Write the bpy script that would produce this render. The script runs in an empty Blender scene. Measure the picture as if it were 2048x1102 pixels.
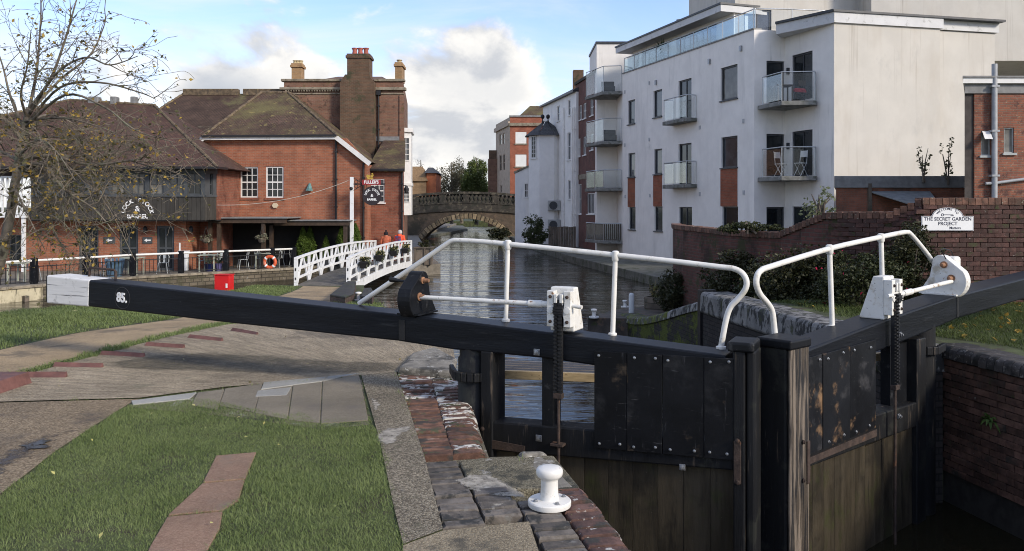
import bpy, bmesh, math, random
import numpy as np
from mathutils import Vector, Matrix
from mathutils.geometry import tessellate_polygon
R = math.radians
rnd = random.Random(11)
nrs = np.random.RandomState(5)
sc = bpy.context.scene
col = sc.collection

# ------------------------------------------------------------------ camera
F, HZ, CZ = 1657.0, 413.0, 1.9            # focal length in photo pixels, horizon row, eye height
cd = bpy.data.cameras.new('camera'); cam = bpy.data.objects.new('camera', cd); col.objects.link(cam)
cam.location = (0, 0, CZ); cam.rotation_euler = (R(90), 0, 0)
cd.sensor_width = 36.0; cd.lens = 36.0 * F / 2048; cd.shift_y = -(551 - HZ) / 2048
cd.clip_start = 0.05; cd.clip_end = 6000
sc.camera = cam

# ------------------------------------------------------------------ light
SUN_EL, SUN_AZ = R(27), R(128)            # azimuth measured from +Y towards +X: behind and right
sd = bpy.data.lights.new('sun', 'SUN'); so = bpy.data.objects.new('sun', sd); col.objects.link(so)
sd.energy = 1.5; sd.angle = R(10.0); sd.color = (1.0, 0.90, 0.76)
sv = Vector((math.sin(SUN_AZ) * math.cos(SUN_EL), math.cos(SUN_AZ) * math.cos(SUN_EL), math.sin(SUN_EL)))
so.rotation_euler = sv.to_track_quat('Z', 'Y').to_euler(); so.location = (20, -20, 30)
sc.view_settings.view_transform = 'Standard'; sc.view_settings.look = 'None'
sc.view_settings.exposure = 1.3; sc.view_settings.gamma = 1.0
sc.render.filter_size = 1.0
try: sc.cycles.filter_width = 1.0
except Exception: pass
sc.render.resolution_x = 1024; sc.render.resolution_y = 551

def node(t, typ, ins=None, **props):
    n = t.nodes.new(typ)
    for k, v in props.items():
        setattr(n, k, v)
    for k, v in (ins or {}).items():
        s = n.inputs[k]
        if isinstance(v, bpy.types.NodeSocket):
            t.links.new(v, s)
        elif isinstance(v, bpy.types.Node):
            t.links.new(v.outputs[0], s)
        else:
            s.default_value = v
    return n
def vmath(t, op, a, b=None):
    n = node(t, 'ShaderNodeVectorMath', {0: a}, operation=op)
    if b is not None:
        if isinstance(b, (bpy.types.NodeSocket, bpy.types.Node)): t.links.new(b if isinstance(b, bpy.types.NodeSocket) else b.outputs[0], n.inputs[1])
        else: n.inputs[1].default_value = b
    return n
def fmath(t, op, a, b=0.0, clamp=False):
    return node(t, 'ShaderNodeMath', {0: a, 1: b}, operation=op, use_clamp=clamp).outputs[0]
def mixc(t, f, a, b, bt='MIX'):
    n = node(t, 'ShaderNodeMix', data_type='RGBA', blend_type=bt)
    for s, v in ((n.inputs[0], f), (n.inputs[6], a), (n.inputs[7], b)):
        if isinstance(v, bpy.types.NodeSocket): t.links.new(v, s)
        elif isinstance(v, bpy.types.Node): t.links.new(v.outputs[0], s)
        else: s.default_value = v if not isinstance(v, tuple) else (*v[:3], 1)
    return n.outputs[2]
def ramp(t, f, lo, hi, a=0.0, b=1.0):
    n = node(t, 'ShaderNodeMapRange', {0: f, 1: lo, 2: hi, 3: a, 4: b}, interpolation_type='SMOOTHSTEP')
    return n.outputs[0]

def ctr(t, n, k=1.55): return fmath(t, 'ADD', fmath(t, 'MULTIPLY', n, k), .5 - .5 * k)

# world: physical sky with procedural cloud layers spread over the whole dome
w = bpy.data.worlds.new('World'); sc.world = w; w.use_nodes = True
t = w.node_tree; t.nodes.clear()
sky = node(t, 'ShaderNodeTexSky', sky_type='NISHITA', sun_disc=False, sun_elevation=SUN_EL, sun_rotation=SUN_AZ,
           air_density=1.0, dust_density=0.6, ozone_density=2.0)
tc = node(t, 'ShaderNodeTexCoord').outputs['Generated']
d = vmath(t, 'NORMALIZE', tc).outputs[0]
sep = node(t, 'ShaderNodeSeparateXYZ', {0: d})
el = sep.outputs[2]
def wnoise(scale3, off, sc_, det=7, rough=0.55, dist=0.0):
    m = node(t, 'ShaderNodeMapping', {0: d, 'Scale': scale3, 'Location': off})
    return node(t, 'ShaderNodeTexNoise', {'Vector': m, 'Scale': sc_, 'Detail': det, 'Roughness': rough, 'Distortion': dist}).outputs[0]
def blob(px_, py_, r_, sq=1.0):           # a cloud bank standing in one direction of the sky
    v = Vector(((px_ - 1024) / F, 1, -(py_ - HZ) / F)).normalized()
    df = vmath(t, 'SUBTRACT', d, tuple(v)).outputs[0]
    df = vmath(t, 'MULTIPLY', df, (1, 1, sq)).outputs[0]
    ln = node(t, 'ShaderNodeVectorMath', {0: df}, operation='LENGTH').outputs['Value']
    return ramp(t, ln, 0.0, r_ / F, 1.0, 0.0)
# thin streaked veil
veil = wnoise((1.0, 1.0, 5.0), (3.1, 0.2, 0.7), 2.2, 8, 0.6, 0.6)
veil = ramp(t, veil, 0.36, 0.72)
lowveil = ramp(t, el, 0.30, 0.02)
veil = fmath(t, 'ADD', fmath(t, 'MULTIPLY', veil, 0.58), fmath(t, 'MULTIPLY', lowveil, 0.45), True)
# heaped cloud, densest low in the sky
def cumulus(off):
    n1 = wnoise((1.0, 1.0, 1.7), (off[0], off[1], off[2]), 5.2, 10, 0.56, 0.25)
    return n1
c0 = cumulus((0.35, 0.0, 0.1)); c1 = cumulus((0.35 + 0.02, 0.0, 0.1 - 0.045))
bias = fmath(t, 'MULTIPLY', ramp(t, el, 0.34, 0.0, .55, 1.0), 0.10)
bl = fmath(t, 'MULTIPLY', blob(930, 235, 260, 1.1), 0.30)
bl2 = fmath(t, 'MULTIPLY', blob(440, 195, 150, 1.9), 0.30)
bl3 = fmath(t, 'MULTIPLY', blob(640, 150, 130, 2.0), 0.14)
blm = fmath(t, 'MULTIPLY', blob(1250, 20, 420, 1.2), -0.16)
s_ = c0
for b_ in (bias, bl, bl2, bl3, blm): s_ = fmath(t, 'ADD', s_, b_)
cm = ramp(t, s_, 0.58, 0.70)
shade = ramp(t, fmath(t, 'SUBTRACT', c0, c1), -0.07, 0.09)
dens = ramp(t, s_, 0.62, 0.86)
ccol = mixc(t, shade, (2.7, 2.78, 2.95), (4.75, 4.6, 4.35))
ccol = mixc(t, fmath(t, 'MULTIPLY', dens, 0.50), ccol, (2.35, 2.5, 2.75))
ccol = mixc(t, fmath(t, 'MULTIPLY', blob(450, 200, 150, 1.6), 0.8), ccol, (2.2, 2.4, 2.75))
skyc = mixc(t, 1.0, sky.outputs[0], (.84, .86, 1.06), 'MULTIPLY')
c = mixc(t, veil, skyc, (4.1, 4.1, 4.1))
c = mixc(t, cm, c, ccol)
bg = node(t, 'ShaderNodeBackground', {0: c, 1: 0.10})
node(t, 'ShaderNodeOutputWorld', {0: bg})

# ------------------------------------------------------------------ geometry of the view
def px(x, y, Y): return Vector(((x - 1024) / F * Y, Y, CZ - (y - HZ) / F * Y))
def gp(x, y, z=0.0):
    Y = (CZ - z) * F / (y - HZ); return Vector(((x - 1024) / F * Y, Y, z))
def sstep(a, b, x):
    u = min(1, max(0, (x - a) / (b - a))); return u * u * (3 - 2 * u)
def zg(Y): return -0.88 * sstep(11, 29, Y)                       # lock island, left
def zr(Y): return 0.32 - 1.15 * sstep(13.2, 20.4, Y)             # garden side, right
def gfun(x, y, f):
    lo, hi = 2.0, 80.0
    for _ in range(50):
        m = (lo + hi) / 2
        if CZ - (y - HZ) / F * m > f(m): lo = m
        else: hi = m
    return Vector(((x - 1024) / F * lo, lo, f(lo)))
def gg(x, y): return gfun(x, y, zg)
def gr_(x, y): return gfun(x, y, zr)
ZW = -1.45                                                        # canal level

class Fr:
    """upright frame: s runs along ex, d towards the viewer, z up (world height)"""
    def __init__(s, p0, p1):
        p0 = Vector((p0[0], p0[1], 0)); p1 = Vector((p1[0], p1[1], 0))
        s.o = p0; s.ex = (p1 - p0).normalized(); s.ey = Vector((s.ex.y, -s.ex.x, 0)); s.L = (p1 - p0).length
    def at(s, a, z, d=0.0): return s.o + s.ex * a + s.ey * d + Vector((0, 0, z))
    def pt(s, x, y, d=0.0):
        r = Vector(((x - 1024) / F, 1, -(y - HZ) / F)); c = Vector((0, 0, CZ))
        o = s.o + s.ey * d
        k = (o - c).dot(s.ey) / r.dot(s.ey); return c + r * k
    def sz(s, x, y, d=0.0):
        p = s.pt(x, y, d); return ((p - s.o).dot(s.ex), p.z)
    def rect(s, x0, y0, x1, y1, d=0.0):
        ym = (y0 + y1) / 2
        s0 = s.sz(x0, ym, d)[0]; s1 = s.sz(x1, ym, d)[0]; xm = (x0 + x1) / 2
        return s0, s1, s.sz(xm, y1, d)[1], s.sz(xm, y0, d)[1]
WORLD = Fr((0, 0), (1, 0))

class MB:
    def __init__(s): s.v = []; s.f = []; s.m = []
    def add(s, vs, fs, mi=0):
        b = len(s.v); s.v += [tuple(v) for v in vs]
        for f in fs: s.f.append(tuple(i + b for i in f)); s.m.append(mi)
        return s
    def hexa(s, p, mi=0):
        return s.add(p, [(3, 2, 1, 0), (4, 5, 6, 7), (0, 1, 5, 4), (1, 2, 6, 5), (2, 3, 7, 6), (3, 0, 4, 7)], mi)
    def box(s, fr, s0, s1, d0, d1, z0, z1, mi=0):
        return s.hexa([fr.at(a, z, d) for z in (z0, z1) for a, d in ((s0, d0), (s1, d0), (s1, d1), (s0, d1))], mi)
    def cube(s, x0, x1, y0, y1, z0, z1, mi=0):
        return s.hexa([(x, y, z) for z in (z0, z1) for x, y in ((x0, y0), (x1, y0), (x1, y1), (x0, y1))], mi)
    def loft(s, A, B, mi=0, caps=True):
        n = len(A); fs = [(i, (i + 1) % n, n + (i + 1) % n, n + i) for i in range(n)]
        if caps: fs += [tuple(range(n - 1, -1, -1)), tuple(range(n, 2 * n))]
        return s.add(list(A) + list(B), fs, mi)
    def prism(s, fr, pts, d0, d1, mi=0): return s.loft([fr.at(a, z, d0) for a, z in pts], [fr.at(a, z, d1) for a, z in pts], mi)
    def prismd(s, fr, pts, s0, s1, mi=0): return s.loft([fr.at(s0, z, d) for d, z in pts], [fr.at(s1, z, d) for d, z in pts], mi)
    def slab(s, pts, z0, z1, mi=0): return s.loft([(p[0], p[1], z0) for p in pts], [(p[0], p[1], z1) for p in pts], mi)
    def tube(s, pts, r, n=8, mi=0, caps=True):
        pts = [Vector(p) for p in pts]; k = len(pts); rs = r if isinstance(r, (list, tuple)) else [r] * k
        t0 = (pts[1] - pts[0]).normalized(); up = Vector((0, 0, 1)) if abs(t0.z) < .9 else Vector((1, 0, 0))
        a = t0.cross(up).normalized(); V = []
        for i, p in enumerate(pts):
            tg = (pts[min(i + 1, k - 1)] - pts[max(i - 1, 0)]).normalized()
            a = (a - tg * a.dot(tg)).normalized(); b = tg.cross(a)
            V += [p + (a * math.cos(2 * math.pi * j / n) + b * math.sin(2 * math.pi * j / n)) * rs[i] for j in range(n)]
        fs = [(i * n + j, i * n + (j + 1) % n, (i + 1) * n + (j + 1) % n, (i + 1) * n + j) for i in range(k - 1) for j in range(n)]
        if caps: fs += [tuple(range(n - 1, -1, -1)), tuple(range((k - 1) * n, k * n))]
        return s.add(V, fs, mi)
    def bar(s, a, b, w, h, mi=0):
        a = Vector(a); b = Vector(b); tg = (b - a).normalized()
        up = Vector((0, 0, 1)) if abs(tg.z) < .95 else Vector((0, 1, 0))
        x = tg.cross(up).normalized() * w / 2; y = x.cross(tg).normalized() * h / 2
        return s.hexa([a - x - y, a + x - y, a + x + y, a - x + y, b - x - y, b + x - y, b + x + y, b - x + y], mi)
    def lathe(s, c, prof, n=16, mi=0, axis=None):
        c = Vector(c); az = Vector(axis).normalized() if axis is not None else Vector((0, 0, 1))
        ax = az.cross(Vector((0, 1, 0) if abs(az.y) < .9 else (1, 0, 0))).normalized(); ay = az.cross(ax); V = []
        for r, z in prof: V += [c + az * z + (ax * math.cos(2 * math.pi * j / n) + ay * math.sin(2 * math.pi * j / n)) * r for j in range(n)]
        k = len(prof); fs = [(i * n + j, i * n + (j + 1) % n, (i + 1) * n + (j + 1) % n, (i + 1) * n + j) for i in range(k - 1) for j in range(n)]
        fs += [tuple(range(n - 1, -1, -1)), tuple(range((k - 1) * n, k * n))]
        return s.add(V, fs, mi)
    def wall(s, fr, outline, holes=(), d=0.0, thick=0.3, reveal=0.12, mi=0):
        """upright wall with real openings: holes are (s0, s1, z0, z1)"""
        loops = [[Vector((a, z, 0)) for a, z in outline]]
        for h in holes: loops.append([Vector((h[0], h[2], 0)), Vector((h[0], h[3], 0)), Vector((h[1], h[3], 0)), Vector((h[1], h[2], 0))])
        flat = [v for l in loops for v in l]
        s.add([fr.at(v.x, v.y, d) for v in flat], tessellate_polygon(loops), mi)
        n = len(outline)
        A = [fr.at(a, z, d) for a, z in outline]; B = [fr.at(a, z, d - thick) for a, z in outline]
        s.add(A + B, [(i, (i + 1) % n, n + (i + 1) % n, n + i) for i in range(n)] + [tuple(range(n, 2 * n))], mi)
        for h in holes:
            q = [(h[0], h[2]), (h[1], h[2]), (h[1], h[3]), (h[0], h[3])]
            s.add([fr.at(a, z, d) for a, z in q] + [fr.at(a, z, d - reveal) for a, z in q],
                  [(0, 1, 5, 4), (1, 2, 6, 5), (2, 3, 7, 6), (3, 0, 4, 7)], mi)
        return s
    def mesh(s, name, mats, off=(0, 0, 0), smooth=None, recalc=True):
        me = bpy.data.meshes.new(name); o = Vector(off)
        me.from_pydata([tuple(Vector(v) - o) for v in s.v], [], s.f)
        for m in mats: me.materials.append(m)
        me.polygons.foreach_set('material_index', s.m)
        if recalc:
            bm = bmesh.new(); bm.from_mesh(me); bmesh.ops.recalc_face_normals(bm, faces=bm.faces); bm.to_mesh(me); bm.free()
        uv = me.uv_layers.new(name='UVMap'); data = np.zeros((len(me.loops), 2), dtype=np.float32); Z = Vector((0, 0, 1))
        for p in me.polygons:
            nn = p.normal
            if abs(nn.z) > .97:
                for li in p.loop_indices: q = me.vertices[me.loops[li].vertex_index].co + o; data[li] = (q.x, q.y)
            else:
                tt = Z.cross(nn).normalized(); bb = nn.cross(tt)
                for li in p.loop_indices: q = me.vertices[me.loops[li].vertex_index].co + o; data[li] = (q.dot(tt), q.dot(bb))
        uv.data.foreach_set('uv', data.ravel())
        if smooth is not None:
            me.polygons.foreach_set('use_smooth', [True] * len(me.polygons)); me.set_sharp_from_angle(angle=R(smooth))
        return me
    def build(s, name, m, parent=None, bevel=0, smooth=None, recalc=True, seg=2):
        mats = m if isinstance(m, (list, tuple)) else [m]
        off = OFF.get(parent.name, (0, 0, 0)) if parent else (0, 0, 0)
        ob = bpy.data.objects.new(name, s.mesh(name, mats, off, smooth, recalc)); col.objects.link(ob)
        if parent: ob.parent = parent
        OFF[ob.name] = off
        if bevel:
            bv = ob.modifiers.new('bevel', 'BEVEL'); bv.width = bevel; bv.segments = seg; bv.limit_method = 'ANGLE'; bv.angle_limit = R(40)
        return ob
OFF = {}
def tag(o, label, cat, group=None):
    o['label'] = label; o['category'] = cat
    if group: o['group'] = group
    return o
def thing(name, label, cat, loc=(0, 0, 0), group=None):
    o = bpy.data.objects.new(name, None); col.objects.link(o); o.location = loc; o.empty_display_size = .2
    OFF[o.name] = Vector(loc); return tag(o, label, cat, group)
def struct(o): o['kind'] = 'structure'; return o
def piece(name, me, parent, loc, rotz=0.0, scale=None, rot=None):
    ob = bpy.data.objects.new(name, me); col.objects.link(ob); ob.parent = parent
    ob.location = Vector(loc) - Vector(OFF.get(parent.name, (0, 0, 0)))
    ob.rotation_euler = rot if rot is not None else (0, 0, rotz)
    if scale: ob.scale = scale
    OFF[ob.name] = loc
    return ob
def dup(root, loc, rotz=0.0, label=None, scale=None):
    r = root.copy(); col.objects.link(r); r.location = loc; r.rotation_euler = (0, 0, rotz)
    if scale: r.scale = (scale,) * 3
    if label: r['label'] = label
    for ch in list(root.children):
        c_ = ch.copy(); col.objects.link(c_); c_.parent = r
        for g in list(ch.children):
            e = g.copy(); col.objects.link(e); e.parent = c_
    return r

# ------------------------------------------------------------------ materials
def mat(name, colr, rough=.7, var=.2, scl=4, det=6, bump=.15, bscl=None, spec=.4, metal=0.0, over=(), rv=0.0, stretch=(1, 1, 1), bdist=.01, coat=0.0):
    m = bpy.data.materials.new(name); m.use_nodes = True; t = m.node_tree; p = t.nodes['Principled BSDF']
    v = node(t, 'ShaderNodeTexCoord').outputs['Object']
    oi = node(t, 'ShaderNodeObjectInfo').outputs['Random']
    v = vmath(t, 'ADD', v, vmath(t, 'SCALE', node(t, 'ShaderNodeCombineXYZ', {0: oi, 1: oi, 2: oi})).outputs[0]).outputs[0]
    t.nodes[-2].inputs['Scale'].default_value = 37.0 if rv else 0.0
    mp = node(t, 'ShaderNodeMapping', {0: v, 'Scale': stretch})
    n1 = node(t, 'ShaderNodeTexNoise', {'Vector': mp, 'Scale': scl, 'Detail': det, 'Roughness': .6}).outputs[0]
    hi = tuple(min(1, c_ * (1 + var)) for c_ in colr); lo = tuple(c_ * (1 - var) for c_ in colr)
    cc = mixc(t, ramp(t, n1, .3, .7), lo, hi)
    if rv:
        f = fmath(t, 'ADD', fmath(t, 'MULTIPLY', oi, 2 * rv), 1 - rv)
        cc = mixc(t, 1.0, cc, node(t, 'ShaderNodeCombineXYZ', {0: f, 1: f, 2: f}).outputs[0], 'MULTIPLY')
    for i, ov in enumerate(over):
        oc, os_, a, b, st = (list(ov) + [(1, 1, 1)])[:5]
        mo = node(t, 'ShaderNodeMapping', {0: v, 'Scale': st, 'Location': (i * 3.3 + 1.7, i * 5.1, 2.2)})
        no = node(t, 'ShaderNodeTexNoise', {'Vector': mo, 'Scale': os_, 'Detail': 8, 'Roughness': .65}).outputs[0]
        cc = mixc(t, ramp(t, ctr(t, no), a, b), cc, oc)
    t.links.new(cc, p.inputs['Base Color'])
    p.inputs['Roughness'].default_value = rough; p.inputs['Specular IOR Level'].default_value = spec; p.inputs['Metallic'].default_value = metal
    if coat: p.inputs['Coat Weight'].default_value = coat; p.inputs['Coat Roughness'].default_value = .25
    if bump:
        nb = node(t, 'ShaderNodeTexNoise', {'Vector': mp, 'Scale': bscl or scl * 4, 'Detail': 8, 'Roughness': .65}).outputs[0]
        t.links.new(node(t, 'ShaderNodeBump', {'Strength': bump, 'Distance': bdist, 'Height': nb}).outputs[0], p.inputs['Normal'])
    return m
def brick(name, c1, c2, mort, bw=.225, bh=.075, mw=.009, over=(), rough=.85, bump=.6, squash=.5, bias=-.1, bdist=.008, var=.25):
    m = bpy.data.materials.new(name); m.use_nodes = True; t = m.node_tree; p = t.nodes['Principled BSDF']
    uv = node(t, 'ShaderNodeUVMap').outputs[0]
    wob = node(t, 'ShaderNodeTexNoise', {'Vector': uv, 'Scale': 9.0, 'Detail': 2}).outputs[1]
    wv = vmath(t, 'ADD', uv, vmath(t, 'SCALE', vmath(t, 'SUBTRACT', wob, (.5, .5, .5)).outputs[0]).outputs[0]).outputs[0]
    for nn in t.nodes:
        if nn.type == 'VECT_MATH' and nn.operation == 'SCALE': nn.inputs['Scale'].default_value = .012
    b = node(t, 'ShaderNodeTexBrick', {'Vector': wv, 'Color1': (*c1, 1), 'Color2': (*c2, 1), 'Mortar': (*mort, 1), 'Scale': 1.0, 'Mortar Size': mw,
             'Mortar Smooth': .3, 'Bias': bias, 'Brick Width': bw, 'Row Height': bh}, offset=squash)
    n1 = node(t, 'ShaderNodeTexNoise', {'Vector': uv, 'Scale': 1.3, 'Detail': 9, 'Roughness': .65}).outputs[0]
    f = ramp(t, n1, .25, .75, 1 - var, 1 + var)
    cc = mixc(t, 1.0, b.outputs[0], node(t, 'ShaderNodeCombineXYZ', {0: f, 1: f, 2: f}).outputs[0], 'MULTIPLY')
    for i, ov in enumerate(over):
        oc, os_, a, bb, st = (list(ov) + [(1, 1, 1)])[:5]
        mo = node(t, 'ShaderNodeMapping', {0: uv, 'Scale': st, 'Location': (i * 3.3 + 1.7, i * 5.1, 2.2)})
        no = node(t, 'ShaderNodeTexNoise', {'Vector': mo, 'Scale': os_, 'Detail': 10, 'Roughness': .7}).outputs[0]
        cc = mixc(t, ramp(t, ctr(t, no), a, bb), cc, oc)
    t.links.new(cc, p.inputs['Base Color']); p.inputs['Roughness'].default_value = rough; p.inputs['Specular IOR Level'].default_value = .25
    h = fmath(t, 'SUBTRACT', fmath(t, 'MULTIPLY', n1, .3), b.outputs['Fac'])
    t.links.new(node(t, 'ShaderNodeBump', {'Strength': bump, 'Distance': bdist, 'Height': h}).outputs[0], p.inputs['Normal'])
    return m
def glass_pane(name, tint=(.93, .94, .94), alpha=.72):
    m = bpy.data.materials.new(name); m.use_nodes = True; t = m.node_tree; t.nodes.clear()
    tr = node(t, 'ShaderNodeBsdfTransparent', {0: (*tint, 1)})
    gl = node(t, 'ShaderNodeBsdfGlossy', {0: (.9, .92, .92, 1), 'Roughness': .03})
    fr = node(t, 'ShaderNodeFresnel', {'IOR': 1.5})
    f = fmath(t, 'ADD', fmath(t, 'MULTIPLY', fr.outputs[0], .22), 1 - alpha - .27, True)
    mx = node(t, 'ShaderNodeMixShader', {0: f, 1: tr, 2: gl}); node(t, 'ShaderNodeOutputMaterial', {0: mx})
    return m
def leafmat(name, c1, c2, rough=.6, trans=.25):
    m = bpy.data.materials.new(name); m.use_nodes = True; t = m.node_tree; p = t.nodes['Principled BSDF']
    g = node(t, 'ShaderNodeNewGeometry').outputs['Random Per Island']
    nz = node(t, 'ShaderNodeTexNoise', {'Vector': node(t, 'ShaderNodeTexCoord').outputs['Object'], 'Scale': 1.7, 'Detail': 5, 'Roughness': .6}).outputs[0]
    g = fmath(t, 'ADD', fmath(t, 'MULTIPLY', g, .55), fmath(t, 'MULTIPLY', ctr(t, nz, 2.0), .5), True)
    t.links.new(mixc(t, g, c1, c2), p.inputs['Base Color']); p.inputs['Roughness'].default_value = rough; p.inputs['Specular IOR Level'].default_value = .25
    p.inputs['Subsurface Weight'].default_value = 0
    if trans:
        o = t.nodes['Material Output']; tl = node(t, 'ShaderNodeBsdfTranslucent', {0: mixc(t, g, c1, c2)})
        t.links.new(node(t, 'ShaderNodeMixShader', {0: trans, 1: p.outputs[0], 2: tl}).outputs[0], o.inputs[0])
    return m

PAINT_BLACK = mat('black_paint', (.006, .0068, .0085), .48, .3, 3, bump=.10, bscl=60, spec=.22, stretch=(1, 1, 1), over=[((.035, .036, .038), 7, .60, .78), ((.05, .047, .043), 30, .70, .80)])
BEAM_BLACK = mat('beam_black_paint', (.0062, .0075, .0105), .45, .35, 2, bump=.3, bscl=14, spec=.2, stretch=(.35, .35, 4), over=[((.028, .030, .033), 5, .62, .9, (.4, .4, 5)), ((.3, .3, .3), 14, .83, .86)])
WORN_BLACK = mat('worn_black_timber', (.008, .0085, .0095), .6, .3, 3, bump=.35, bscl=24, spec=.25, stretch=(3, 3, .35),
    over=[((.085, .066, .048), 5, .63, .80, (3.2, 3.2, .3)), ((.15, .13, .11), 9, .70, .86, (5, 5, .25)), ((.02, .021, .018), 3, .58, .7)])
PANEL_BLACK = mat('scuffed_black_panel', (.0055, .0060, .0073), .5, .4, 2.2, bump=.15, bscl=20, spec=.2,
    over=[((.030, .030, .031), 3.2, .55, .95), ((.075, .056, .038), 3.0, .64, .86), ((.085, .085, .088), 26, .66, .95, (1, 1, .12)), ((.10, .10, .10), 14, .70, .9, (.3, .3, 3))], rv=.25)
PANEL_SCUFF = mat('scraped_black_panel', (.009, .010, .012), .5, .4, 2.2, bump=.15, bscl=20, spec=.2,
    over=[((.04, .04, .042), 3, .55, .80), ((.21, .13, .07), 2.4, .57, .76), ((.12, .11, .10), 22, .72, .9, (.5, .5, 2)), ((.01, .011, .013), 8, .55, .7)], rv=.25)
WET_PLANK = mat('wet_slimed_timber', (.046, .038, .026), .4, .4, 3, bump=.4, bscl=18, spec=.35, stretch=(3, 3, .4), over=[((.062, .05, .033), 1.5, .5, .85), ((.040, .046, .016), 2.2, .56, .85), ((.018, .016, .013), 1.3, .50, .8), ((.015, .014, .012), 4, .6, .85, (3, 3, .25)), ((.17, .16, .13), 60, .76, .85)], rv=.12)
WHITE_PAINT = mat('white_paint', (.70, .685, .635), .42, .06, 5, bump=.05, over=[((.50, .475, .40), 6, .56, .85), ((.36, .33, .26), 13, .66, .9), ((.20, .12, .07), 30, .74, .82)], spec=.4)
WHITE_RUST = mat('rust_stained_white_paint', (.70, .69, .64), .45, .07, 5, bump=.06, over=[((.48, .43, .34), 7, .55, .82), ((.24, .11, .04), 11, .67, .80), ((.03, .03, .03), 26, .72, .78)], spec=.4)
WHITE_WOOD = mat('white_painted_timber', (.72, .73, .72), .55, .05, 3, bump=.1, over=[((.50, .51, .48), 4, .58, .8), ((.16, .17, .10), 15, .72, .80)])
RUST = mat('rusty_iron', (.045, .030, .023), .8, .4, 12, bump=.4, over=[((.13, .06, .03), 9, .62, .8)])
RUST_ORANGE = mat('orange_rust', (.27, .14, .075), .75, .35, 15, bump=.2)
IRON = mat('black_iron', (.012, .012, .013), .5, .3, 10, bump=.15)
STEEL = mat('galvanised_steel', (.30, .31, .32), .45, .2, 18, bump=.08, metal=.8, spec=.5)
TIMBER_NEW = mat('pale_sawn_timber', (.42, .32, .18), .7, .2, 6, bump=.2, stretch=(.5, 5, 5), over=[((.20, .14, .08), 20, .68, .75)])
DECK_GREY = mat('grey_grit_decking', (.06, .06, .065), .85, .2, 20, bump=.4, over=[((.4, .4, .38), 60, .74, .8)])
TIMBER_OLD = mat('weathered_timber', (.13, .105, .08), .8, .3, 5, bump=.3, stretch=(1, 1, .3), over=[((.06, .065, .045), 4, .55, .75)], rv=.2)

# ------------------------------------------------------------------ ground materials
def gravel(name, cols, scl=70, rough=.9, bump=.5, over=(), fine=260, bdist=.006, rays=None):
    m = bpy.data.materials.new(name); m.use_nodes = True; t = m.node_tree; p = t.nodes['Principled BSDF']
    v = node(t, 'ShaderNodeTexCoord').outputs['Object']
    vo = node(t, 'ShaderNodeTexVoronoi', {'Vector': v, 'Scale': scl})
    r = node(t, 'ShaderNodeSeparateColor', {0: vo.outputs['Color']}).outputs[0]
    cr = node(t, 'ShaderNodeValToRGB', {0: r}); el = cr.color_ramp.elements
    while len(el) < len(cols): el.new(.5)
    for i, c_ in enumerate(cols): el[i].position = i / (len(cols) - 1); el[i].color = (*c_, 1)
    n1 = node(t, 'ShaderNodeTexNoise', {'Vector': v, 'Scale': .9, 'Detail': 9, 'Roughness': .65}).outputs[0]
    n2 = node(t, 'ShaderNodeTexNoise', {'Vector': v, 'Scale': fine, 'Detail': 3}).outputs[0]
    f = fmath(t, 'MULTIPLY', ramp(t, n1, .25, .75, .72, 1.2), ramp(t, n2, .3, .7, .75, 1.2))
    cc = mixc(t, 1.0, cr.outputs[0], node(t, 'ShaderNodeCombineXYZ', {0: f, 1: f, 2: f}).outputs[0], 'MULTIPLY')
    rg = None
    for i, ov in enumerate(over):
        oc, os_, a, b = ov[:4]
        mo = node(t, 'ShaderNodeMapping', {0: v, 'Location': (i * 3.3 + 1.7, i * 5.1, 0)})
        no = node(t, 'ShaderNodeTexNoise', {'Vector': mo, 'Scale': os_, 'Detail': 9, 'Roughness': .65}).outputs[0]
        cc = mixc(t, ramp(t, ctr(t, no), a, b), cc, oc)
    ry = None
    if rays:
        sx = node(t, 'ShaderNodeSeparateXYZ', {0: vmath(t, 'SUBTRACT', v, (rays[0], rays[1], 0)).outputs[0]})
        an = fmath(t, 'ARCTAN2', sx.outputs[1], sx.outputs[0]); rd = fmath(t, 'SQRT', fmath(t, 'ADD', fmath(t, 'MULTIPLY', sx.outputs[0], sx.outputs[0]), fmath(t, 'MULTIPLY', sx.outputs[1], sx.outputs[1])))
        ry = node(t, 'ShaderNodeTexNoise', {'Vector': node(t, 'ShaderNodeCombineXYZ', {0: fmath(t, 'MULTIPLY', an, 60.0), 1: fmath(t, 'MULTIPLY', rd, 1.4)}), 'Scale': 1.0, 'Detail': 5, 'Roughness': .7}).outputs[0]
        f2 = ramp(t, ctr(t, ry), .2, .8, .72, 1.22)
        cc = mixc(t, 1.0, cc, node(t, 'ShaderNodeCombineXYZ', {0: f2, 1: f2, 2: f2}).outputs[0], 'MULTIPLY')
    t.links.new(cc, p.inputs['Base Color']); p.inputs['Roughness'].default_value = rough; p.inputs['Specular IOR Level'].default_value = .3
    h = fmath(t, 'SUBTRACT', fmath(t, 'MULTIPLY', n2, .4), vo.outputs['Distance'])
    if ry is not None: h = fmath(t, 'ADD', h, fmath(t, 'MULTIPLY', ry, 5.0))
    t.links.new(node(t, 'ShaderNodeBump', {'Strength': bump, 'Distance': bdist, 'Height': h}).outputs[0], p.inputs['Normal'])
    return m
SOIL = mat('grassy_soil', (.058, .070, .025), .95, .4, 3, bump=.6, bscl=40, over=[((.05, .04, .025), 4, .55, .7)])
PATH = gravel('buff_gravel', [(0.250, 0.180, 0.103), (0.330, 0.245, 0.144), (0.400, 0.305, 0.185), (0.290, 0.220, 0.131)], 90, over=[((.17, .135, .09), 1.2, .5, .75)])
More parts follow.
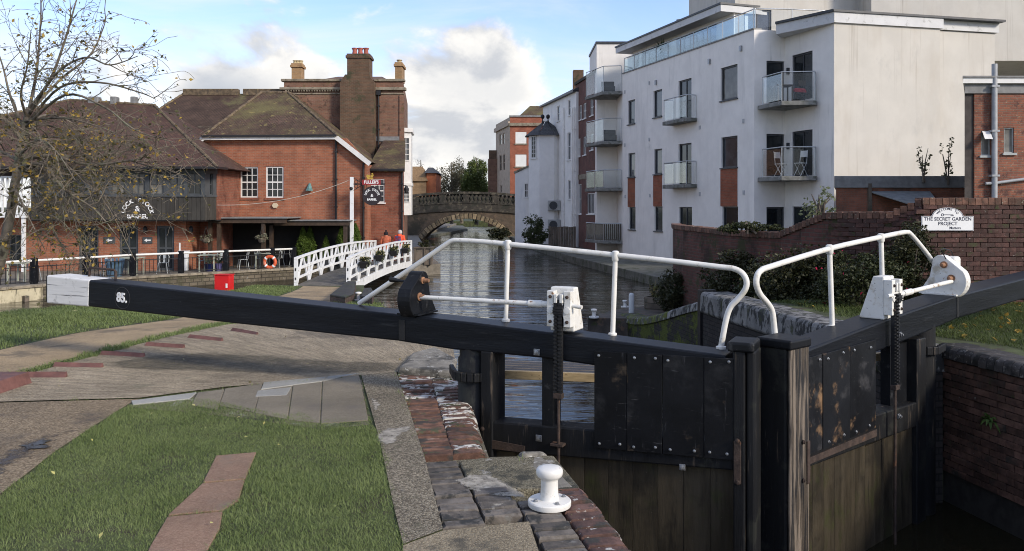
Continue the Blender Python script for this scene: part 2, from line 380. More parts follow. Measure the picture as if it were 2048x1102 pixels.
WETGRAV = gravel('brown_chippings', [(0.100, 0.070, 0.039), (0.190, 0.138, 0.081), (0.330, 0.255, 0.157), (0.140, 0.108, 0.068)], 80, .75, .7, over=[((.075, .060, .048), .9, .56, .8)])
APRON = gravel('exposed_grit_concrete', [(0.190, 0.148, 0.098), (0.290, 0.235, 0.157), (0.410, 0.345, 0.239), (0.250, 0.200, 0.138)], 85, .9, .8, over=[((.135, .112, .082), .55, .52, .8), ((.15, .138, .09), 2.3, .60, .9), ((.10, .085, .06), 6, .70, .9)], rays=(-.4, 8.0))
SLABDK = gravel('dark_paving_slab', [(0.170, 0.145, 0.103), (0.210, 0.180, 0.132), (0.240, 0.210, 0.153)], 120, .85, .25, over=[((.14, .122, .098), 2, .5, .9)])
SLABLT = gravel('pale_paving_slab', [(.27, .265, .235), (.31, .302, .27), (.335, .328, .295)], 130, .85, .2)
AGGR = gravel('pebble_concrete', [(0.070, 0.058, 0.041), (0.145, 0.120, 0.083), (0.340, 0.295, 0.212), (0.105, 0.088, 0.062)], 95, .9, .9, over=[((.42, .39, .335), 1.6, .74, .80), ((.09, .088, .055), 3, .62, .9)])
AGGR2 = gravel('buff_pebble_concrete', [(0.170, 0.138, 0.090), (0.250, 0.205, 0.135), (0.350, 0.295, 0.198), (0.200, 0.162, 0.108)], 95, .9, .8, over=[((.09, .08, .06), 2, .55, .7)])
REDSLAB = gravel('red_paving_slab', [(0.216, 0.130, 0.086), (0.264, 0.168, 0.113), (0.304, 0.206, 0.140)], 110, .9, .4, over=[((.20, .15, .11), 3, .55, .9), ((.14, .09, .068), 9, .66, .9)])
PUDDLE = mat('wet_ground', (.022, .019, .018), .06, .3, 6, bump=.03, spec=.6)
DAMP = mat('damp_tarmac', (.048, .038, .031), .45, .4, 8, bump=.5, bscl=60, spec=.4)
REDPAINT = mat('red_painted_brick', (.15, .068, .055), .65, .25, 9, bump=.3, over=[((.11, .055, .045), 6, .52, .8), ((.16, .125, .10), 16, .66, .9)], rv=.15)
MORTAR = gravel('old_mortar', [(0.090, 0.078, 0.051), (0.160, 0.140, 0.094), (0.260, 0.235, 0.164), (0.065, 0.057, 0.039)], 100, .95, .9, over=[((.33, .31, .27), 3.0, .60, .70), ((.045, .045, .035), 2.2, .5, .66)])
DARKSTONE = mat('dark_wet_stone', (.035, .033, .028), .75, .4, 4, bump=.5, bscl=20, over=[((.04, .05, .018), 3, .55, .72)])
REDBRICK = mat('worn_red_brick', (.135, .070, .047), .9, .4, 14, bump=.7, bscl=50, rv=.35, over=[((.34, .31, .26), 9, .60, .82, (.5, 1.5, 1)), ((.045, .040, .034), 4.5, .50, .66), ((.06, .065, .035), 7, .60, .72)])
PEELBRICK = mat('peeling_white_brick', (.13, .068, .047), .85, .35, 14, bump=.8, bscl=50, rv=.25, over=[((.58, .56, .51), 4.2, .50, .56, (1, 1.6, 1.6)), ((.06, .05, .04), 6, .57, .68), ((.05, .06, .025), 7, .60, .70)])
BLUEBRICK = mat('blue_engineering_brick', (.105, .091, .076), .8, .35, 12, bump=.6, bscl=50, rv=.35, over=[((.17, .16, .14), 11, .60, .72), ((.03, .03, .027), 5, .56, .7)])
PURPLEBRICK = mat('plum_brick', (.125, .070, .056), .88, .35, 12, bump=.7, bscl=50, rv=.3, over=[((.46, .44, .40), 8, .63, .68), ((.05, .045, .038), 5, .54, .68)])
PALESTONE = mat('lichened_stone', (.19, .175, .145), .9, .3, 6, bump=.6, bscl=30, over=[((.07, .065, .055), 3, .5, .66), ((.42, .41, .37), 12, .62, .72)], rv=.1)
COPESTONE = mat('flaked_grey_coping', (.20, .195, .185), .9, .3, 5, bump=.5, bscl=22, over=[((.035, .035, .034), 7, .48, .56, (1, 1, .45)), ((.05, .055, .03), 3, .58, .72)], rv=.15)

def water_mat():
    m = bpy.data.materials.new('canal_water'); m.use_nodes = True; t = m.node_tree; p = t.nodes['Principled BSDF']
    v = node(t, 'ShaderNodeTexCoord').outputs['Object']
    p.inputs['Base Color'].default_value = (.018, .016, .009, 1); p.inputs['Roughness'].default_value = .045
    p.inputs['IOR'].default_value = 1.33; p.inputs['Specular IOR Level'].default_value = .25
    m1 = node(t, 'ShaderNodeMapping', {0: v, 'Scale': (.2, .95, 1)})
    a = node(t, 'ShaderNodeTexNoise', {'Vector': m1, 'Scale': 1.15, 'Detail': 2, 'Roughness': .5, 'Distortion': .5}).outputs[0]
    b = node(t, 'ShaderNodeTexNoise', {'Vector': m1, 'Scale': 4.0, 'Detail': 3, 'Roughness': .6, 'Distortion': .6}).outputs[0]
    # the pound is ruffled by a breeze in patches and calmer by the gates
    pch = node(t, 'ShaderNodeTexNoise', {'Vector': v, 'Scale': .12, 'Detail': 2}).outputs[0]
    sp = node(t, 'ShaderNodeSeparateXYZ', {0: v}).outputs[1]
    calm = ramp(t, sp, 9.0, 24.0, .12, 1.0)
    amp = fmath(t, 'MULTIPLY', calm, ramp(t, pch, .35, .65, .5, 1.0))
    h = fmath(t, 'MULTIPLY', fmath(t, 'ADD', fmath(t, 'MULTIPLY', a, .17), fmath(t, 'MULTIPLY', b, .055)), amp)
    t.links.new(node(t, 'ShaderNodeBump', {'Strength': 1.0, 'Distance': 1.0, 'Height': h}).outputs[0], p.inputs['Normal'])
    return m
WATER = water_mat()

# ------------------------------------------------------------------ the setting
def rows(name, m, Ys, XL, XR, zf, n=14, skirt=-2.5, lift=0.0):
    b = MB(); V = []
    for Y in Ys:
        a, c_ = XL(Y), XR(Y)
        V += [(a + (c_ - a) * j / n, Y, zf(Y) + lift) for j in range(n + 1)]
    k = n + 1; fs = [(i * k + j, i * k + j + 1, (i + 1) * k + j + 1, (i + 1) * k + j) for i in range(len(Ys) - 1) for j in range(n)]
    b.add(V, fs)
    if skirt is not None:
        for j in (0, n):
            S = [V[i * k + j] for i in range(len(Ys))]; q = len(S)
            b.add(S + [(x, y, skirt) for x, y, z in S], [(i, i + 1, q + i + 1, q + i) for i in range(q - 1)])
        for i in (0, len(Ys) - 1):
            S = V[i * k:(i + 1) * k]; b.add(S + [(x, y, skirt) for x, y, z in S], [(j, j + 1, k + j + 1, k + j) for j in range(n)])
    return struct(b.build(name, m))
def lerpf(pts):
    def f(y):
        if y <= pts[0][0]: return pts[0][1]
        for (a, b), (c_, e) in zip(pts, pts[1:]):
            if y <= c_: return b + (e - b) * (y - a) / (c_ - a)
        return pts[-1][1]
    return f
def sheet(name, pts, m, zf, lift, structure=True, maxe=.5):
    bm = bmesh.new(); vs = [bm.verts.new((p[0], p[1], 0)) for p in pts]
    for tr in tessellate_polygon([[Vector((p[0], p[1], 0)) for p in pts]]):
        try: bm.faces.new([vs[i] for i in tr])
        except ValueError: pass
    for _ in range(6):
        es = [e for e in bm.edges if e.calc_length() > maxe]
        if not es: break
        bmesh.ops.subdivide_edges(bm, edges=es, cuts=1); bmesh.ops.triangulate(bm, faces=[f for f in bm.faces if len(f.verts) > 4])
    for v in bm.verts: v.co.z = zf(v.co.y) + lift
    bmesh.ops.recalc_face_normals(bm, faces=bm.faces)
    if bm.faces and sum(f.normal.z for f in bm.faces) < 0: bmesh.ops.reverse_faces(bm, faces=bm.faces)
    me = bpy.data.meshes.new(name); bm.to_mesh(me); bm.free(); me.materials.append(m)
    o = bpy.data.objects.new(name, me); col.objects.link(o)
    return struct(o) if structure else o

b = MB(); b.cube(-3000, 3000, -300, 4000, -2.7, -2.5); struct(b.build('ground', SOIL))
b = MB(); b.add([(-32, -6, ZW), (14, -6, ZW), (14, 150, ZW), (-32, 150, ZW)], [(0, 1, 2, 3)]); struct(b.build('water', WATER))

XB = lambda Y: -.408 - .2 * (Y - 4.866)                           # inner line of the left coping
XRi = lerpf([(-4, XB(-4)), (9.5, XB(9.5)), (9.52, -1.28), (22, -3.55), (26, -4.6), (29.6, -5.3)])
XLi = lerpf([(-4, -18), (14.8, -17), (16.2, -10.0), (20, -9.6), (29.6, -9.0)])
rows('lock_island_ground', SOIL, [-4 + .8 * i for i in range(17)] + [9.5, 9.52] + [10 + .5 * i for i in range(39)] + [29.3], XLi, XRi, zg, 20)
XRb = lerpf([(2, 6.9), (9.44, 5.25), (9.46, 4.75), (10.5, 4.5), (20.65, 3.0), (20.7, 4.2), (24.5, 6.5)])
rows('garden_ground', SOIL, [2 + .6 * i for i in range(13)] + [9.44, 9.46] + [9.8 + .55 * i for i in range(20)] + [20.65, 20.7, 22, 24.5], XRb, lambda Y: 40, zr, 30)
QZ = -.80
b = MB(); b.slab([(1.83, 20.1), (2.75, 20.05), (4.3, 19.7), (8.5, 19.7), (8.5, 24.2), (4.6, 23.4), (2.6, 21.6)], -2.5, QZ)
struct(b.build('quay', mat('dark_quay_paving', (.075, .062, .05), .8, .4, 3, bump=.5, bscl=25, over=[((.13, .085, .055), 4, .55, .68), ((.05, .06, .02), 2.5, .58, .7)]), bevel=.02))
TZ = -.95
TW = [(-24, 17), (-19.5, 25.5), (-17.0, 29.9), (-15.1, 33.3), (-11.2, 36.9), (-9.9, 38.1), (-8.6, 39.6), (-6.8, 40.0), (-4.75, 40.15), (-3.55, 41.1), (-4.6, 47), (-9.2, 81)]
PAVE = mat('terrace_paving', (.16, .14, .11), .85, .3, 3, bump=.3)
b = MB(); b.slab(TW + [(-9.4, 140), (-70, 140), (-70, 17)], -2.5, TZ); struct(b.build('terrace', PAVE))
LEDGE = mat('mossy_concrete', (.105, .105, .085), .85, .3, 2, bump=.4, bscl=20, over=[((.045, .052, .025), 1.6, .5, .7), ((.17, .165, .145), 6, .62, .75)])
b = MB(); b.slab([(6.3, 24.5), (6.5, 30), (6.24, 33.8), (3.6, 48.7), (.9, 70), (-.2, 81), (-.2, 140), (60, 140), (60, 24.5)], -2.5, -1.05); struct(b.build('canal_ledge', LEDGE, bevel=.03))
b = MB(); b.slab([(-9.4, 85), (-7.6, 100), (-6.2, 116), (-8, 135), (-12, 138), (-12, 84)], -2.5, -1.2); struct(b.build('towpath', LEDGE))
b = MB(); b.slab([(-900, 140), (900, 140), (900, 3000), (-900, 3000)], -2.5, -.6); struct(b.build('far_ground', SOIL))

def fade(m, lo=.75, hi=.95, mx=1.0, ns=9.0):
    # edges thin out raggedly where the wet film meets dry ground
    t = m.node_tree; o = t.nodes['Material Output']; p = t.nodes['Principled BSDF']
    e = node(t, 'ShaderNodeAttribute', attribute_name='edge').outputs['Fac']; v = node(t, 'ShaderNodeTexCoord').outputs['Object']
    n = node(t, 'ShaderNodeTexNoise', {'Vector': v, 'Scale': ns, 'Detail': 6, 'Roughness': .7}).outputs[0]
    a = ramp(t, fmath(t, 'ADD', e, fmath(t, 'MULTIPLY', ctr(t, n, 2.2), .9)), lo, hi, 0.0, mx)
    t.links.new(node(t, 'ShaderNodeMixShader', {0: a, 1: node(t, 'ShaderNodeBsdfTransparent'), 2: p}).outputs[0], o.inputs[0]); return m
def soft(o, depth=3):
    bm = bmesh.new(); bm.from_mesh(o.data); d_ = {v: (0 if v.is_boundary else 99) for v in bm.verts}
    for _ in range(depth):
        for e in bm.edges:
            a, b_ = e.verts; d_[a] = min(d_[a], d_[b_] + 1); d_[b_] = min(d_[b_], d_[a] + 1)
    vals = [min(1.0, d_[v] / depth) for v in bm.verts]; bm.free(); at = o.data.attributes.new('edge', 'FLOAT', 'POINT'); at.data.foreach_set('value', vals); return o
# gravel towpath, wet chippings, grit apron (sheets follow the island's slope)
def ribbon(name, L, Rr, m, lift, n=16, cr=6):
    b = MB(); V = []
    for i in range(n * (len(L) - 1) + 1):
        k = min(i // n, len(L) - 2); u = (i - k * n) / n
        a = L[k].lerp(L[k + 1], u); c_ = Rr[k].lerp(Rr[k + 1], u)
        for j in range(cr + 1):
            q = a.lerp(c_, j / cr); V.append((q.x, q.y, zg(q.y) + lift))
    q = cr + 1; rr = len(V) // q
    b.add(V, [(i * q + j, i * q + j + 1, (i + 1) * q + j + 1, (i + 1) * q + j) for i in range(rr - 1) for j in range(cr)])
    return struct(b.build(name, m, recalc=False))
pathL = [gg(-420, 772), gg(0, 701), gg(160, 666), gg(345, 640), gg(470, 616), gg(560, 592), gg(603, 575), gg(606, 572.5)]
pathR = [gg(-420, 850), gg(0, 757), gg(195, 703), gg(430, 648), gg(590, 626), gg(662, 606), gg(690, 580), gg(694, 574.5)]
ribbon('towpath', pathL, pathR, PATH, .006)
apron_px = [(-300, 850), (0, 764), (100, 738), (200, 711), (330, 677), (440, 653), (560, 634), (700, 650), (860, 672), (905, 690), (912, 735), (790, 746), (640, 761), (450, 776), (280, 798), (0, 806), (-300, 830)]
apron = sheet('grit_apron', [gg(*p) for p in apron_px], APRON, zg, .014)
wet_px = [(-400, 840), (0, 807), (280, 799), (262, 806), (190, 852), (112, 903), (55, 948), (0, 990), (-400, 1250)]
sheet('chippings_path', [gg(*p) for p in wet_px], WETGRAV, zg, .008)
pud = [(-60, 930), (0, 902), (40, 884), (95, 870), (150, 858), (186, 851), (150, 868), (112, 888), (108, 900), (80, 915), (30, 936), (-10, 960), (-60, 985)]
soft(sheet('damp_patch', [gg(*p) for p in pud], fade(DAMP, .6, 1.3, .9), zg, .012, maxe=.13))
puddle = sheet('puddle', [gg(*p) for p in [(20, 897), (46, 888), (60, 890), (76, 881), (100, 878), (114, 884), (103, 890), (110, 897), (88, 901), (66, 908), (40, 906)]], fade(PUDDLE), zg, .017, maxe=.07)

soft(puddle)
# damp mossy arc on the apron along the swing of the beam, lime worn onto the pebble strip
MOSSD = fade(mat('damp_moss_stain', (.062, .058, .040), .8, .35, 5, bump=.4, bscl=40), .5, 2.0, .62, 5.0)
soft(sheet('moss_stain', [gg(*p) for p in [(190, 728), (300, 712), (420, 706), (560, 712), (700, 724), (820, 728), (815, 744), (700, 750), (560, 752), (420, 748), (290, 742), (200, 738)]], MOSSD, zg, .0165, maxe=.06), 5)
LIME = fade(mat('lime_crust', (.36, .33, .275), .9, .35, 14, bump=.8, bscl=60), .85, 1.5, .85, 24.0)
for q in ([(748, 872), (770, 858), (800, 856), (828, 850), (826, 866), (806, 874), (800, 890), (768, 896), (752, 888)], [(738, 800), (752, 796), (766, 812), (758, 830), (744, 824)], [(790, 980), (812, 972), (822, 990), (802, 1000)]):
    soft(sheet('lime_crust', [gg(*p) for p in q], LIME, zg, .0155, maxe=.03), 3)
# dark slabs edging the apron, red slabs in the grass, pebble concrete strip
def slab_piece(name, pxs, m, parent, h=.02, top=.022, zf=zg):
    P = [gg(*p) for p in pxs]; c_ = sum((p for p in P), Vector()) / len(P)
    P = [c_ + (p - c_) * .988 for p in P]
    b = MB(); b.loft([(p.x, p.y, zf(p.y) - .02) for p in P], [(p.x, p.y, zf(p.y) + top) for p in P])
    return b.build(name, m, parent, bevel=.006)
pav = struct(sheet('pavement', [gg(*p) for p in [(255, 806), (450, 781), (640, 764), (722, 750), (738, 850), (640, 860), (480, 836), (260, 815)]], MORTAR, zg, .004))
for q, m in [([(645, 765), (718, 749), (737, 840), (736, 843), (641, 850)], SLABDK), ([(586, 772), (644, 765.5), (640, 849), (576, 842)], SLABDK), ([(520, 782), (585, 773), (575, 841), (509, 828)], SLABDK),
             ([(656, 755), (720, 748.5), (718.5, 748.8), (646, 764)], SLABLT), ([(527, 767), (655, 755.5), (645, 764.5), (521, 781)], SLABLT), ([(515, 784), (583, 777), (574, 793), (510, 796)], SLABLT),
             ([(450, 779), (526, 768), (508, 827), (438, 813)], SLABDK), ([(395, 787), (449, 780), (435, 822), (382, 812)], SLABDK), ([(262, 804), (394, 787), (380, 800), (265, 812)], SLABLT)]:
    slab_piece('slab', q, m, pav, top=.012 if m is SLABDK else .016)
rs = struct(sheet('slab_path', [gg(*p) for p in [(426, 912), (518, 904), (500, 950), (440, 1060), (420, 1140), (270, 1140), (335, 1040)]], SOIL, zg, .002))
for q in ([(432, 914), (513, 907), (491, 961), (405, 968)], [(404, 970), (490, 962.5), (478, 1003), (446, 1024), (335, 1034)], [(334, 1037), (446, 1026), (440, 1060), (412, 1110), (395, 1150), (275, 1150), (300, 1095)]):
    slab_piece('slab', q, REDSLAB, rs, top=.014)
strip = struct(sheet('concrete_strip', [gg(*p) for p in [(722, 750), (792, 744.5), (811, 800), (850, 920), (886, 1062), (806, 1092), (786, 1010), (760, 885), (736, 800)]], AGGR, zg, .012, maxe=.3))
o = sheet('concrete_strip', [gg(*p) for p in [(886, 1064), (1058, 1046), (1095, 1160), (1100, 1200), (810, 1200), (806, 1094)]], AGGR2, zg, .010, maxe=.3)

# raised red grips across the apron
GB = 'raised grips across the push apron'
grips = [((-8, 792), (62, 768), .42, .13, 'chipped red block grip lying at the open end of the grit apron'), ((17, 757), (131, 757), .055, .07, 'red brick grip nearest the big chipped block on the apron'),
         ((106, 735), (203, 737), .055, .058, 'second red brick grip along from the chipped block'), ((200, 711), (286, 716), .055, .058, 'third red brick grip along from the chipped block'),
         ((290, 693), (366, 698), .055, .058, 'fourth red brick grip along from the chipped block'), ((376, 677), (442, 684), .055, .058, 'fifth red brick grip along from the chipped block'), ((462, 663), (512, 671), .055, .058, 'sixth red brick grip, close under the balance beam')]
for (x0, y0), (x1, y1), wd, h, lab in grips:
    a, c_ = gg(x0, y0), gg(x1, y1); fr = Fr(a, c_); L = (Vector((a.x, a.y)) - Vector((c_.x, c_.y))).length; z = zg(a.y)
    b = MB(); b.prismd(fr, [(0, z - .02), (.015, z + .014), (-.03, z + h), (-wd + .02, z + h), (-wd, z - .02)], 0, L)
    o = b.build('brick_grip', REDPAINT, bevel=.008); tag(o, lab, 'brick grip', GB)

# ------------------------------------------------------------------ lock walls and copings
XE = lambda Y: .39 - .19 * (Y - 6.09)
XREC = lambda Y: -.185 - .118 * (Y - 6.27)
lw = thing('lock_wall', 'near lock chamber wall with worn red and blue brick coping beside the grass', 'lock wall', (XB(5), 5, -2.5))
b = MB()
b.slab([(XB(-3), -3), (XE(-3), -3), (XE(5.95), 5.95), (XE(6.1) - .02, 6.12), (.28, 6.24), (-.16, 6.3), (XREC(8.0), 8.0), (-.62, 8.5), (-.9, 9.1), (-1.05, 9.55), (XB(9.55), 9.55)], -2.5, -.052)
b.build('wall_core', MORTAR, lw)
AX = Vector((-.196, .981, 0)); PP = Vector((.981, .196, 0)); RZ = math.atan2(PP.y, PP.x)
def wornbrick(L, W, H, c_=.008, nose=0.0, j=.004):
    """brick on bed with its top at z=0, long side along x; nose rounds the far end over the edge"""
    b = MB(); q = lambda: rnd.uniform(-j, j)
    if not nose:
        lo = [(0, 0), (L, 0), (L, W), (0, W)]; V = []
        for z, i in ((-H, 0), (-c_, 0), (0, c_)):
            for x, y in lo:
                V.append((x + (i if x == 0 else -i) + q(), y + (i if y == 0 else -i) + q(), z + (q() if z > -H else 0)))
        b.add(V, [(3, 2, 1, 0)] + [(k * 4 + a, k * 4 + (a + 1) % 4, k * 4 + 4 + (a + 1) % 4, k * 4 + 4 + a) for k in (0, 1) for a in range(4)] + [(8, 9, 10, 11)])
    else:
        prof = [(0, -H), (0, -c_), (c_, 0)]
        for k in range(7):
            a = R(90 - 15 * k); prof.append((L - nose + nose * math.cos(a) + q(), -nose + nose * math.sin(a) + q()))
        prof.append((L, -H))
        b.loft([(x, c_ * .5 + q(), z) for x, z in prof], [(x, W - c_ * .5 + q(), z) for x, z in prof])
    return b
MEI = {}
def inner_mesh(m, L, H=.07):
    k = (m.name, round(L, 3)); MEI.setdefault(k, [])
    if len(MEI[k]) < 5: MEI[k].append(wornbrick(L, .108, H, .010, j=.006).mesh('brick', [m])); return MEI[k][-1]
    return rnd.choice(MEI[k])
PITCH = .132
cop = lw
for i in range(56):
    s = -.9 + i * PITCH
    B = Vector((XB(4.866), 4.866, 0)) + AX * s
    Y = B.y
    if Y > 9.3: break
    rec = Y > 6.16
    ed = XREC if rec else XE
    u = .5
    for _ in range(8): u = (ed(B.y + PP.y * u) - B.x) / PP.x
    def put(u0, m, L, nose=0.0, H=.07, z=None):
        z = rnd.uniform(-.010, .006) if z is None else z
        me = inner_mesh(m, L, H) if not nose else wornbrick(L, .110, H, .012, nose=nose, j=.007).mesh('brick', [m], smooth=50)
        p = B + PP * u0
        piece('brick', me, cop, (p.x, p.y, z), RZ + rnd.uniform(-.02, .02), rot=(rnd.uniform(-.05, .05), rnd.uniform(-.025, .03), RZ + rnd.uniform(-.018, .018)))
    if rec:
        if Y > 8.55 and u < .35: continue
        L1 = u * .5
        m = PEELBRICK if Y > 7.0 else (REDBRICK if rnd.random() < .75 else PEELBRICK)
        if Y > 6.27: put(.01, REDBRICK if Y < 8.2 else m, round(L1 - .012, 2))
        if Y > 6.27: put(L1, m, u - L1 + .012, nose=.07, H=.13)
    else:
        put(.01, BLUEBRICK, .25)
        noseL = .23; stone = 5.42 < Y < 6.1
        if Y < 5.5:
            if Y > 4.95 or True:
                if Y > 4.93 and Y < 5.5: put(.275, BLUEBRICK, .235)
            if Y < 4.93 or Y < 5.2: put(.525, BLUEBRICK, .235)
        if not stone: put(u - noseL, PURPLEBRICK, noseL + .012, nose=.06, H=.13)
# the patched bed between the bricks, and the rounded corner stone of the gate recess
b = MB(); c0_ = Vector((XB(4.866), 4.866, 0))
def cp(u, s): q = c0_ + PP * u + AX * s; return (q.x, q.y)
bed = [cp(.275, .68), cp(.55, .62), cp(.86, .56), cp(1.0, .58), cp(1.0, 1.30), cp(.55, 1.36), cp(.275, 1.32)]
b.slab(bed, -.06, -.003); b.build('mortar_bed', MORTAR, lw, bevel=.012)
b = MB(); prof = [(0, -.12), (0, -.004)] + [(.21 + .1 * math.sin(R(15 * k)), -.1 + .1 * math.cos(R(15 * k))) for k in range(7)] + [(.31, -.14)]
def eu(s):
    Bq = c0_ + AX * s; u = .9
    for _ in range(8): u = (XE(Bq.y + PP.y * u) - Bq.x) / PP.x
    return u
for s0, s1 in ((.57, .95), (.96, 1.30)):
    A = []; Bq = []
    for x, z in prof:
        p = c0_ + AX * s0 + PP * (eu(s0) - .30 + x); A.append((p.x, p.y, z)); p = c0_ + AX * s1 + PP * (eu(s1) - .30 + x - (.05 if s1 > 1.2 else 0)); Bq.append((p.x, p.y, z + rnd.uniform(-.01, 0)))
    mb = MB(); mb.loft(A, Bq); mb.build('coping_stone', PALESTONE, lw, smooth=50, bevel=.02)
b = MB(); b.loft([(p[0], p[1], -.14) for p in (cp(.72, 1.26), cp(1.0, 1.28), cp(.97, 1.40), cp(.72, 1.43))], [(p[0], p[1], .022) for p in (cp(.74, 1.28), cp(.96, 1.3), cp(.93, 1.37), cp(.74, 1.40))])
b.build('corner_stone', PALESTONE, lw, bevel=.04, seg=3)
for q in ([(900, 962), (935, 948), (975, 946), (1010, 960), (1055, 985), (1060, 1000), (1015, 996), (970, 992), (930, 982)], [(960, 1002), (1010, 1004), (1035, 1014), (990, 1018)]):
    o = soft(sheet('lime_crust', [gp(*p) for p in q], LIME, lambda y: 0.0, .003, maxe=.03), 3); o.parent = lw; o.location = -Vector(OFF[lw.name]); del o['kind']
# big quoin stone behind the heel post
b = MB(); q = [gg(792, 748), gg(905, 756), gg(912, 728), gg(868, 703), gg(820, 716)]
b.loft([(p.x, p.y, -.05) for p in q], [(p.x + .02, p.y, .075) for p in q]); b.build('quoin_stone', PALESTONE, lw, bevel=.05, seg=3)
b = MB(); b.slab([(-.93, 8.62), (-.66, 8.40), (-.80, 8.95), (-1.0, 9.5), (-1.25, 9.5), (-1.15, 9.0)], -2.4, -.02); b.build('quoin', DARKSTONE, lw, bevel=.03)
b = MB(); b.cube(-.13, .09, 6.272, 6.315, -.35, -.035); o = b.build('marker_board', WHITE_PAINT, bevel=.01); tag(o, 'small white board fixed against the gate recess corner', 'marker board')

# bollard
def bollard(loc, lab, sc_=1.0, grp=None):
    t_ = thing('mooring_bollard', lab, 'bollard', (0, 0, 0), grp)
    b = MB(); b.lathe((0, 0, 0), [(.125, .0), (.134, .004), (.137, .012), (.137, .034), (.131, .041), (.06, .046)], 40); b.build('base_flange', WHITE_PAINT, t_, smooth=35)
    b = MB(); b.lathe((0, 0, .038), [(.064, .0), (.058, .02), (.055, .06), (.054, .125), (.058, .14), (.075, .15), (.083, .162), (.085, .18), (.083, .195), (.072, .206), (.04, .212), (.01, .213)], 36); b.build('post', WHITE_PAINT, t_, smooth=50)
    for k in range(4):
        a = R(25 + 90 * k); b = MB(); b.lathe((.1 * math.cos(a), .1 * math.sin(a), .042), [(.016, 0), (.016, .004), (.011, .006), (.011, .013), (.004, .014)], 12); b.build('bolt', STEEL, t_, smooth=40)
    t_.location = loc; t_.scale = (sc_,) * 3; return t_
B0 = gp(1099, 1013, .0)
bollard((B0.x, B0.y, .004), 'large white painted iron bollard bolted to the brick coping in the foreground')

# ------------------------------------------------------------------ garden side lock wall
rw = thing('lock_wall', 'far lock chamber wall of dark damp brick with rounded coping under the garden', 'lock wall', (5.2, 9, -2.5))
RWF = Fr((4.9, 9.45), (5.47, 6.45))
DAMPBRICK = mat('damp_dark_brick', (.095, .052, .038), .8, .4, 9, bump=.6, bscl=40, rv=.45, over=[((.035, .032, .026), 3, .50, .8), ((.045, .052, .02), 4, .66, .85), ((.22, .20, .18), 16, .76, .85)])
b = MB(); b.box(RWF, -.35, 9, -.7, -.02, -2.5, .2); b.build('wall_core', mat('dark_mortar', (.03, .028, .025), .9, .3, 8, bump=.4), rw)
vs = [wornbrick(.216, .1, .066, .006, j=.004).mesh('brick', [DAMPBRICK]) for _ in range(6)]
ang = math.atan2(RWF.ex.y, RWF.ex.x)
for c_ in range(17):
    z = .175 - c_ * .075; off = .115 if c_ % 2 else 0
    for k in range(11 if c_ > 2 else 16):
        s = -.05 + off + k * .226
        p = RWF.at(s, z, -.085 + rnd.uniform(-.004, .006))
        o = piece('brick', rnd.choice(vs), rw, p, rot=(0, 0, ang + math.pi), scale=None)
        o.location = o.location + Vector((RWF.ex.x * .216, RWF.ex.y * .216, 0))
DKCOPE = mat('dark_coping_brick', (.05, .045, .042), .8, .4, 10, bump=.6, bscl=40, rv=.35, over=[((.16, .15, .135), 14, .63, .72), ((.02, .02, .018), 4, .52, .66)])
for k in range(24):
    s = -.05 + k * .112
    mb = MB(); pr = [(-.36, .19), (-.36, .325), (-.04, .33)] + [(-.04 + .085 * math.sin(R(18 * i)), .245 + .085 * math.cos(R(18 * i))) for i in range(1, 6)] + [(.045, .19)]
    mb.prismd(RWF, [(a_ + rnd.uniform(-.004, .004), z_ + rnd.uniform(-.005, .005)) for a_, z_ in pr], s, s + .104); mb.build('coping_brick', DKCOPE, rw, smooth=40)
# wall below the gate: coping stones, dark brick face, black bar for the shade in the stop groove, sloping wing wall
tw = thing('tail_wall', 'grey lock tail wall with flaked coping and mossy sloping wing below the garden', 'lock wall', (3.5, 15, -2.5))
DKBRICKW = brick('dark_wet_brickwork', (.030, .027, .026), (.045, .038, .034), (.018, .017, .016), over=[((.05, .052, .045), 2, .56, .75)], bump=.7)
MOSSBRICK = brick('mossy_brickwork', (.032, .029, .027), (.046, .040, .036), (.02, .019, .017), over=[((.085, .10, .018), 1.7, .47, .56), ((.045, .055, .012), 6, .55, .66)], bump=.9)
SA = Fr((3.47, 15.25), (4.38, 9.3)); SB = Fr((2.68, 20.65), (3.45, 15.35))
b = MB(); b.box(SA, 0, SA.L, -.5, -.03, -2.5, .02); b.build('wall_face', DKBRICKW, tw)
for k in range(6):
    s0 = k * SA.L / 6 + .006; s1 = (k + 1) * SA.L / 6 - .006
    b = MB(); b.prismd(SA, [(-.55, .02), (-.55, .325), (-.06, .335), (-.015, .32), (.012, .27), (.016, -.02), (-.02, -.06), (-.03, .02)], s0, s1); b.build('coping_stone', COPESTONE, tw, bevel=.015)
wz = lambda s: zr(SB.at(s, 0).y) + .07
N = 9
mb = MB(); A = [(s, wz(s) - .16) for s in np.linspace(0, SB.L, 20)]
mb.prism(SB, [(0, -2.5), (SB.L, -2.5)] + A[::-1], -.45, -.03); mb.build('wing_face', MOSSBRICK, tw)
MOSSCOPE = mat('mossy_coping', (.075, .075, .055), .95, .4, 6, bump=.9, bscl=30, over=[((.10, .115, .02), 5, .47, .56), ((.24, .235, .22), 8, .62, .72)], rv=.2)
for k in range(N):
    s0 = k * SB.L / N + .008; s1 = (k + 1) * SB.L / N - .008
    p = []
    for s in (s0, s1):
        z = wz(s); p.append([SB.at(s, zz, dd) for dd, zz in ((-.5, z - .15), (-.5, z), (-.06, z + .005), (-.01, z - .03), (.01, z - .17))])
    b = MB(); b.loft(p[0], p[1]); b.build('coping_stone', MOSSCOPE if k < 6 else COPESTONE, tw, bevel=.015)
b = MB(); b.box(SB, SB.L - .01, SB.L + .13, -.3, .01, -2.5, .36); b.build('groove_shade_bar', IRON, tw)  # black bar standing proud, its colour stands for the shade inside the groove

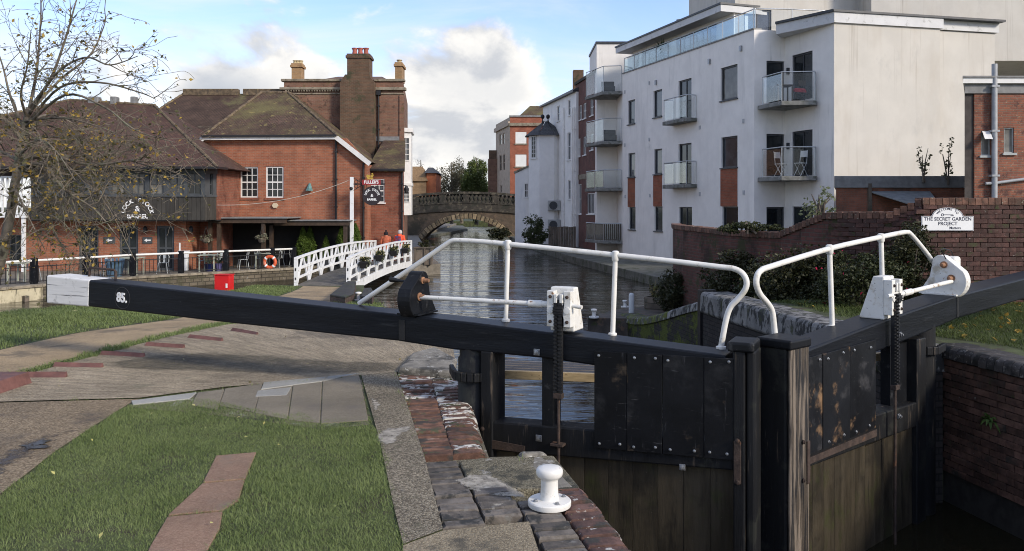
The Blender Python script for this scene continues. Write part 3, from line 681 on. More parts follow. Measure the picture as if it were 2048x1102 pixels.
# ------------------------------------------------------------------ lettering
def text_into(mb, fr, body, s, z, size, d, rot=0.0, ext=.004, off=0.0, align='CENTER', scx=1.0):
    cu = bpy.data.curves.new('lettering', 'FONT'); cu.body = body; cu.size = size; cu.align_x = align; cu.align_y = 'CENTER'
    cu.extrude = ext; cu.offset = off; cu.resolution_u = 3
    ob = bpy.data.objects.new('lettering', cu); col.objects.link(ob)
    me = bpy.data.meshes.new_from_object(ob.evaluated_get(bpy.context.evaluated_depsgraph_get()))
    ca, sa = math.cos(rot), math.sin(rot)
    vs = [fr.at(s + (v.co.x * scx * ca - v.co.y * sa), z + (v.co.x * scx * sa + v.co.y * ca), d + v.co.z) for v in me.vertices]
    mb.add(vs, [tuple(p.vertices) for p in me.polygons])
    bpy.data.objects.remove(ob); bpy.data.curves.remove(cu); bpy.data.meshes.remove(me)
def arc_text(mb, fr, body, cs, cz, rad, size, d, a0, a1, off=0.0, ext=.004):
    n = len(body)
    for i, ch in enumerate(body):
        a = R(a0 + (a1 - a0) * i / (n - 1))
        if ch != ' ': text_into(mb, fr, ch, cs + rad * math.cos(a), cz + rad * math.sin(a), size, d, a - math.pi / 2, ext, off)
def disc(mb, fr, s, z, r, d0, d1, n=28, mi=0):
    mb.prism(fr, [(s + r * math.cos(2 * math.pi * i / n), z + r * math.sin(2 * math.pi * i / n)) for i in range(n)], d0, d1, mi)
def ringm(mb, fr, s, z, r0, r1, d0, d1, n=32):
    for i in range(n):
        a, c_ = 2 * math.pi * i / n, 2 * math.pi * (i + 1) / n
        mb.hexa([fr.at(s + r * math.cos(q), z + r * math.sin(q), dd) for dd in (d0, d1) for r, q in ((r0, a), (r1, a), (r1, c_), (r0, c_))])
SIGNWHITE = mat('sign_white', (.78, .78, .76), .5, .03, 5, bump=0)

# ------------------------------------------------------------------ lock gates
GL = Fr((-.381, 8.0), (-.381 + .9026, 8.0 - .4305))
GR = Fr((2.566, 7.22), (2.566 + .748, 7.22 + .663))
def poly(fr, pts, d=0.0): return [fr.sz(x, y, d) for x, y in pts]
def curve(pts, n=6):
    P = [Vector(p) for p in pts]; out = []
    for i in range(len(P) - 1):
        a, b_, c_, e = P[max(i - 1, 0)], P[i], P[i + 1], P[min(i + 2, len(P) - 1)]
        for k in range(n):
            u = k / n; out.append(.5 * ((2 * b_) + (c_ - a) * u + (2 * a - 5 * b_ + 4 * c_ - e) * u * u + (3 * b_ - a - 3 * c_ + e) * u ** 3))
    return out + [P[-1]]
def beam_mesh(fr, top, bot, d0, d1, seg=1):
    mb = MB(); t_ = poly(fr, top); q = poly(fr, bot)
    mb.prism(fr, t_ + q[::-1], d0, d1); return mb
def bolts(fr, pts, parent, d, r=.013, m=STEEL):
    for x, y in pts:
        if r < .0125 and rnd.random() < .18: continue
        s, z = fr.sz(x + rnd.uniform(-3, 3), y + rnd.uniform(-2.5, 2.5), d); c_ = fr.at(s, z, d)
        b = MB(); b.lathe(c_, [(r * 1.5, -.002), (r * 1.5, .004), (r, .006), (r * .9, .012), (r * .3, .014)], 10, axis=fr.ey); b.build('bolt', m, parent, smooth=40)
def platebolt(fr, x, y, w_, parent, d):
    s, z = fr.sz(x, y, d); b = MB(); b.box(fr, s - w_, s + w_, d, d + .012, z - w_, z + w_); p = b.build('bolt_plate', STEEL, parent, bevel=.003)
    b = MB(); b.lathe(fr.at(s, z, d + .01), [(.024, 0), (.024, .014), (.014, .016), (.013, .03), (.004, .031)], 6, axis=fr.ey); b.build('nut', STEEL, p)

def teardrop(fr, parent, s0, s1, zb, H, dc, m, hub, face):
    """gear case standing on the beam: upright teardrop plate set across the beam, profile in (d, z)"""
    R_, r2 = H * .46, H * .20; cb = (dc + .02, zb + R_ * .78); ct = (dc - .05, zb + H - r2)
    pr = [(dc - .30, zb), (dc + .02 - R_ * .4, zb - .0)]
    pr += [(cb[0] + R_ * math.cos(R(a)), max(zb - .03, cb[1] + R_ * math.sin(R(a)))) for a in range(-62, 41, 12)]
    pr += [(ct[0] + r2 * math.cos(R(a)), ct[1] + r2 * math.sin(R(a))) for a in range(35, 200, 15)]
    pr += [(dc - .17, zb + H * .45)]
    b = MB(); b.prismd(fr, pr, s0, s1); o = b.build('gear_case', m, parent, bevel=.008)
    b = MB(); b.prismd(fr, [(dc - .24, zb), (dc + .14, zb), (dc + .14, zb + .018), (dc - .24, zb + .018)], s0 - .05, s1 + .05); b.build('foot_plate', m, o)
    for (dd, zz, r_) in hub:
        b = MB(); b.lathe(fr.at(s1 if face > 0 else s0, zb + zz, dd), [(r_, -.004), (r_, .012), (r_ * .62, .014), (r_ * .62, .05), (r_ * .5, .075), (r_ * .3, .078)], 14, axis=fr.ex * face); b.build('bearing', RUST_ORANGE, o, smooth=40)
    return o
def rack_box(fr, parent, sc_, d1, zb, H, W, mirror=1):
    """white paddle-gear housing: wedge body with two front cheeks, pinion, pawl and bolts"""
    b = MB()
    b.prismd(fr, [(d1 - .05, zb), (d1 - .05, zb + H), (d1 - .16, zb + H), (d1 - .30, zb + .02), (d1 - .30, zb)], sc_ - W / 2, sc_ + W / 2)
    o = b.build('gear_housing', WHITE_RUST, parent, bevel=.012)
    for sg in (-1, 1):
        x0 = sc_ + sg * W * .5; x1 = sc_ + sg * W * .20; a_, c_ = min(x0, x1), max(x0, x1)
        b = MB()
        b.prism(fr, [(a_, zb + .05), (c_, zb + .05), (c_, zb + H * .30), (c_ + .012 * (sg < 0) , zb + H * .42), (c_, zb + H * .55), (c_ - .008 * (sg < 0), zb + H * .7), (c_, zb + H * .93), (a_, zb + H * .93), (a_ + .008 * (sg > 0), zb + H * .7), (a_, zb + H * .55), (a_ - .012 * (sg > 0), zb + H * .42), (a_, zb + H * .3)], d1 - .05, d1 + .035)
        ck = b.build('cheek_plate', WHITE_RUST, o, bevel=.006)
        for zz in (.24, .80):
            b = MB(); b.lathe(fr.at((a_ + c_) / 2, zb + H * zz, d1 + .035), [(.016, -.002), (.016, .008), (.009, .010), (.009, .018), (.003, .019)], 8, axis=fr.ey); b.build('bolt', RUST, o)
        b = MB(); b.lathe(fr.at((a_ + c_) / 2 + sg * .0, zb + H * .5, d1 + .03), [(.032, -.02), (.032, .014), (.014, .015)], 14, axis=fr.ey); b.build('bearing', WHITE_RUST, o, smooth=40)
    b = MB(); n = 12
    for k in range(n):
        a = 2 * math.pi * k / n; c_ = fr.at(sc_, zb + H * .5 + .045 * math.sin(a), d1 + .02 + .045 * math.cos(a))
        b.bar(c_ - fr.ex * W * .19, c_ + fr.ex * W * .19, .016, .016)
    b.lathe(fr.at(sc_ - W * .19, zb + H * .5, d1 + .02), [(.042, 0), (.042, W * .38)], 14, axis=fr.ex); b.build('pinion', IRON, o)
    b = MB()
    for sg in (-.075, .075): b.box(fr, sc_ + sg * W * 1.6 - .016, sc_ + sg * W * 1.6 + .016, d1 - .03, d1 + .05, zb + H * .66, zb + H * .86)
    b.box(fr, sc_ - W * .18, sc_ + W * .18, d1 - .04, d1 + .03, zb + H * .55, zb + H * .66); b.build('pawl', WHITE_RUST, o, bevel=.006)
    return o
def rack(fr, parent, top, bot, rod_bot, d, w_=.036, m=IRON):
    sA, zA = fr.sz(top[0], top[1], d); sB, zB = fr.sz(bot[0], bot[1], d)
    b = MB(); b.box(fr, sA - w_, sA + w_, d - .025, d + .012, zB, zA)
    n = int((zA - zB) / .034)
    for k in range(n):
        z = zB + .008 + k * .034
        for q in (-1, 1): b.box(fr, sA + (.006 if q > 0 else -w_), sA + (w_ if q > 0 else -.006), d + .012, d + .034, z + (.017 if q > 0 else 0), z + .016 + (.017 if q > 0 else 0))
    b.build('rack', m, parent)
    b = MB(); b.box(fr, sA - w_ * 1.2, sA + w_ * 1.2, d - .03, d + .03, zB - .05, zB); b.build('rack_socket', RUST, parent, bevel=.006)
    b = MB(); b.tube([fr.at(sA, zB - .03, d), fr.at(sA, rod_bot, d)], .015, 8); b.build('paddle_rod', RUST, parent, smooth=50)
    return sA, zA, zB

# ---- near gate with the white-ended beam
g1 = thing('lock_gate', 'lock gate with long black balance beam, white end numbered 85 and black gear case', 'lock gate', tuple(GL.at(0, -2.4, -.15)))
top = [(94, 551), (945, 645), (1452, 711)]; bot = [(94, 606), (177, 613), (460, 646), (795, 682), (904, 699), (1081, 716), (1187, 731), (1452, 748)]
bm1 = beam_mesh(GL, top, bot, 0, -.33).build('balance_beam', BEAM_BLACK, g1, bevel=.018)
# white end, a sleeve of paint a few millimetres proud, and the dark end plate
tp = [(94, 551), (179.5, 560.4)]; bt = [(94, 606), (177.5, 613.0)]
A = poly(GL, tp); B = poly(GL, bt); mb = MB()
mb.prism(GL, [(A[0][0] - .004, A[0][1] + .004), (A[1][0], A[1][1] + .004), (B[1][0], B[1][1] - .004), (B[0][0] - .004, B[0][1] - .004)], .004, -.334)
WHITE_CRACK = mat('cracked_white_paint', (.70, .69, .655), .5, .06, 4, bump=.15, bscl=10, stretch=(.5, .5, 6), over=[((.055, .055, .06), 3.0, .665, .685, (.22, .22, 14)), ((.5, .49, .46), 6, .6, .75)])
mb.build('white_end', WHITE_CRACK, bm1, bevel=.018)
mb = MB(); mb.box(GL, A[0][0] - .05, A[0][0] - .012, -.30, -.02, B[0][1] + .01, A[0][1] - .005); mb.build('end_plate', IRON, bm1, bevel=.008)
mb = MB(); h0 = [GL.at(A[0][0] + .47, A[0][1] - .03, -.25), GL.at(A[0][0] + .47, A[0][1] + .085, -.25), GL.at(A[0][0] + .50, A[0][1] + .10, -.25), GL.at(A[0][0] + .93, A[0][1] + .085, -.25), GL.at(A[0][0] + .96, A[0][1] + .07, -.25), GL.at(A[0][0] + .96, A[0][1] - .03, -.25)]
mb.tube(h0, .016, 8); mb.build('grab_handle', RUST, bm1, smooth=60)
s85, z85 = GL.sz(244, 596)
mb = MB(); text_into(mb, GL, '85.', s85, z85, .155, .003, -.06, .0035, .006, scx=.95); mb.build('number', SIGNWHITE, bm1)
mb = MB(); ringm(mb, GL, s85 + .01, z85, .128, .133, .001, .004); mb.build('number_ring', mat('worn_ring_paint', (.045, .045, .048), .5, .4, 9), bm1)
for xq, y0, y1 in ((804, 636, 682),):
    sq = GL.sz(xq, 660)[0]; mb = MB(); mb.box(GL, sq - .035, sq + .035, .0015, .006, GL.sz(xq, y1)[1] + .01, GL.sz(xq, y0)[1] - .02); mb.build('tie_plate', IRON, bm1)
# heel post, stile, collar
sH, _ = GL.sz(937, 730); zb_ = GL.sz(937, 699)[1]
mb = MB(); mb.lathe(GL.at(sH - .01, -2.4, -.15), [(.165, 0), (.165, 2.4 + zb_ - .1), (.15, 2.4 + zb_ - .08), (.15, 2.4 + zb_ + .03)], 20); mb.build('heel_post', WORN_BLACK, g1, smooth=40)
s0 = GL.sz(962, 760)[0]; s1 = GL.sz(986, 760)[0]
mb = MB(); mb.box(GL, s0, s1, -.27, .012, -2.4, GL.sz(975, 703)[1]); mb.build('heel_stile', WORN_BLACK, g1, bevel=.012)
mb = MB(); cz = GL.sz(930, 752)[1]; cc_ = GL.at(sH - .01, cz, -.15)
pts = [cc_ + Vector((-.25, .25, 0))] + [cc_ + Vector((.205 * math.cos(R(a)), .205 * math.sin(R(a)), 0)) for a in range(200, 371, 17)] + [cc_ + Vector((.0, .45, 0))]
for a_, c_ in zip(pts, pts[1:]): mb.bar(a_, c_, .045, .09)
mb.build('collar_strap', WORN_BLACK, g1, bevel=.01)
# rails, muntin
sP0 = GL.sz(1188, 800)[0]; sM = GL.sz(1467, 800)[0]
zr0 = GL.sz(990, 845)[1]; zr1 = GL.sz(1188, 860)[1]
mb = MB(); mb.prism(GL, [(s1 - .05, GL.sz(985, 903)[1]), (sM, GL.sz(1467, 942)[1]), (sM, GL.sz(1467, 890)[1]), (sP0, zr1), (s1 - .05, zr0)], -.24, -.005); mb.build('middle_rail', WORN_BLACK, g1, bevel=.015)
m0 = GL.sz(1081, 790)[0]; m1_ = GL.sz(1104, 790)[0]
mb = MB(); mb.box(GL, m0, m1_, -.22, -.03, GL.sz(1090, 856)[1], GL.sz(1090, 712)[1]); mb.build('muntin', PAINT_BLACK, g1, bevel=.006)
# planking below the rail
q0 = s1 - .02; n = 10
for k in range(n):
    a_ = q0 + (sM + .02 - q0) * k / n; c_ = q0 + (sM + .02 - q0) * (k + 1) / n - .002
    mb = MB(); mb.box(GL, a_, c_, -.16, -.075 + rnd.uniform(-.003, .003), -2.4, GL.sz(1200, 905)[1]); mb.build('plank', WET_PLANK, g1, bevel=.003)
# four scuffed panels with bolts
xs = [1188, 1254, 1324.5, 1408, 1467.5]
def ty(x): return 702 + (x - 1188) * 16 / 279
def by(x): return 895.5 + (x - 1188) * 25 / 279
for i in range(4):
    P = poly(GL, [(xs[i] + .6, ty(xs[i])), (xs[i + 1] - .6, ty(xs[i + 1])), (xs[i + 1] - .6, by(xs[i + 1])), (xs[i] + .6, by(xs[i]))], .02)
    mb = MB(); mb.prism(GL, P, .003, .022 + (i % 2) * .003); pn = mb.build('panel', PANEL_BLACK, g1, bevel=.003)
    bx = [xs[i] + (xs[i + 1] - xs[i]) * f for f in (.17, .80)]
    bolts(GL, [(x, ty(x) + 9) for x in bx] + [(x, by(x) - 10) for x in bx], pn, .024, .009)
# mitre post with cap
mp0 = GL.sz(1467.5, 800)[0] - .004; mp1 = GL.sz(1530, 800)[0]; zt = GL.sz(1490, 684)[1]
mb = MB(); mb.box(GL, mp0 + .004, mp0 + .10, -.29, .03, -2.4, zt - .07); mb.build('mitre_post', WORN_BLACK, g1, bevel=.012)
mb = MB(); mb.box(GL, mp0 + .106, GL.sz(1511, 800)[0], -.29, .012, -2.4, zt - .07); mb.build('mitre_board', WORN_BLACK, g1, bevel=.02)
mb = MB(); mb.box(GL, mp0 - .045, GL.sz(1508, 690, .045)[0], -.30, .045, zt - .085, zt); mb.build('post_cap', PAINT_BLACK, g1, bevel=.022, seg=3)
mb = MB(); mb.box(GL, mp0 + .01, mp0 + .07, .03, .042, GL.sz(1475, 965)[1], GL.sz(1475, 880)[1]); mb.build('strap', RUST, g1, bevel=.004)
bolts(GL, [(1474, 884), (1475, 966)], g1, .042, .014, RUST)
platebolt(GL, 1074, 704, .03, g1, 0.002); platebolt(GL, 1078, 876, .03, g1, -.003); platebolt(GL, 1076, 918, .024, g1, -.06); platebolt(GL, 1365, 934, .026, g1, -.002)
bolts(GL, [(962, 858)], g1, .013, .014, RUST)
mb = MB(); mb.prism(GL, poly(GL, [(985, 880), (1050, 892), (1050, 905), (985, 897)], 0), -.003, .010); mb.build('strap', RUST, g1)
# handrail on the far side of the beam
HR = -.29
rail = [GL.pt(x, y, HR) for x, y in [(718, 607), (780, 565), (842, 523), (890, 490)]] + [GL.pt(x, y, HR) for x, y in [(905, 481.5), (922, 481), (960, 483), (1015, 488), (1120, 498.5), (1230, 510), (1350, 523), (1440, 534), (1466, 537), (1484, 546), (1493, 562), (1490, 580), (1474, 600), (1461, 614), (1452, 640), (1442, 694)]]
mb = MB(); mb.tube(curve(rail, 4), .0255, 10); hr = mb.build('handrail', WHITE_PAINT, g1, smooth=60)
for (xa, ya, xb, yb) in ((1016, 488, 1009, 640), (1231, 510, 1222, 668)):
    pa, pb = GL.pt(xa, ya, HR), GL.pt(xb, yb, HR); pb = Vector((pa.x * .35 + pb.x * .65, pa.y * .35 + pb.y * .65, pb.z - .02))
    mb = MB(); mb.tube([pa, pb], .0235, 10); mb.lathe(pb, [(.04, 0), (.04, .03), (.026, .035)], 12); mb.build('rail_post', WHITE_PAINT, hr, smooth=50)
    mb = MB(); mb.lathe(pa + Vector((0, 0, -.055)), [(.028, 0), (.034, .01), (.036, .05), (.034, .085), (.02, .095)], 12); mb.build('rail_socket', WHITE_PAINT, hr, smooth=50)
pb = GL.pt(1442, 694, HR); mb = MB(); mb.lathe(pb + Vector((0, 0, -.03)), [(.045, 0), (.045, .035), (.027, .04)], 12); mb.build('rail_socket', WHITE_PAINT, hr, smooth=50)
# black gear case, cross shaft, white rack housing, rack
sC = GL.sz(822, 630)[0]; zC = GL.sz(822, 628)[1] - .0
c1_ = teardrop(GL, g1, sC - .09, sC + .06, zC - .01, .43, -.10, PAINT_BLACK, [(-.06, .18, .042), (-.12, .34, .036)], 1)
mb = MB(); mb.tube([GL.at(sC - .10, zC + .31, -.14), GL.at(sC - .20, zC + .31, -.14), GL.at(sC - .34, zC + .325, -.14)], [.014, .014, .03], 8); mb.build('windlass_spindle', IRON, g1, smooth=50)
p0_ = GL.pt(833, 594, -.06); p1_ = GL.pt(1062, 607, -.0)
mb = MB(); mb.tube([p0_, p1_], .023, 12); sh = mb.build('cross_shaft', WHITE_RUST, g1, smooth=50)
mb = MB(); mb.tube([p1_ - (p1_ - p0_).normalized() * .02, GL.pt(1084, 608, .0)], .034, 12); mb.tube([GL.pt(1084, 608, .0), GL.pt(1100, 609, .01)], .028, 10); mb.build('coupling', WHITE_RUST, sh, smooth=50)
sR, zR = GL.sz(1122, 662, .02); zbx = GL.sz(1122, 662)[1]
hx = rack_box(GL, g1, GL.sz(1120, 640, .03)[0], .03, zbx - .005, .405, .235)
mb = MB(); mb.tube([GL.pt(1142, 611, .03), GL.pt(1164, 615, .03)], .019, 10); mb.build('shaft_end', WHITE_RUST, hx, smooth=50)
rack(GL, g1, (1117, 600), (1117, 786), -1.0, .055)
mb = MB(); c_ = GL.at(GL.sz(1117, 890, .05)[0], GL.sz(1117, 890, .05)[1], .03); mb.box(GL, GL.sz(1106, 890)[0], GL.sz(1131, 890)[0], -.01, .075, c_.z - .012, c_.z + .012); mb.build('rod_guide', RUST, g1, bevel=.004)
# footboard carried behind the gate
FB = Fr(gp(950, 739.5, .24), gp(1260, 750, .24))
mb = MB(); mb.box(FB, 0, FB.L, -.05, 0, .155, .24); mb.build('footboard_edge', TIMBER_NEW, g1, bevel=.004)
for k in range(4):
    mb = MB(); mb.box(FB, 0, FB.L, -.175 - k * .128, -.055 - k * .128, .20, .236); mb.build('footboard_plank', DECK_GREY, g1, bevel=.003)
    mb = MB(); mb.box(FB, 0, FB.L, -.181 - k * .128, -.177 - k * .128, .18, .236); mb.build('footboard_batten', TIMBER_NEW, g1)

# ---- far gate
g2 = thing('lock_gate', 'lock gate by the garden with white rusty gear case on its black beam', 'lock gate', tuple(GR.at(2.56, -2.4, -.15)))
eS = 7.4
def ext(pA, pB, s): (a, za), (b_, zb2) = pA, pB; return (s, za + (zb2 - za) * (s - a) / (b_ - a))
tt = poly(GR, [(1613, 700), (1783, 635), (1857, 610), (1915, 590.5), (2048, 557)]); bb = poly(GR, [(1613, 750), (1760, 702), (1845, 668), (1915, 637.5), (2048, 598)])
tt.append(ext(tt[-2], tt[-1], eS)); bb.append(ext(bb[-2], bb[-1], eS))
mb = MB(); mb.prism(GR, tt + bb[::-1], 0, -.34); bm2 = mb.build('balance_beam', BEAM_BLACK, g2, bevel=.02)
sq = GR.sz(1915, 615)[0]; mb = MB(); mb.box(GR, sq - .022, sq + .022, .0015, .006, GR.sz(1915, 636)[1] + .01, GR.sz(1915, 592)[1] - .02); mb.build('tie_plate', IRON, bm2)
h0_ = GR.sz(1845, 700)[0]; h1_ = GR.sz(1872, 700)[0]
mb = MB(); mb.lathe(GR.at(h1_ - .05, -2.4, -.16), [(.165, 0), (.165, 3.0), (.14, 3.02), (.14, 3.1)], 18); mb.build('heel_post', WORN_BLACK, g2, smooth=40)
mb = MB(); mb.box(GR, h0_ - .14, h0_ + .08, -.28, .005, -2.4, GR.sz(1845, 676)[1]); mb.build('heel_stile', WORN_BLACK, g2, bevel=.012)
mb = MB(); cz = .34; cc_ = GR.at(h1_ - .05, cz, -.16)
pts = [cc_ + Vector((.1, .3, 0))] + [cc_ + Vector((.2 * math.cos(R(a)), .2 * math.sin(R(a)), 0)) for a in range(150, 341, 19)] + [cc_ + Vector((.32, .08, 0))]
for a_, c_ in zip(pts, pts[1:]): mb.bar(a_, c_, .045, .09)
mb.build('collar_strap', WORN_BLACK, g2, bevel=.01)
xs = [1612.5, 1645, 1700, 1752]; tyR = lambda x: 717 - (x - 1612) * 38 / 140; byR = lambda x: 912 - (x - 1612) * 57 / 140
for i in range(3):
    P = poly(GR, [(xs[i] + .5, tyR(xs[i])), (xs[i + 1] - .5, tyR(xs[i + 1])), (xs[i + 1] - .5, byR(xs[i + 1])), (xs[i] + .5, byR(xs[i]))], .02)
    mb = MB(); mb.prism(GR, P, .003, .022 + (i % 2) * .004); pn = mb.build('panel', PANEL_SCUFF, g2, bevel=.003)
    bx = [xs[i] + (xs[i + 1] - xs[i]) * f for f in (.22, .80)]
    bolts(GR, [(x, tyR(x) + 11) for x in bx] + [(x, byR(x) - 9) for x in bx], pn, .026, .010)
sM2 = GR.sz(1752, 800)[0]
mb = MB(); mb.prism(GR, poly(GR, [(1612, 912), (1752, 830), (1850, 800), (1850, 848), (1752, 884), (1612, 938)]), -.24, -.004); mb.build('middle_rail', WORN_BLACK, g2, bevel=.015)
mb = MB(); mb.prism(GR, poly(GR, [(1613, 917), (1752, 858), (1752, 872), (1613, 930)]), -.003, .012); mb.build('strap', RUST, g2, bevel=.003)
sA_ = GR.sz(1612, 900)[0]; n = 12
for k in range(n):
    a_ = sA_ + (h0_ - sA_) * k / n; c_ = sA_ + (h0_ - sA_) * (k + 1) / n - .002
    mb = MB(); mb.box(GR, a_, c_, -.16, -.05 + rnd.uniform(-.003, .003), -2.4, GR.sz(1850, 850)[1] if k > 5 else GR.sz(1640, 930)[1]); mb.build('plank', WET_PLANK, g2, bevel=.003)
mb = MB(); mb.box(GR, GR.sz(1800, 750)[0], h0_ - .14, -.2, -.10, GR.sz(1820, 815)[1], GR.sz(1820, 690)[1]); mb.build('infill_board', PAINT_BLACK, g2)
m0 = GR.sz(1535.5, 800)[0]; m1_ = GR.sz(1612, 800)[0]; zt2 = GR.sz(1570, 681)[1]
m0 = GR.sz(1573, 800)[0]
mb = MB(); mb.box(GR, m0, m1_, -.27, .0, -2.4, zt2 - .07); mb.build('mitre_post', WORN_BLACK, g2, bevel=.02)
mb = MB(); mb.box(GR, m0 + .006, m1_, .002, .035, -2.4, zt2 - .07)
BARE = mat('bare_weathered_post', (.015, .015, .016), .6, .3, 3, bump=.5, bscl=30, stretch=(4, 4, .3), spec=.3, over=[((.19, .155, .12), 3.0, .46, .62, (4.5, 4.5, .22)), ((.06, .048, .036), 5, .5, .66, (5, 5, .3))])
mb.build('mitre_board', BARE, g2, bevel=.015)
mb = MB(); mb.box(GR, m0 - .015, m1_ + .012, -.285, .05, zt2 - .085, zt2); mb.build('post_cap', PAINT_BLACK, g2, bevel=.02, seg=3)
mb = MB(); mb.box(GR, m1_ - .055, m1_ - .008, .036, .046, GR.sz(1608, 965)[1], GR.sz(1608, 880)[1]); mb.build('strap', RUST, g2, bevel=.003)
bolts(GR, [(1610, 882), (1609, 962)], g2, .046, .013, RUST)
platebolt(GR, 1799, 669, .026, g2, .002); platebolt(GR, 1796, 832, .024, g2, .0)
FB2 = Fr(gp(1738, 710, .24), gp(1840, 693, .24))
mb = MB(); mb.box(FB2, 0, FB2.L * .9, -.05, 0, .155, .24); mb.build('footboard_edge', TIMBER_NEW, g2, bevel=.004)
mb = MB(); mb.box(FB2, 0, FB2.L * .9, -.55, -.055, .20, .236); mb.build('footboard_plank', DECK_GREY, g2, bevel=.003)
HR = -.31
rail = [GR.pt(x, y, HR) for x, y in [(1551, 684), (1548, 650), (1544, 622), (1535, 606), (1520, 588), (1513, 570), (1514, 553), (1522, 541), (1545, 532), (1660, 497), (1762, 474), (1800, 466), (1814, 464.5), (1822, 469), (1850, 502), (1882, 546)]]
mb = MB(); mb.tube(curve(rail, 4), .0265, 10); hr = mb.build('handrail', WHITE_PAINT, g2, smooth=60)
for (xa, ya, xb, yb) in ((1659, 497, 1667, 652), (1762, 474, 1768, 618)):
    pa, pb = GR.pt(xa, ya, HR), GR.pt(xb, yb, HR); pb = Vector((pa.x * .3 + pb.x * .7, pa.y * .3 + pb.y * .7, pb.z - .02))
    mb = MB(); mb.tube([pa, pb], .025, 10); mb.lathe(pb, [(.042, 0), (.042, .03), (.026, .035)], 12); mb.build('rail_post', WHITE_PAINT, hr, smooth=50)
    mb = MB(); mb.lathe(pa + Vector((0, 0, -.055)), [(.028, 0), (.036, .01), (.038, .05), (.036, .085), (.02, .095)], 12); mb.build('rail_socket', WHITE_PAINT, hr, smooth=50)
zC2 = GR.sz(1905, 592)[1]; sC2 = GR.sz(1918, 592)[0]
c2_ = teardrop(GR, g2, sC2 - .06, sC2 + .07, zC2 - .01, .46, -.13, WHITE_RUST, [(-.06, .20, .042), (-.14, .35, .040)], -1)
mb = MB(); mb.box(GR, sC2 + .065, sC2 + .24, -.20, -.06, zC2 + .24, zC2 + .43); mb.build('gear_cover', WHITE_RUST, c2_, bevel=.035, seg=3)
p0_ = GR.pt(1914, 560, -.06); p1_ = GR.pt(1822, 583, -.01)
mb = MB(); mb.tube([p0_, p1_], .0235, 12); sh = mb.build('cross_shaft', WHITE_RUST, g2, smooth=50)
mb = MB(); mb.tube([p1_, GR.pt(1806, 587, .0)], .033, 12); mb.tube([GR.pt(1806, 587, .0), GR.pt(1790, 591, .01)], .026, 10); mb.build('coupling', WHITE_RUST, sh, smooth=50)
sG2, zG2 = GR.sz(1775, 637)
hx = rack_box(GR, g2, GR.sz(1786, 600, .03)[0], .04, zG2 - .01, .43, .235)
mb = MB(); mb.tube([GR.pt(1775, 592, .06), GR.pt(1788, 590, .06)], .019, 10); mb.build('shaft_end', WHITE_RUST, hx, smooth=50)
rack(GR, g2, (1790, 588), (1794, 768), -2.3, .07)
mb = MB(); mb.tube([GR.pt(1892, 518, -.12), GR.pt(1882, 500, -.12), GR.pt(1887, 497, -.12), GR.pt(1902, 501, -.12), GR.pt(1908, 515, -.12)], .006, 6); mb.build('wire_loop', IRON, g2)

# ------------------------------------------------------------------ building materials
PUBBRICK = brick('orange_red_brick', (.33, .118, .062), (.25, .088, .050), (.27, .18, .125), over=[((.22, .085, .052), 1.1, .55, .85), ((.17, .07, .045), 6, .66, .82)], bump=.35)
PUBDARK = brick('dark_red_brick', (.25, .085, .05), (.19, .066, .042), (.19, .125, .09), over=[((.11, .042, .028), .9, .48, .72)], bump=.4)  # darker red brick for side walls, sills and the extension
OLDBRICK = brick('brown_red_brick', (.21, .105, .068), (.16, .082, .058), (.18, .14, .10), over=[((.13, .095, .045), .8, .56, .72), ((.10, .06, .042), 3, .55, .7)], bump=.4)
TANBRICK = brick('sooty_brick', (.13, .075, .046), (.095, .058, .038), (.12, .10, .07), over=[((.055, .055, .03), 1.2, .52, .7)], bump=.5)
STOCK = brick('buff_brick', (.34, .21, .10), (.28, .17, .085), (.3, .22, .14), bump=.3)
TILE = brick('clay_tiles', (.105, .056, .042), (.080, .046, .036), (.035, .026, .021), bw=.17, bh=.105, mw=.010, over=[((.062, .048, .032), 1.0, .54, .74), ((.20, .165, .075), 8, .655, .72)], bump=.9, bdist=.02, var=.3)
TILEMOSS = brick('mossy_clay_tiles', (.105, .062, .045), (.080, .054, .038), (.038, .032, .02), bw=.17, bh=.105, mw=.010, over=[((.14, .118, .052), .34, .42, .72), ((.24, .195, .075), 3.0, .58, .78), ((.20, .18, .13), 9, .66, .78)], bump=.9, bdist=.02, var=.35)
TILESTAIN = brick('stained_clay_tiles', (.085, .053, .040), (.070, .046, .034), (.035, .028, .02), bw=.17, bh=.105, mw=.010, over=[((.13, .115, .055), .30, .46, .62), ((.22, .20, .16), .55, .66, .72, (1, .25, 1))], bump=.9, bdist=.02, var=.35)
RIDGE = mat('ridge_tile', (.125, .092, .058), .9, .4, 6, bump=.4, over=[((.22, .17, .075), 5, .58, .8), ((.07, .055, .04), 4, .55, .8)])
CLAD = mat('dark_painted_boarding', (.045, .041, .034), .7, .25, 3, bump=.3, stretch=(1, 1, .3), rv=.12)
GREYFRAME = mat('slate_grey_joinery', (.062, .068, .072), .55, .15, 4, bump=.05)
BARGE = mat('white_barge_board', (.66, .65, .62), .6, .07, 3, bump=.05, over=[((.35, .34, .30), 4, .62, .8)])
STONEBAND = mat('weathered_stone_band', (.24, .205, .15), .9, .25, 3, bump=.3, over=[((.13, .11, .075), 3, .5, .7)])
LEAD = mat('lead_flashing', (.19, .19, .185), .6, .2, 4, bump=.15)
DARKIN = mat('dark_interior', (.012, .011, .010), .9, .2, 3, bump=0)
PIPE = mat('black_pipe', (.018, .017, .018), .45, .2, 5, bump=.05)
def panemat(name, c_, rough=.08, spec=.5):
    return mat(name, c_, rough, .4, 1.3, bump=.015, bscl=2, spec=spec, rv=.35)
GLASS = panemat('window_glass', (.018, .022, .024)); GLASSC = panemat('curtained_glass', (.16, .155, .14), .12, .4); GLASSB = panemat('sky_lit_glass', (.06, .07, .08), .05, .7)
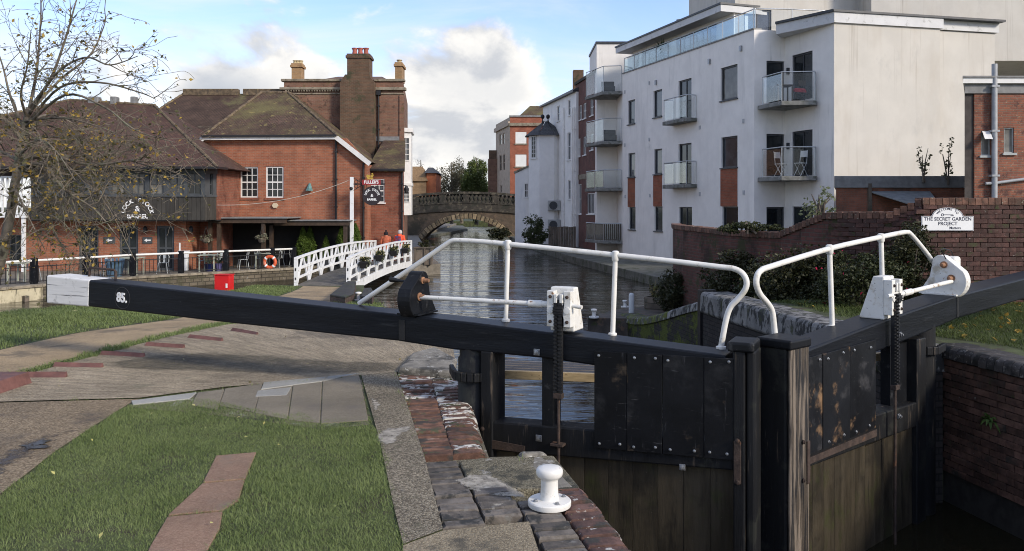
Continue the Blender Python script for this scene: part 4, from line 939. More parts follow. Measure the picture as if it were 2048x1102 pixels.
WFRAME = mat('white_sash_paint', (.68, .67, .64), .5, .06, 6, bump=.03)

def window(parent, fr, r, nx=1, ny=1, d=-.09, fm=None, gm=None, fw=.055, bw=.022, sill=None, each=True, meet=False, depth=.05):
    fm = fm or WFRAME; gm = gm or GLASS; s0, s1, z0, z1 = r
    b = MB()
    for a_, c_, e, f in ((s0, s0 + fw, z0, z1), (s1 - fw, s1, z0, z1), (s0 + fw, s1 - fw, z1 - fw, z1), (s0 + fw, s1 - fw, z0, z0 + fw)): b.box(fr, a_, c_, d, d + depth, e, f)
    W = s1 - s0 - 2 * fw; H = z1 - z0 - 2 * fw
    for i in range(1, nx): x = s0 + fw + W * i / nx; b.box(fr, x - bw / 2, x + bw / 2, d + .002, d + depth * .8, z0 + fw, z1 - fw)
    for j in range(1, ny):
        z = z0 + fw + H * j / ny; k = bw * (2.2 if meet and j * 2 == ny else 1)
        for i in range(nx):
            x0 = s0 + fw + W * i / nx + (bw / 2 if i else 0); x1 = s0 + fw + W * (i + 1) / nx - (bw / 2 if i < nx - 1 else 0)
            b.box(fr, x0, x1, d + .004, d + depth * .78, z - k / 2, z + k / 2)
    if sill is not None: b.box(fr, s0 - .06, s1 + .06, d, .07, z0 - .07, z0 - .003)
    o = b.build('window', fm, parent)
    if each and nx * ny > 1:
        me = None
        for i in range(nx):
            for j in range(ny):
                c_ = fr.at(s0 + fw + W * (i + .5) / nx, z0 + fw + H * (j + .5) / ny, d - .004)
                if me is None:
                    q = MB(); f0 = Fr((0, 0), (fr.ex.x, fr.ex.y)); q.box(f0, -W / nx / 2, W / nx / 2, 0, .012, -H / ny / 2, H / ny / 2); me = q.mesh('pane', [gm])
                piece('pane', me, o, c_, rot=(rnd.uniform(-.006, .006), 0, rnd.uniform(-.008, .008)))
    else:
        q = MB(); q.box(fr, s0 + fw * .5, s1 - fw * .5, d - .01, d + .006, z0 + fw * .5, z1 - fw * .5); q.build('pane', gm, o)
    return o
def poly3(mb, faces, mi=0):
    """closed polyhedron from named corner lists"""
    for f in faces: mb.add(f, [tuple(range(len(f)))], mi)
def hipcaps(name, parent, runs, m, r=.11, step=.26):
    b = MB()
    for a_, c_ in runs:
        a_ = Vector(a_); c_ = Vector(c_); L = (c_ - a_).length; n = max(2, int(L / step)); u = (c_ - a_) / L
        for k in range(n):
            p = a_ + u * (k * L / n); q = a_ + u * ((k + .95) * L / n); jj = Vector((0, 0, rnd.uniform(-.012, .012)))
            b.tube([p + jj, q + jj + Vector((0, 0, .015))], [r * .85, r * 1.02], 7)
    return b.build(name, m, parent)
def downpipe(parent, fr, x, y0, y1, d=.08, r=.05, m=None, name='downpipe'):
    s, za = fr.sz(x, y0, d); _, zb2 = fr.sz(x, y1, d); b = MB(); b.tube([fr.at(s, za, d), fr.at(s, zb2, d)], r, 8)
    for k in range(3): z = za + (zb2 - za) * (k + .5) / 3; b.box(fr, s - r * 1.4, s + r * 1.4, 0, d + r * 1.1, z - .03, z + .03)
    return b.build(name, m or PIPE, parent, smooth=50)

# ------------------------------------------------------------------ riverside wing with the boarded upper floor
pub = thing('pub_wing', 'pub wing with boarded upper floor lettered Lock Stock and Barrel under a hipped tile roof', 'pub', (-17.5, 37, TZ))
UF = Fr((-24, 36.0), (0, 36.0)); LF = Fr((-24, 36.9), (0, 36.9))
S = lambda x, fr=UF: fr.sz(x, 400)[0]
zE, zW1, zB1 = UF.sz(0, 336)[1], UF.sz(0, 392)[1], UF.sz(0, 440)[1]
doors = [LF.rect(x0, 452, x1, 541) for x0, x1 in ((157, 197), (238, 276), (313, 348))]
doors = [(a_, c_, TZ, z1) for a_, c_, z0, z1 in doors]
wl = [LF.rect(18, 470, 42, 528)]
b = MB(); b.wall(LF, [(S(-120, LF), TZ), (S(372, LF), TZ), (S(372, LF), zB1 + .1), (S(-120, LF), zB1 + .1)], doors + wl, 0, 9, .14); b.build('brick_wall', PUBBRICK, pub)
for r in doors:
    o = window(pub, LF, r, 2, 2, -.11, GREYFRAME, GLASS, .10, .07); o.name = 'door'
window(pub, LF, wl[0], 2, 3, -.1, GREYFRAME, GLASS, .05, .03, True)
x0, x1 = S(62), S(410); cor = LF.sz(433, 400)[0]
cols = [(100, 130), (140, 170), (180, 210), (221, 250), (262, 290), (298, 327), (338, 367), (374, 402)]
b = MB()
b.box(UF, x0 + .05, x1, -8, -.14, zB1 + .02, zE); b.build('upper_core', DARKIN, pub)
b = MB(); b.box(UF, x0, x1, -.12, .06, zE - .22, zE + .02); b.box(UF, x0, x1, -.10, .05, zW1 - .03, zW1 + .06)
prev = x0
for a_, c_ in cols + [(410, 410)]:
    s0 = S(a_); b.box(UF, prev, s0, -.10, .0, zW1 + .06, zE - .22); prev = S(c_)
b.build('window_band', GREYFRAME, pub)
for i, (a_, c_) in enumerate(cols): window(pub, UF, (S(a_), S(c_), zW1 + .06, zE - .22), 2, 2, -.09, GREYFRAME, GLASSC if i in (3, 4, 5) else (GLASS if i % 2 else GLASSB), .05, .03, each=False)
nb = 40
for k in range(nb):
    a_ = x0 + (x1 - x0) * k / nb; c_ = x0 + (x1 - x0) * (k + 1) / nb - .012
    b = MB(); b.box(UF, a_, c_, -.12, .0 + rnd.uniform(-.004, .004), zB1, zW1 - .032); b.build('board', CLAD, pub)
CH = Fr(UF.at(x1, 0), LF.at(cor, 0))
for k in range(5):
    a_ = CH.L * k / 5; b = MB(); b.box(CH, a_ + .004, CH.L * (k + 1) / 5 - .008, -.12, 0, zB1, zW1 - .032); b.build('board', CLAD, pub)
b = MB(); b.box(CH, 0, CH.L, -.1, .05, zE - .22, zE + .02); b.box(CH, 0, .38, -.1, 0, zW1, zE - .22); b.box(CH, CH.L - .3, CH.L, -.1, 0, zW1, zE - .22); b.box(CH, 0, CH.L, -.1, .04, zW1 - .03, zW1 + .05); b.build('corner_frame', GREYFRAME, pub)
window(pub, CH, (.38, CH.L - .3, zW1 + .05, zE - .22), 1, 2, -.08, GREYFRAME, GLASS, .04, .03)
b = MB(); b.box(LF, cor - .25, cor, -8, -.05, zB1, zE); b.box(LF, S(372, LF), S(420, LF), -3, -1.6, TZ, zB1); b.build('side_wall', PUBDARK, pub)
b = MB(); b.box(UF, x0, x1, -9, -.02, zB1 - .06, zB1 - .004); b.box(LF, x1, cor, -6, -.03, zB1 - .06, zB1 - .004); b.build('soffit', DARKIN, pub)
xa, xb = -31.0, UF.at(S(443), 0).x; ya, yb = 35.45, 47.0; ze = zE + .02; zrdg = 7.0
A_, B_, C_, D_ = (xa, ya, ze), (xb, ya, ze), (xb, ya + 1.0, ze), (xb, yb, ze); E_ = (xa, yb, ze); R1, R2 = (-17.7, 41.0, zrdg - .1), (-22.0, 41.2, zrdg + .2)
b = MB(); poly3(b, [[A_, B_, R1, R2], [B_, C_, R1], [C_, D_, R1], [D_, E_, R2, R1], [E_, A_, R2], [A_, E_, D_, C_, B_]]); rf = b.build('roof', TILE, pub)
hipcaps('hip_tiles', rf, [(B_, R1), (R1, R2), (R2, A_)], RIDGE, .075, .3)
b = MB(); b.bar(Vector(A_) + Vector((0, -.06, -.03)), Vector(B_) + Vector((0, -.06, -.03)), .12, .10); b.bar(Vector(B_) + Vector((.03, -.05, -.03)), Vector(C_) + Vector((.06, 0, -.03)), .12, .10); b.build('gutter', PIPE, rf)
for xx, w_ in ((-21.0, .5), (-19.9, .3), (-18.9, .25)):
    b = MB(); b.cube(xx, xx + w_, 41, 41.4, zrdg - .1, zrdg + .35); b.build('roof_vent', LEAD, rf, bevel=.03)
# lettering on the boards
b = MB(); cs, cz_ = UF.sz(275, 427)
arc_text(b, UF, 'LOCK STOCK', cs, cz_ - .05, .62, .25, .022, 168, 12, .008); text_into(b, UF, '&', cs, cz_ + .20, .34, .022, 0, .004, .006); text_into(b, UF, 'BARREL', cs, cz_ - .13, .25, .022, 0, .004, .010, scx=1.05)
b.build('lettering', SIGNWHITE, pub)
for (xs_, xe) in ((208, 230), (286, 305)):
    r = LF.rect(xs_, 474, xe, 487); b = MB(); b.box(LF, r[0], r[1], .005, .04, r[2], r[3]); sg = b.build('arrow_sign', GREYFRAME, pub)
    b = MB(); cx, czz = (r[0] + r[1]) / 2, (r[2] + r[3]) / 2; b.prism(LF, [(cx - .14, czz), (cx - .02, czz + .08), (cx - .02, czz + .03), (cx + .15, czz + .03), (cx + .15, czz - .03), (cx - .02, czz - .03), (cx - .02, czz - .08)], .041, .046); b.build('arrow', SIGNWHITE, sg)
for x in (217, 294, 385):
    s, z = LF.sz(x, 456); b = MB(); b.lathe(LF.at(s, z - .2, .18), [(.05, 0), (.09, .04), (.10, .2), (.05, .28), (.02, .3)], 8); b.bar(LF.at(s, z + .05, .0), LF.at(s, z + .05, .18), .03, .03); b.build('wall_lantern', PIPE, pub)
# white balcony front at the wing's far end
wb = thing('balcony', 'white slatted timber balcony half hidden behind the bare tree', 'balcony', (-22.5, 36.2, TZ))
r = UF.rect(-90, 352, 52, 424); b = MB(); b.box(UF, r[0], r[1], -.9, .05, r[2] - .25, r[2]); b.box(UF, r[0], r[1], -.06, .02, r[3] - .1, r[3]); b.box(UF, r[0], r[1], -.06, .02, r[2] + (r[3] - r[2]) * .45, r[2] + (r[3] - r[2]) * .45 + .08); b.build('rails', WHITE_WOOD, wb)
for k in range(16):
    s = r[0] + (r[1] - r[0]) * k / 15; b = MB(); b.box(UF, s - .04, s + .04, -.05, .0, r[2], r[3] - .1) if k % 3 else b.bar(UF.at(s, r[2], -.02), UF.at(s + .2, r[3] - .1, -.02), .06, .06); b.build('slat', WHITE_WOOD, wb)
for x in (-80, 45):
    s = S(x); b = MB(); b.box(UF, s - .07, s + .07, -.15, -.02, TZ, r[2] - .25); b.build('post', WHITE_WOOD, wb)

# ------------------------------------------------------------------ brick gable building
gb = thing('gable_building', 'orange brick pub building with mossy half-hipped roof and two white sash windows', 'pub', (-11, 41, TZ))
PB = Fr((-20, 40.0), (0, 40.0))
wins = [PB.rect(481, 334, 516, 395), PB.rect(532, 333, 567, 395.5)]
O = [PB.sz(330, 400)[0], TZ]; sr = PB.sz(735, 400)[0]
outl = [(PB.sz(330, 400)[0], TZ), (sr, TZ), (sr, PB.sz(735, 324)[1]), PB.sz(692, 276), PB.sz(405, 279), (PB.sz(330, 400)[0], PB.sz(0, 330)[1])]
b = MB(); b.wall(PB, outl, wins, 0, .3, .1); b.build('brick_wall', PUBBRICK, gb)
b = MB(); b.cube(-7.3, -6.98, 40.302, 46, TZ, 3.95); b.build('side_wall', PUBBRICK, gb)
for r in wins:
    window(gb, PB, r, 3, 4, -.085, WFRAME, GLASS, .06, .03, meet=True)
    b = MB(); b.box(PB, r[0] - .06, r[1] + .06, -.05, .05, r[2] - .11, r[2] - .004); b.build('brick_sill', PUBDARK, gb)
    b = MB(); n = 9
    for k in range(n):
        a_ = r[0] - .1 + (r[1] - r[0] + .2) * k / n; b.box(PB, a_ + .006, a_ + (r[1] - r[0] + .2) / n - .006, -.02, .012, r[3] + .005, r[3] + .23)
    b.build('brick_arch', PUBBRICK, gb)
E1, E2, E3, E4 = (-6.85, 39.75, 4.07), (-8.40, 39.75, 5.30), (-14.85, 39.75, 5.26), (-16.1, 39.75, 4.05)
P1, P2, P1b, P2b, E1b, E4b = (-11.9, 44, 7.95), (-13.3, 44, 7.95), (-11.9, 46.1, 7.95), (-13.3, 46.1, 7.95), (-6.85, 46.1, 4.07), (-16.1, 46.1, 4.05)
b = MB(); poly3(b, [[E3, E2, P1, P2], [E2, E1, E1b, P1b, P1], [E3, P2, P2b, E4b, E4], [P1, P1b, P2b, P2], [E1b, E4b, P2b, P1b]]); rf = b.build('roof', TILEMOSS, gb)
hipcaps('hip_tiles', rf, [(E2, P1), (E3, P2), (P1, P2), (P1, P1b)], RIDGE, .075, .28)
b = MB(); b.bar(Vector(E3) + Vector((-.1, -.05, -.10)), Vector(E2) + Vector((.05, -.05, -.10)), .06, .16); b.bar(Vector(E2) + Vector((0, -.055, -.11)), Vector(E1) + Vector((.05, -.055, -.14)), .06, .22); b.bar(Vector(E3) + Vector((.03, -.055, -.11)), Vector(E4) + Vector((.1, -.055, -.1)), .06, .2); b.build('barge_board', BARGE, gb)
b = MB(); b.bar(Vector(E3) + Vector((0, -.13, 0)), Vector(E2) + Vector((0, -.13, 0)), .12, .09); b.build('gutter', PIPE, gb)
downpipe(gb, PB, 672, 276, 441); downpipe(gb, PB, 727, 326, 505)
s, z = PB.sz(620, 375); b = MB(); b.loft([PB.at(s + .18 * math.cos(a), z - .16, .18 + .16 * math.sin(a)) for a in [k * math.pi / 4 for k in range(8)]], [PB.at(s + .04 * math.cos(a), z + .2, .06 + .04 * math.sin(a)) for a in [k * math.pi / 4 for k in range(8)]])
b.build('wall_lamp', mat('verdigris_copper', (.10, .21, .20), .6, .3, 8), gb)
s, z = PB.sz(551, 411); b = MB(); b.prism(PB, [(s + .15 * math.cos(a), z + .13 * math.sin(a)) for a in [k * math.pi / 3 for k in range(6)]], .002, .10); b.build('alarm_box', mat('cream_plastic', (.55, .47, .33), .5, .05, 3, bump=0), gb)
# roof with its ridge behind
bh = thing('rear_roof_building', 'rear building with pale-streaked tile roof behind the pub wing', 'building', (-18, 46, TZ))
RF = [(-21.0, 42.3, 5.0), (-11.5, 42.3, 5.0), (-11.5, 52, 5.0), (-23.0, 52, 5.0), (-18.6, 47, 8.30), (-11.5, 47, 8.30)]
b = MB(); b.cube(-21.3, -11.7, 46.2, 51.5, TZ, 5.0); b.build('wall', PUBDARK, bh)
b = MB(); poly3(b, [[RF[0], RF[1], RF[5], RF[4]], [RF[1], RF[2], RF[5]], [RF[2], RF[3], RF[4], RF[5]], [RF[3], RF[0], RF[4]], [RF[0], RF[3], RF[2], RF[1]]]); rf = b.build('roof', TILESTAIN, bh)
hipcaps('hip_tiles', rf, [(RF[0], RF[4])], RIDGE, .075, .28)
b = MB()
for a_, c_ in ((-18.6, -15.5), (-15.2, -11.9)): b.cube(a_, c_, 46.8, 47.2, 8.2, 8.55)
b.build('ridge_coping', RIDGE, rf)

# ------------------------------------------------------------------ tall building with the big chimney
tb = thing('tall_building', 'tall brown brick building with a broad chimney stack carrying three red pots', 'building', (-9.5, 47, TZ))
TF = Fr((-14, 46.2), (0, 46.2))
tx0, tx1 = TF.sz(568, 300)[0], TF.sz(806, 300)[0]; zt = TF.sz(0, 160)[1]
xl, xr = TF.at(tx0, 0).x, TF.at(tx1, 0).x
b = MB(); b.slab([(xl, 46.2), (xr, 46.2), (xr - 1.1, 57), (xl, 57)], TZ, zt); b.build('brick_wall', OLDBRICK, tb)
def band(x0, x1, y0, y1, pr, m, name='stone_band'):
    r = TF.rect(x0, y0, x1, y1); b = MB(); b.box(TF, r[0] - pr, r[1] + pr, -.3, pr, r[2], r[3]); b.build(name, m, tb, bevel=.02)
band(566, 686, 158, 163, .10, STONEBAND); band(752, 806, 158, 163, .10, STONEBAND)
band(566, 686, 175, 180, .16, STONEBAND, 'cornice'); band(752, 806, 175, 181, .16, STONEBAND, 'cornice'); band(566, 686, 186, 189, .05, STONEBAND); band(752, 806, 186, 189, .05, STONEBAND)
# dentils under the cornice
for k in range(24):
    a_ = tx0 + .1 + k * .145
    if a_ > TF.sz(684, 180)[0]: break
    b = MB(); zz = TF.sz(0, 180)[1]; b.box(TF, a_, a_ + .07, 0, .12, zz - .09, zz - .002); b.build('dentil', STONEBAND, tb)
r = TF.rect(758, 200, 792, 262); b = MB(); b.box(TF, TF.sz(800, 300)[0] - .02, tx1 + .05, -.2, .07, TF.sz(0, 330)[1], TF.sz(0, 190)[1]); b.build('pilaster', OLDBRICK, tb)
# roof behind the parapet, small chimneys
b = MB(); zz = zt - .1; ZT = TF.sz(0, 136)[1] + .35
e = [(xl + .4, 47, zz), (xr - .5, 47, zz), (xr - 1.3, 56.5, zz), (xl + .4, 56.5, zz), (xl + 1.9, 51.5, ZT), (xr - 2.0, 51.5, ZT)]
poly3(b, [[e[0], e[1], e[5], e[4]], [e[1], e[2], e[5]], [e[2], e[3], e[4], e[5]], [e[3], e[0], e[4]]]); b.build('roof', mat('brown_tile_roof', (.13, .078, .055), .9, .3, 4, bump=.3, stretch=(1, 1, 6)), tb)
POT = mat('terracotta_pot', (.36, .105, .075), .75, .2, 5, bump=.1); POTB = mat('buff_pot', (.45, .36, .2), .8, .2, 5, bump=.1)
def stack(x0, x1, ytop, ybot, m, pots, pm, d0=-1.0, dep=.7, name='chimney', ph=15):
    s0, s1, z0, z1 = TF.rect(x0, ytop, x1, ybot, d0); b = MB(); b.box(TF, s0, s1, d0 - dep, d0, z0, z1 - .25); b.box(TF, s0 - .07, s1 + .07, d0 - dep - .07, d0 + .07, z1 - .25, z1 - .10); b.box(TF, s0 - .02, s1 + .02, d0 - dep, d0 + .02, z1 - .10, z1)
    o = b.build(name, m, tb, bevel=.015)
    for xp in pots:
        s = TF.sz(xp, ytop, d0)[0]; h = ph * (46.2 - d0) / F; b = MB(); b.lathe(TF.at(s, z1, d0 - dep / 2), [(.17, 0), (.15, .05), (.12, h * .55), (.13, h * .78), (.17, h * .85), (.17, h * .97), (.13, h)], 12); b.build('chimney_pot', pm, o, smooth=40)
    return o
stack(583, 603, 126, 162, STOCK, (588, 593, 598), POTB, -1.5, .7, ph=7); stack(790, 804, 124, 162, STOCK, (796,), POTB, -1.6, 1.2, ph=8)
# the broad breast: wide below the shoulder, stack above
r = TF.rect(684, 155, 752, 285); b = MB(); dz = .55
b.prism(TF, [(r[0], TZ), (r[1], TZ), (r[1], TF.sz(0, 168)[1]), (TF.sz(740, 150)[0], TF.sz(0, 152)[1]), (TF.sz(694, 150)[0], TF.sz(0, 152)[1]), (r[0], TF.sz(0, 168)[1])], -.2, dz); b.build('chimney_breast', TANBRICK, tb)
stack(694, 739, 107, 152, TANBRICK, (706, 717.5, 729), POT, dz - .04, 1.0, ph=14.5)
downpipe(tb, TF, 757, 188, 330, .1, .05)
s, z = TF.sz(757, 186, .1); b = MB(); b.box(TF, s - .13, s + .13, 0, .22, z - .12, z + .12); b.build('rain_head', PIPE, tb)
# white bay window over the water
bay = Fr((xr - .06, 46.9), (xr - .26, 49.0)); zb0, zb1 = px(0, 430, 47.5).z, px(0, 258, 47.5).z
b = MB(); pl = [(xr - .30, 46.75), (xr + .36, 46.95), (xr + .20, 48.9), (xr - .4, 49.1)]
b.slab(pl, zb0, zb1 - .25); b.build('bay_wall', WFRAME, tb)
b = MB(); b.slab([(p[0] + (.1 if i in (1, 2) else 0), p[1] + (-.1 if i < 2 else .1)) for i, p in enumerate(pl)], zb1 - .25, zb1); b.build('bay_cornice', WFRAME, tb, bevel=.03)
b = MB(); b.slab([(p[0] + (.05 if i in (1, 2) else 0), p[1] + (-.05 if i < 2 else .05)) for i, p in enumerate(pl)], px(0, 372, 47).z, px(0, 365, 47).z); b.build('bay_band', WFRAME, tb, bevel=.03)
BF = Fr(pl[0], pl[1])
for y0, y1 in ((275, 322), (375, 405)): r = (BF.L * .25, BF.L * .88, px(0, y1, 47).z, px(0, y0, 47).z); window(tb, BF, r, 2, 4, .004, WFRAME, GLASSB, .05, .03, each=False)
# lean-to extension
ex = thing('brick_extension', 'low red brick extension with mossy lean-to roof beside the sign post', 'building', (-6.2, 42, TZ))
XF = Fr((-7.0, 41.0), (0, 41.0)); x1_ = XF.sz(806, 400)[0]; zev = XF.sz(0, 337)[1]
wr = XF.rect(738, 358, 769, 405)
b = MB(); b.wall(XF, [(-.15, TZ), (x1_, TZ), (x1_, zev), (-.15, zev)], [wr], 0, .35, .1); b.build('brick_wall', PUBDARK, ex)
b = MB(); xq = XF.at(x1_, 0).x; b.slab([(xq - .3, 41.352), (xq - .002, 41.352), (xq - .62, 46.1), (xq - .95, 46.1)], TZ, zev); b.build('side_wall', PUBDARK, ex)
window(ex, XF, wr, 3, 4, -.08, WFRAME, GLASSB, .05, .03, True, meet=True)
zt2_ = px(0, 280, 45.9).z; xl_, xr_ = XF.at(-.15, 0).x, XF.at(x1_, 0).x
q = [(xl_, 40.75, zev - .02), (xr_ + .12, 40.75, zev - .02), (xr_ - .55, 46.15, zt2_), (xl_, 46.15, zt2_)]
b = MB(); poly3(b, [q, [(x, y, z - .15) for x, y, z in q][::-1]] + [[q[i], q[(i + 1) % 4], tuple(Vector(q[(i + 1) % 4]) - Vector((0, 0, .15))), tuple(Vector(q[i]) - Vector((0, 0, .15)))] for i in range(4)])
b.build('roof', TILEMOSS, ex)
b = MB(); b.add([(xr_ - .02, 41.36, zev - .1), (xr_ - .64, 46.1, zev - .1), (xr_ - .64, 46.1, zt2_ - .16)], [(0, 1, 2)]); b.build('gable_cheek', PUBDARK, ex)
b = MB(); b.bar(Vector(q[0]) + Vector((0, -.07, -.05)), Vector(q[1]) + Vector((0, -.07, -.05)), .12, .1); b.build('gutter', PIPE, ex)
b = MB(); b.box(TF, TF.sz(690, 282)[0], tx1, .0, .06, zt2_ - .05, zt2_ + .22); b.build('flashing', LEAD, ex)
downpipe(ex, XF, 804, 340, 505)
s, z = XF.sz(810, 375); b = MB(); b.lathe(XF.at(x1_ + .18, z - .3, .1), [(.04, 0), (.1, .05), (.12, .25), (.06, .36), (.02, .4)], 8); b.bar(XF.at(x1_ - .05, z + .1, .1), XF.at(x1_ + .18, z + .1, .1), .03, .03); b.build('wall_lantern', PIPE, ex)

# ------------------------------------------------------------------ stone arch bridge
br = thing('arch_bridge', 'old stone and brick arch bridge with balustrade spanning the canal', 'bridge', (-4.55, 84, -2.5))
AF = Fr((-14, 82), (0, 82)); cx_ = 9.45; Rr = 5.64; cz0 = -4.94
zc = lambda s, z: z - .26 * ((s - cx_) / 5) ** 2
BRSTONE = mat('dark_bridge_stone', (.045, .039, .031), .9, .4, 2, bump=.4, bscl=8, over=[((.11, .095, .068), 3, .54, .7), ((.03, .03, .022), 1.5, .5, .68)])
BRBRICK = brick('old_bridge_brick', (.115, .082, .056), (.085, .064, .046), (.10, .085, .062), over=[((.05, .044, .032), .7, .46, .66), ((.15, .105, .07), 1.5, .58, .72)], bump=.6)
VOUS = mat('honey_voussoir', (.21, .16, .095), .9, .35, 3, bump=.4, bscl=10, over=[((.09, .075, .05), 2, .5, .7)], rv=.35)
th = R(51); arc = [(cx_ + Rr * math.sin(th * (1 - 2 * k / 40)), cz0 + Rr * math.cos(th * (1 - 2 * k / 40))) for k in range(41)]
outl = [(2, -2.6), (arc[-1][0], -2.6)] + arc[::-1] + [(arc[0][0], -2.6), (16.5, -2.6)] + [(16.5 - 14.5 * k / 20, zc(16.5 - 14.5 * k / 20, 1.7)) for k in range(21)]
b = MB(); b.wall(AF, outl, (), 0, 6.0); b.build('spandrel', BRBRICK, br)
nv = 25
for k in range(nv):
    a0 = th * (1 - 2 * k / nv) - .006; a1 = th * (1 - 2 * (k + 1) / nv) + .006; ro = Rr + .50 + (rnd.uniform(-.06, .12) if k < 6 else rnd.uniform(-.03, .05)); ri = Rr - .01
    b = MB(); b.prism(AF, [(cx_ + r_ * math.sin(a), cz0 + r_ * math.cos(a)) for r_, a in ((ri, a0), (ro, a0), (ro, a1), (ri, a1))], -.4, .05 + rnd.uniform(0, .04)); b.build('voussoir', VOUS, br, bevel=.03)
def curvebox(s0, s1, zl, zh, d0, d1, name, m, n=16):
    b = MB(); ss = [s0 + (s1 - s0) * k / n for k in range(n + 1)]
    b.prism(AF, [(s, zc(s, zl)) for s in ss] + [(s, zc(s, zh)) for s in ss[::-1]], d0, d1); return b.build(name, m, br)
sb0, sb1 = 3.4, 14.6
curvebox(sb0, sb1, 1.45, 1.68, -.4, .16, 'string_course', BRSTONE); curvebox(sb0, sb1, 1.68, 2.20, -.4, .02, 'parapet', BRSTONE)
curvebox(sb0, sb1, 2.20, 2.32, -.45, .08, 'plinth_rail', BRSTONE); curvebox(sb0, sb1, 3.15, 3.38, -.5, .12, 'coping_rail', BRSTONE)
curvebox(sb0, sb1, 2.32, 3.15, -6.0, -5.7, 'far_parapet', BRSTONE)
SX = lambda x: AF.sz(x, 395)[0]
peds = [(816, 837), (879, 892), (926, 937), (985, 997), (1030, 1045)]
for a_, c_ in peds:
    s0, s1 = SX(a_), SX(c_); zz = zc((s0 + s1) / 2, 0); b = MB(); b.box(AF, s0, s1, -.42, .05, zz + 2.32, zz + 3.15); b.build('pedestal', BRSTONE, br, bevel=.02)
mb = MB(); mb.lathe((0, 0, 0), [(.13, 0), (.13, .1), (.08, .13), (.09, .2), (.15, .33), (.16, .42), (.10, .58), (.07, .66), (.09, .70), (.13, .73), (.13, .84)], 8); bal = mb.mesh('baluster', [BRSTONE], smooth=50)
for (a_, c_), (e_, f_) in zip(peds, peds[1:]):
    s0, s1 = SX(c_), SX(e_); n = max(2, round((s1 - s0) / .37))
    for k in range(n):
        s = s0 + (s1 - s0) * (k + .5) / n; piece('baluster', bal, br, AF.at(s, zc(s, 2.31), -.2))

# ------------------------------------------------------------------ white apartment building by the canal
RENDER = mat('white_render', (.79, .76, .71), .85, .05, 1.2, bump=.08, bscl=60, over=[((.66, .635, .59), 1.0, .50, .9, (1, 1, .25)), ((.46, .45, .41), 1.6, .66, .95, (2.2, 2.2, .10)), ((.40, .40, .36), .5, .70, 1.0)])
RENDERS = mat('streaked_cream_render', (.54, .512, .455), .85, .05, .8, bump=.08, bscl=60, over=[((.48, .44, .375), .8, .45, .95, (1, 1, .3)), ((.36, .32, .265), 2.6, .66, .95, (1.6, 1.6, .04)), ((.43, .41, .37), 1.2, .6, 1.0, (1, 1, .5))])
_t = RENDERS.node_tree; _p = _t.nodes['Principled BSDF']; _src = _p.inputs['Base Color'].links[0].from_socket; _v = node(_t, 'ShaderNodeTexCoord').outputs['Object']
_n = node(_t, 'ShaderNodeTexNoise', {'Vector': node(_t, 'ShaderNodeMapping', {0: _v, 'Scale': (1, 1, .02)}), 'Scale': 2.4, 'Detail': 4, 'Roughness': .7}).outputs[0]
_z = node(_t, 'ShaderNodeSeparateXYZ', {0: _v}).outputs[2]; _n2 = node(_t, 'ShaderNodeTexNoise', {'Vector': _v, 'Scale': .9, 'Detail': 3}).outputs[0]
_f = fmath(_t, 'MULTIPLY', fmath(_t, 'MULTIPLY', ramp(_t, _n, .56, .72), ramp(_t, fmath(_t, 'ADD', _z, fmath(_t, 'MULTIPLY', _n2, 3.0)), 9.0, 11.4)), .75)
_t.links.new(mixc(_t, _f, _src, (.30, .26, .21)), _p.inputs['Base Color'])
FASCIA = mat('grey_white_fascia', (.56, .56, .55), .6, .06, 2, bump=.03, over=[((.36, .36, .34), 3, .6, .8)])
SLATEG = mat('anthracite_frame', (.040, .043, .048), .45, .2, 5, bump=.03)
ALU = mat('brushed_rail', (.42, .44, .45), .32, .1, 8, bump=.03, metal=.7)
SLABC = mat('balcony_slab', (.20, .20, .185), .85, .25, 2.5, bump=.2, over=[((.09, .095, .075), 2, .5, .7), ((.32, .32, .30), 4, .62, .75)])
BGLASS = glass_pane('balcony_glass'); GGLASS = glass_pane('sea_green_glass', (.80, .88, .90), .64)
PANELBRICK = brick('panel_brick', (.30, .095, .05), (.24, .075, .042), (.2, .12, .08), bump=.4)
apt = thing('apartment_building', 'white rendered apartment building with dark windows and glass balconies beside the canal', 'apartment block', (12, 44, -1.05))
WF = Fr((6.94, 52), (11.34, 38.8)); R1F = Fr((11.34, 38.8), (12.92, 39.2)); R2F = Fr((12.92, 39.2), (14.03, 36.1)); EF = Fr((14.03, 36.1), (19.3, 37.35))
ZB, ZP = -1.1, 10.2
A_ = [WF.rect(1256, 200, 1270, 248), WF.rect(1256.5, 306, 1270.5, 354), WF.rect(1258, 414, 1271, 459)]
B_ = [WF.rect(1307, 180, 1324, 234), WF.rect(1308, 298, 1324, 348), WF.rect(1309, 413, 1325, 462)]
D_ = [WF.rect(1441.5, 132, 1475, 199), WF.rect(1442.5, 273, 1475, 335), WF.rect(1444.5, 413, 1476, 470)]
C_ = [WF.rect(1357, 159, 1383, 240), WF.rect(1357, 287, 1383, 369), WF.rect(1358, 414, 1384, 474)]
b = MB(); b.wall(WF, [(0, ZB), (WF.L, ZB), (WF.L, ZP), (0, ZP)], A_ + B_ + C_ + D_, 0, .35, .14); b.build('canal_front', RENDER, apt)
for r in A_ + B_ + D_:
    window(apt, WF, r, 1, 1, -.13, SLATEG, GLASS if r in (A_[2], B_[2], D_[2]) else (GLASSC if r is D_[0] else GLASSB), .075, .03, each=False)
    b = MB(); b.box(WF, r[0] - .05, r[1] + .05, -.12, .08, r[2] - .06, r[2] - .004); b.build('sill', SLATEG, apt)
for r in C_: o = window(apt, WF, r, 2, 1, -.13, SLATEG, GLASS, .07, .06); o.name = 'balcony_door'
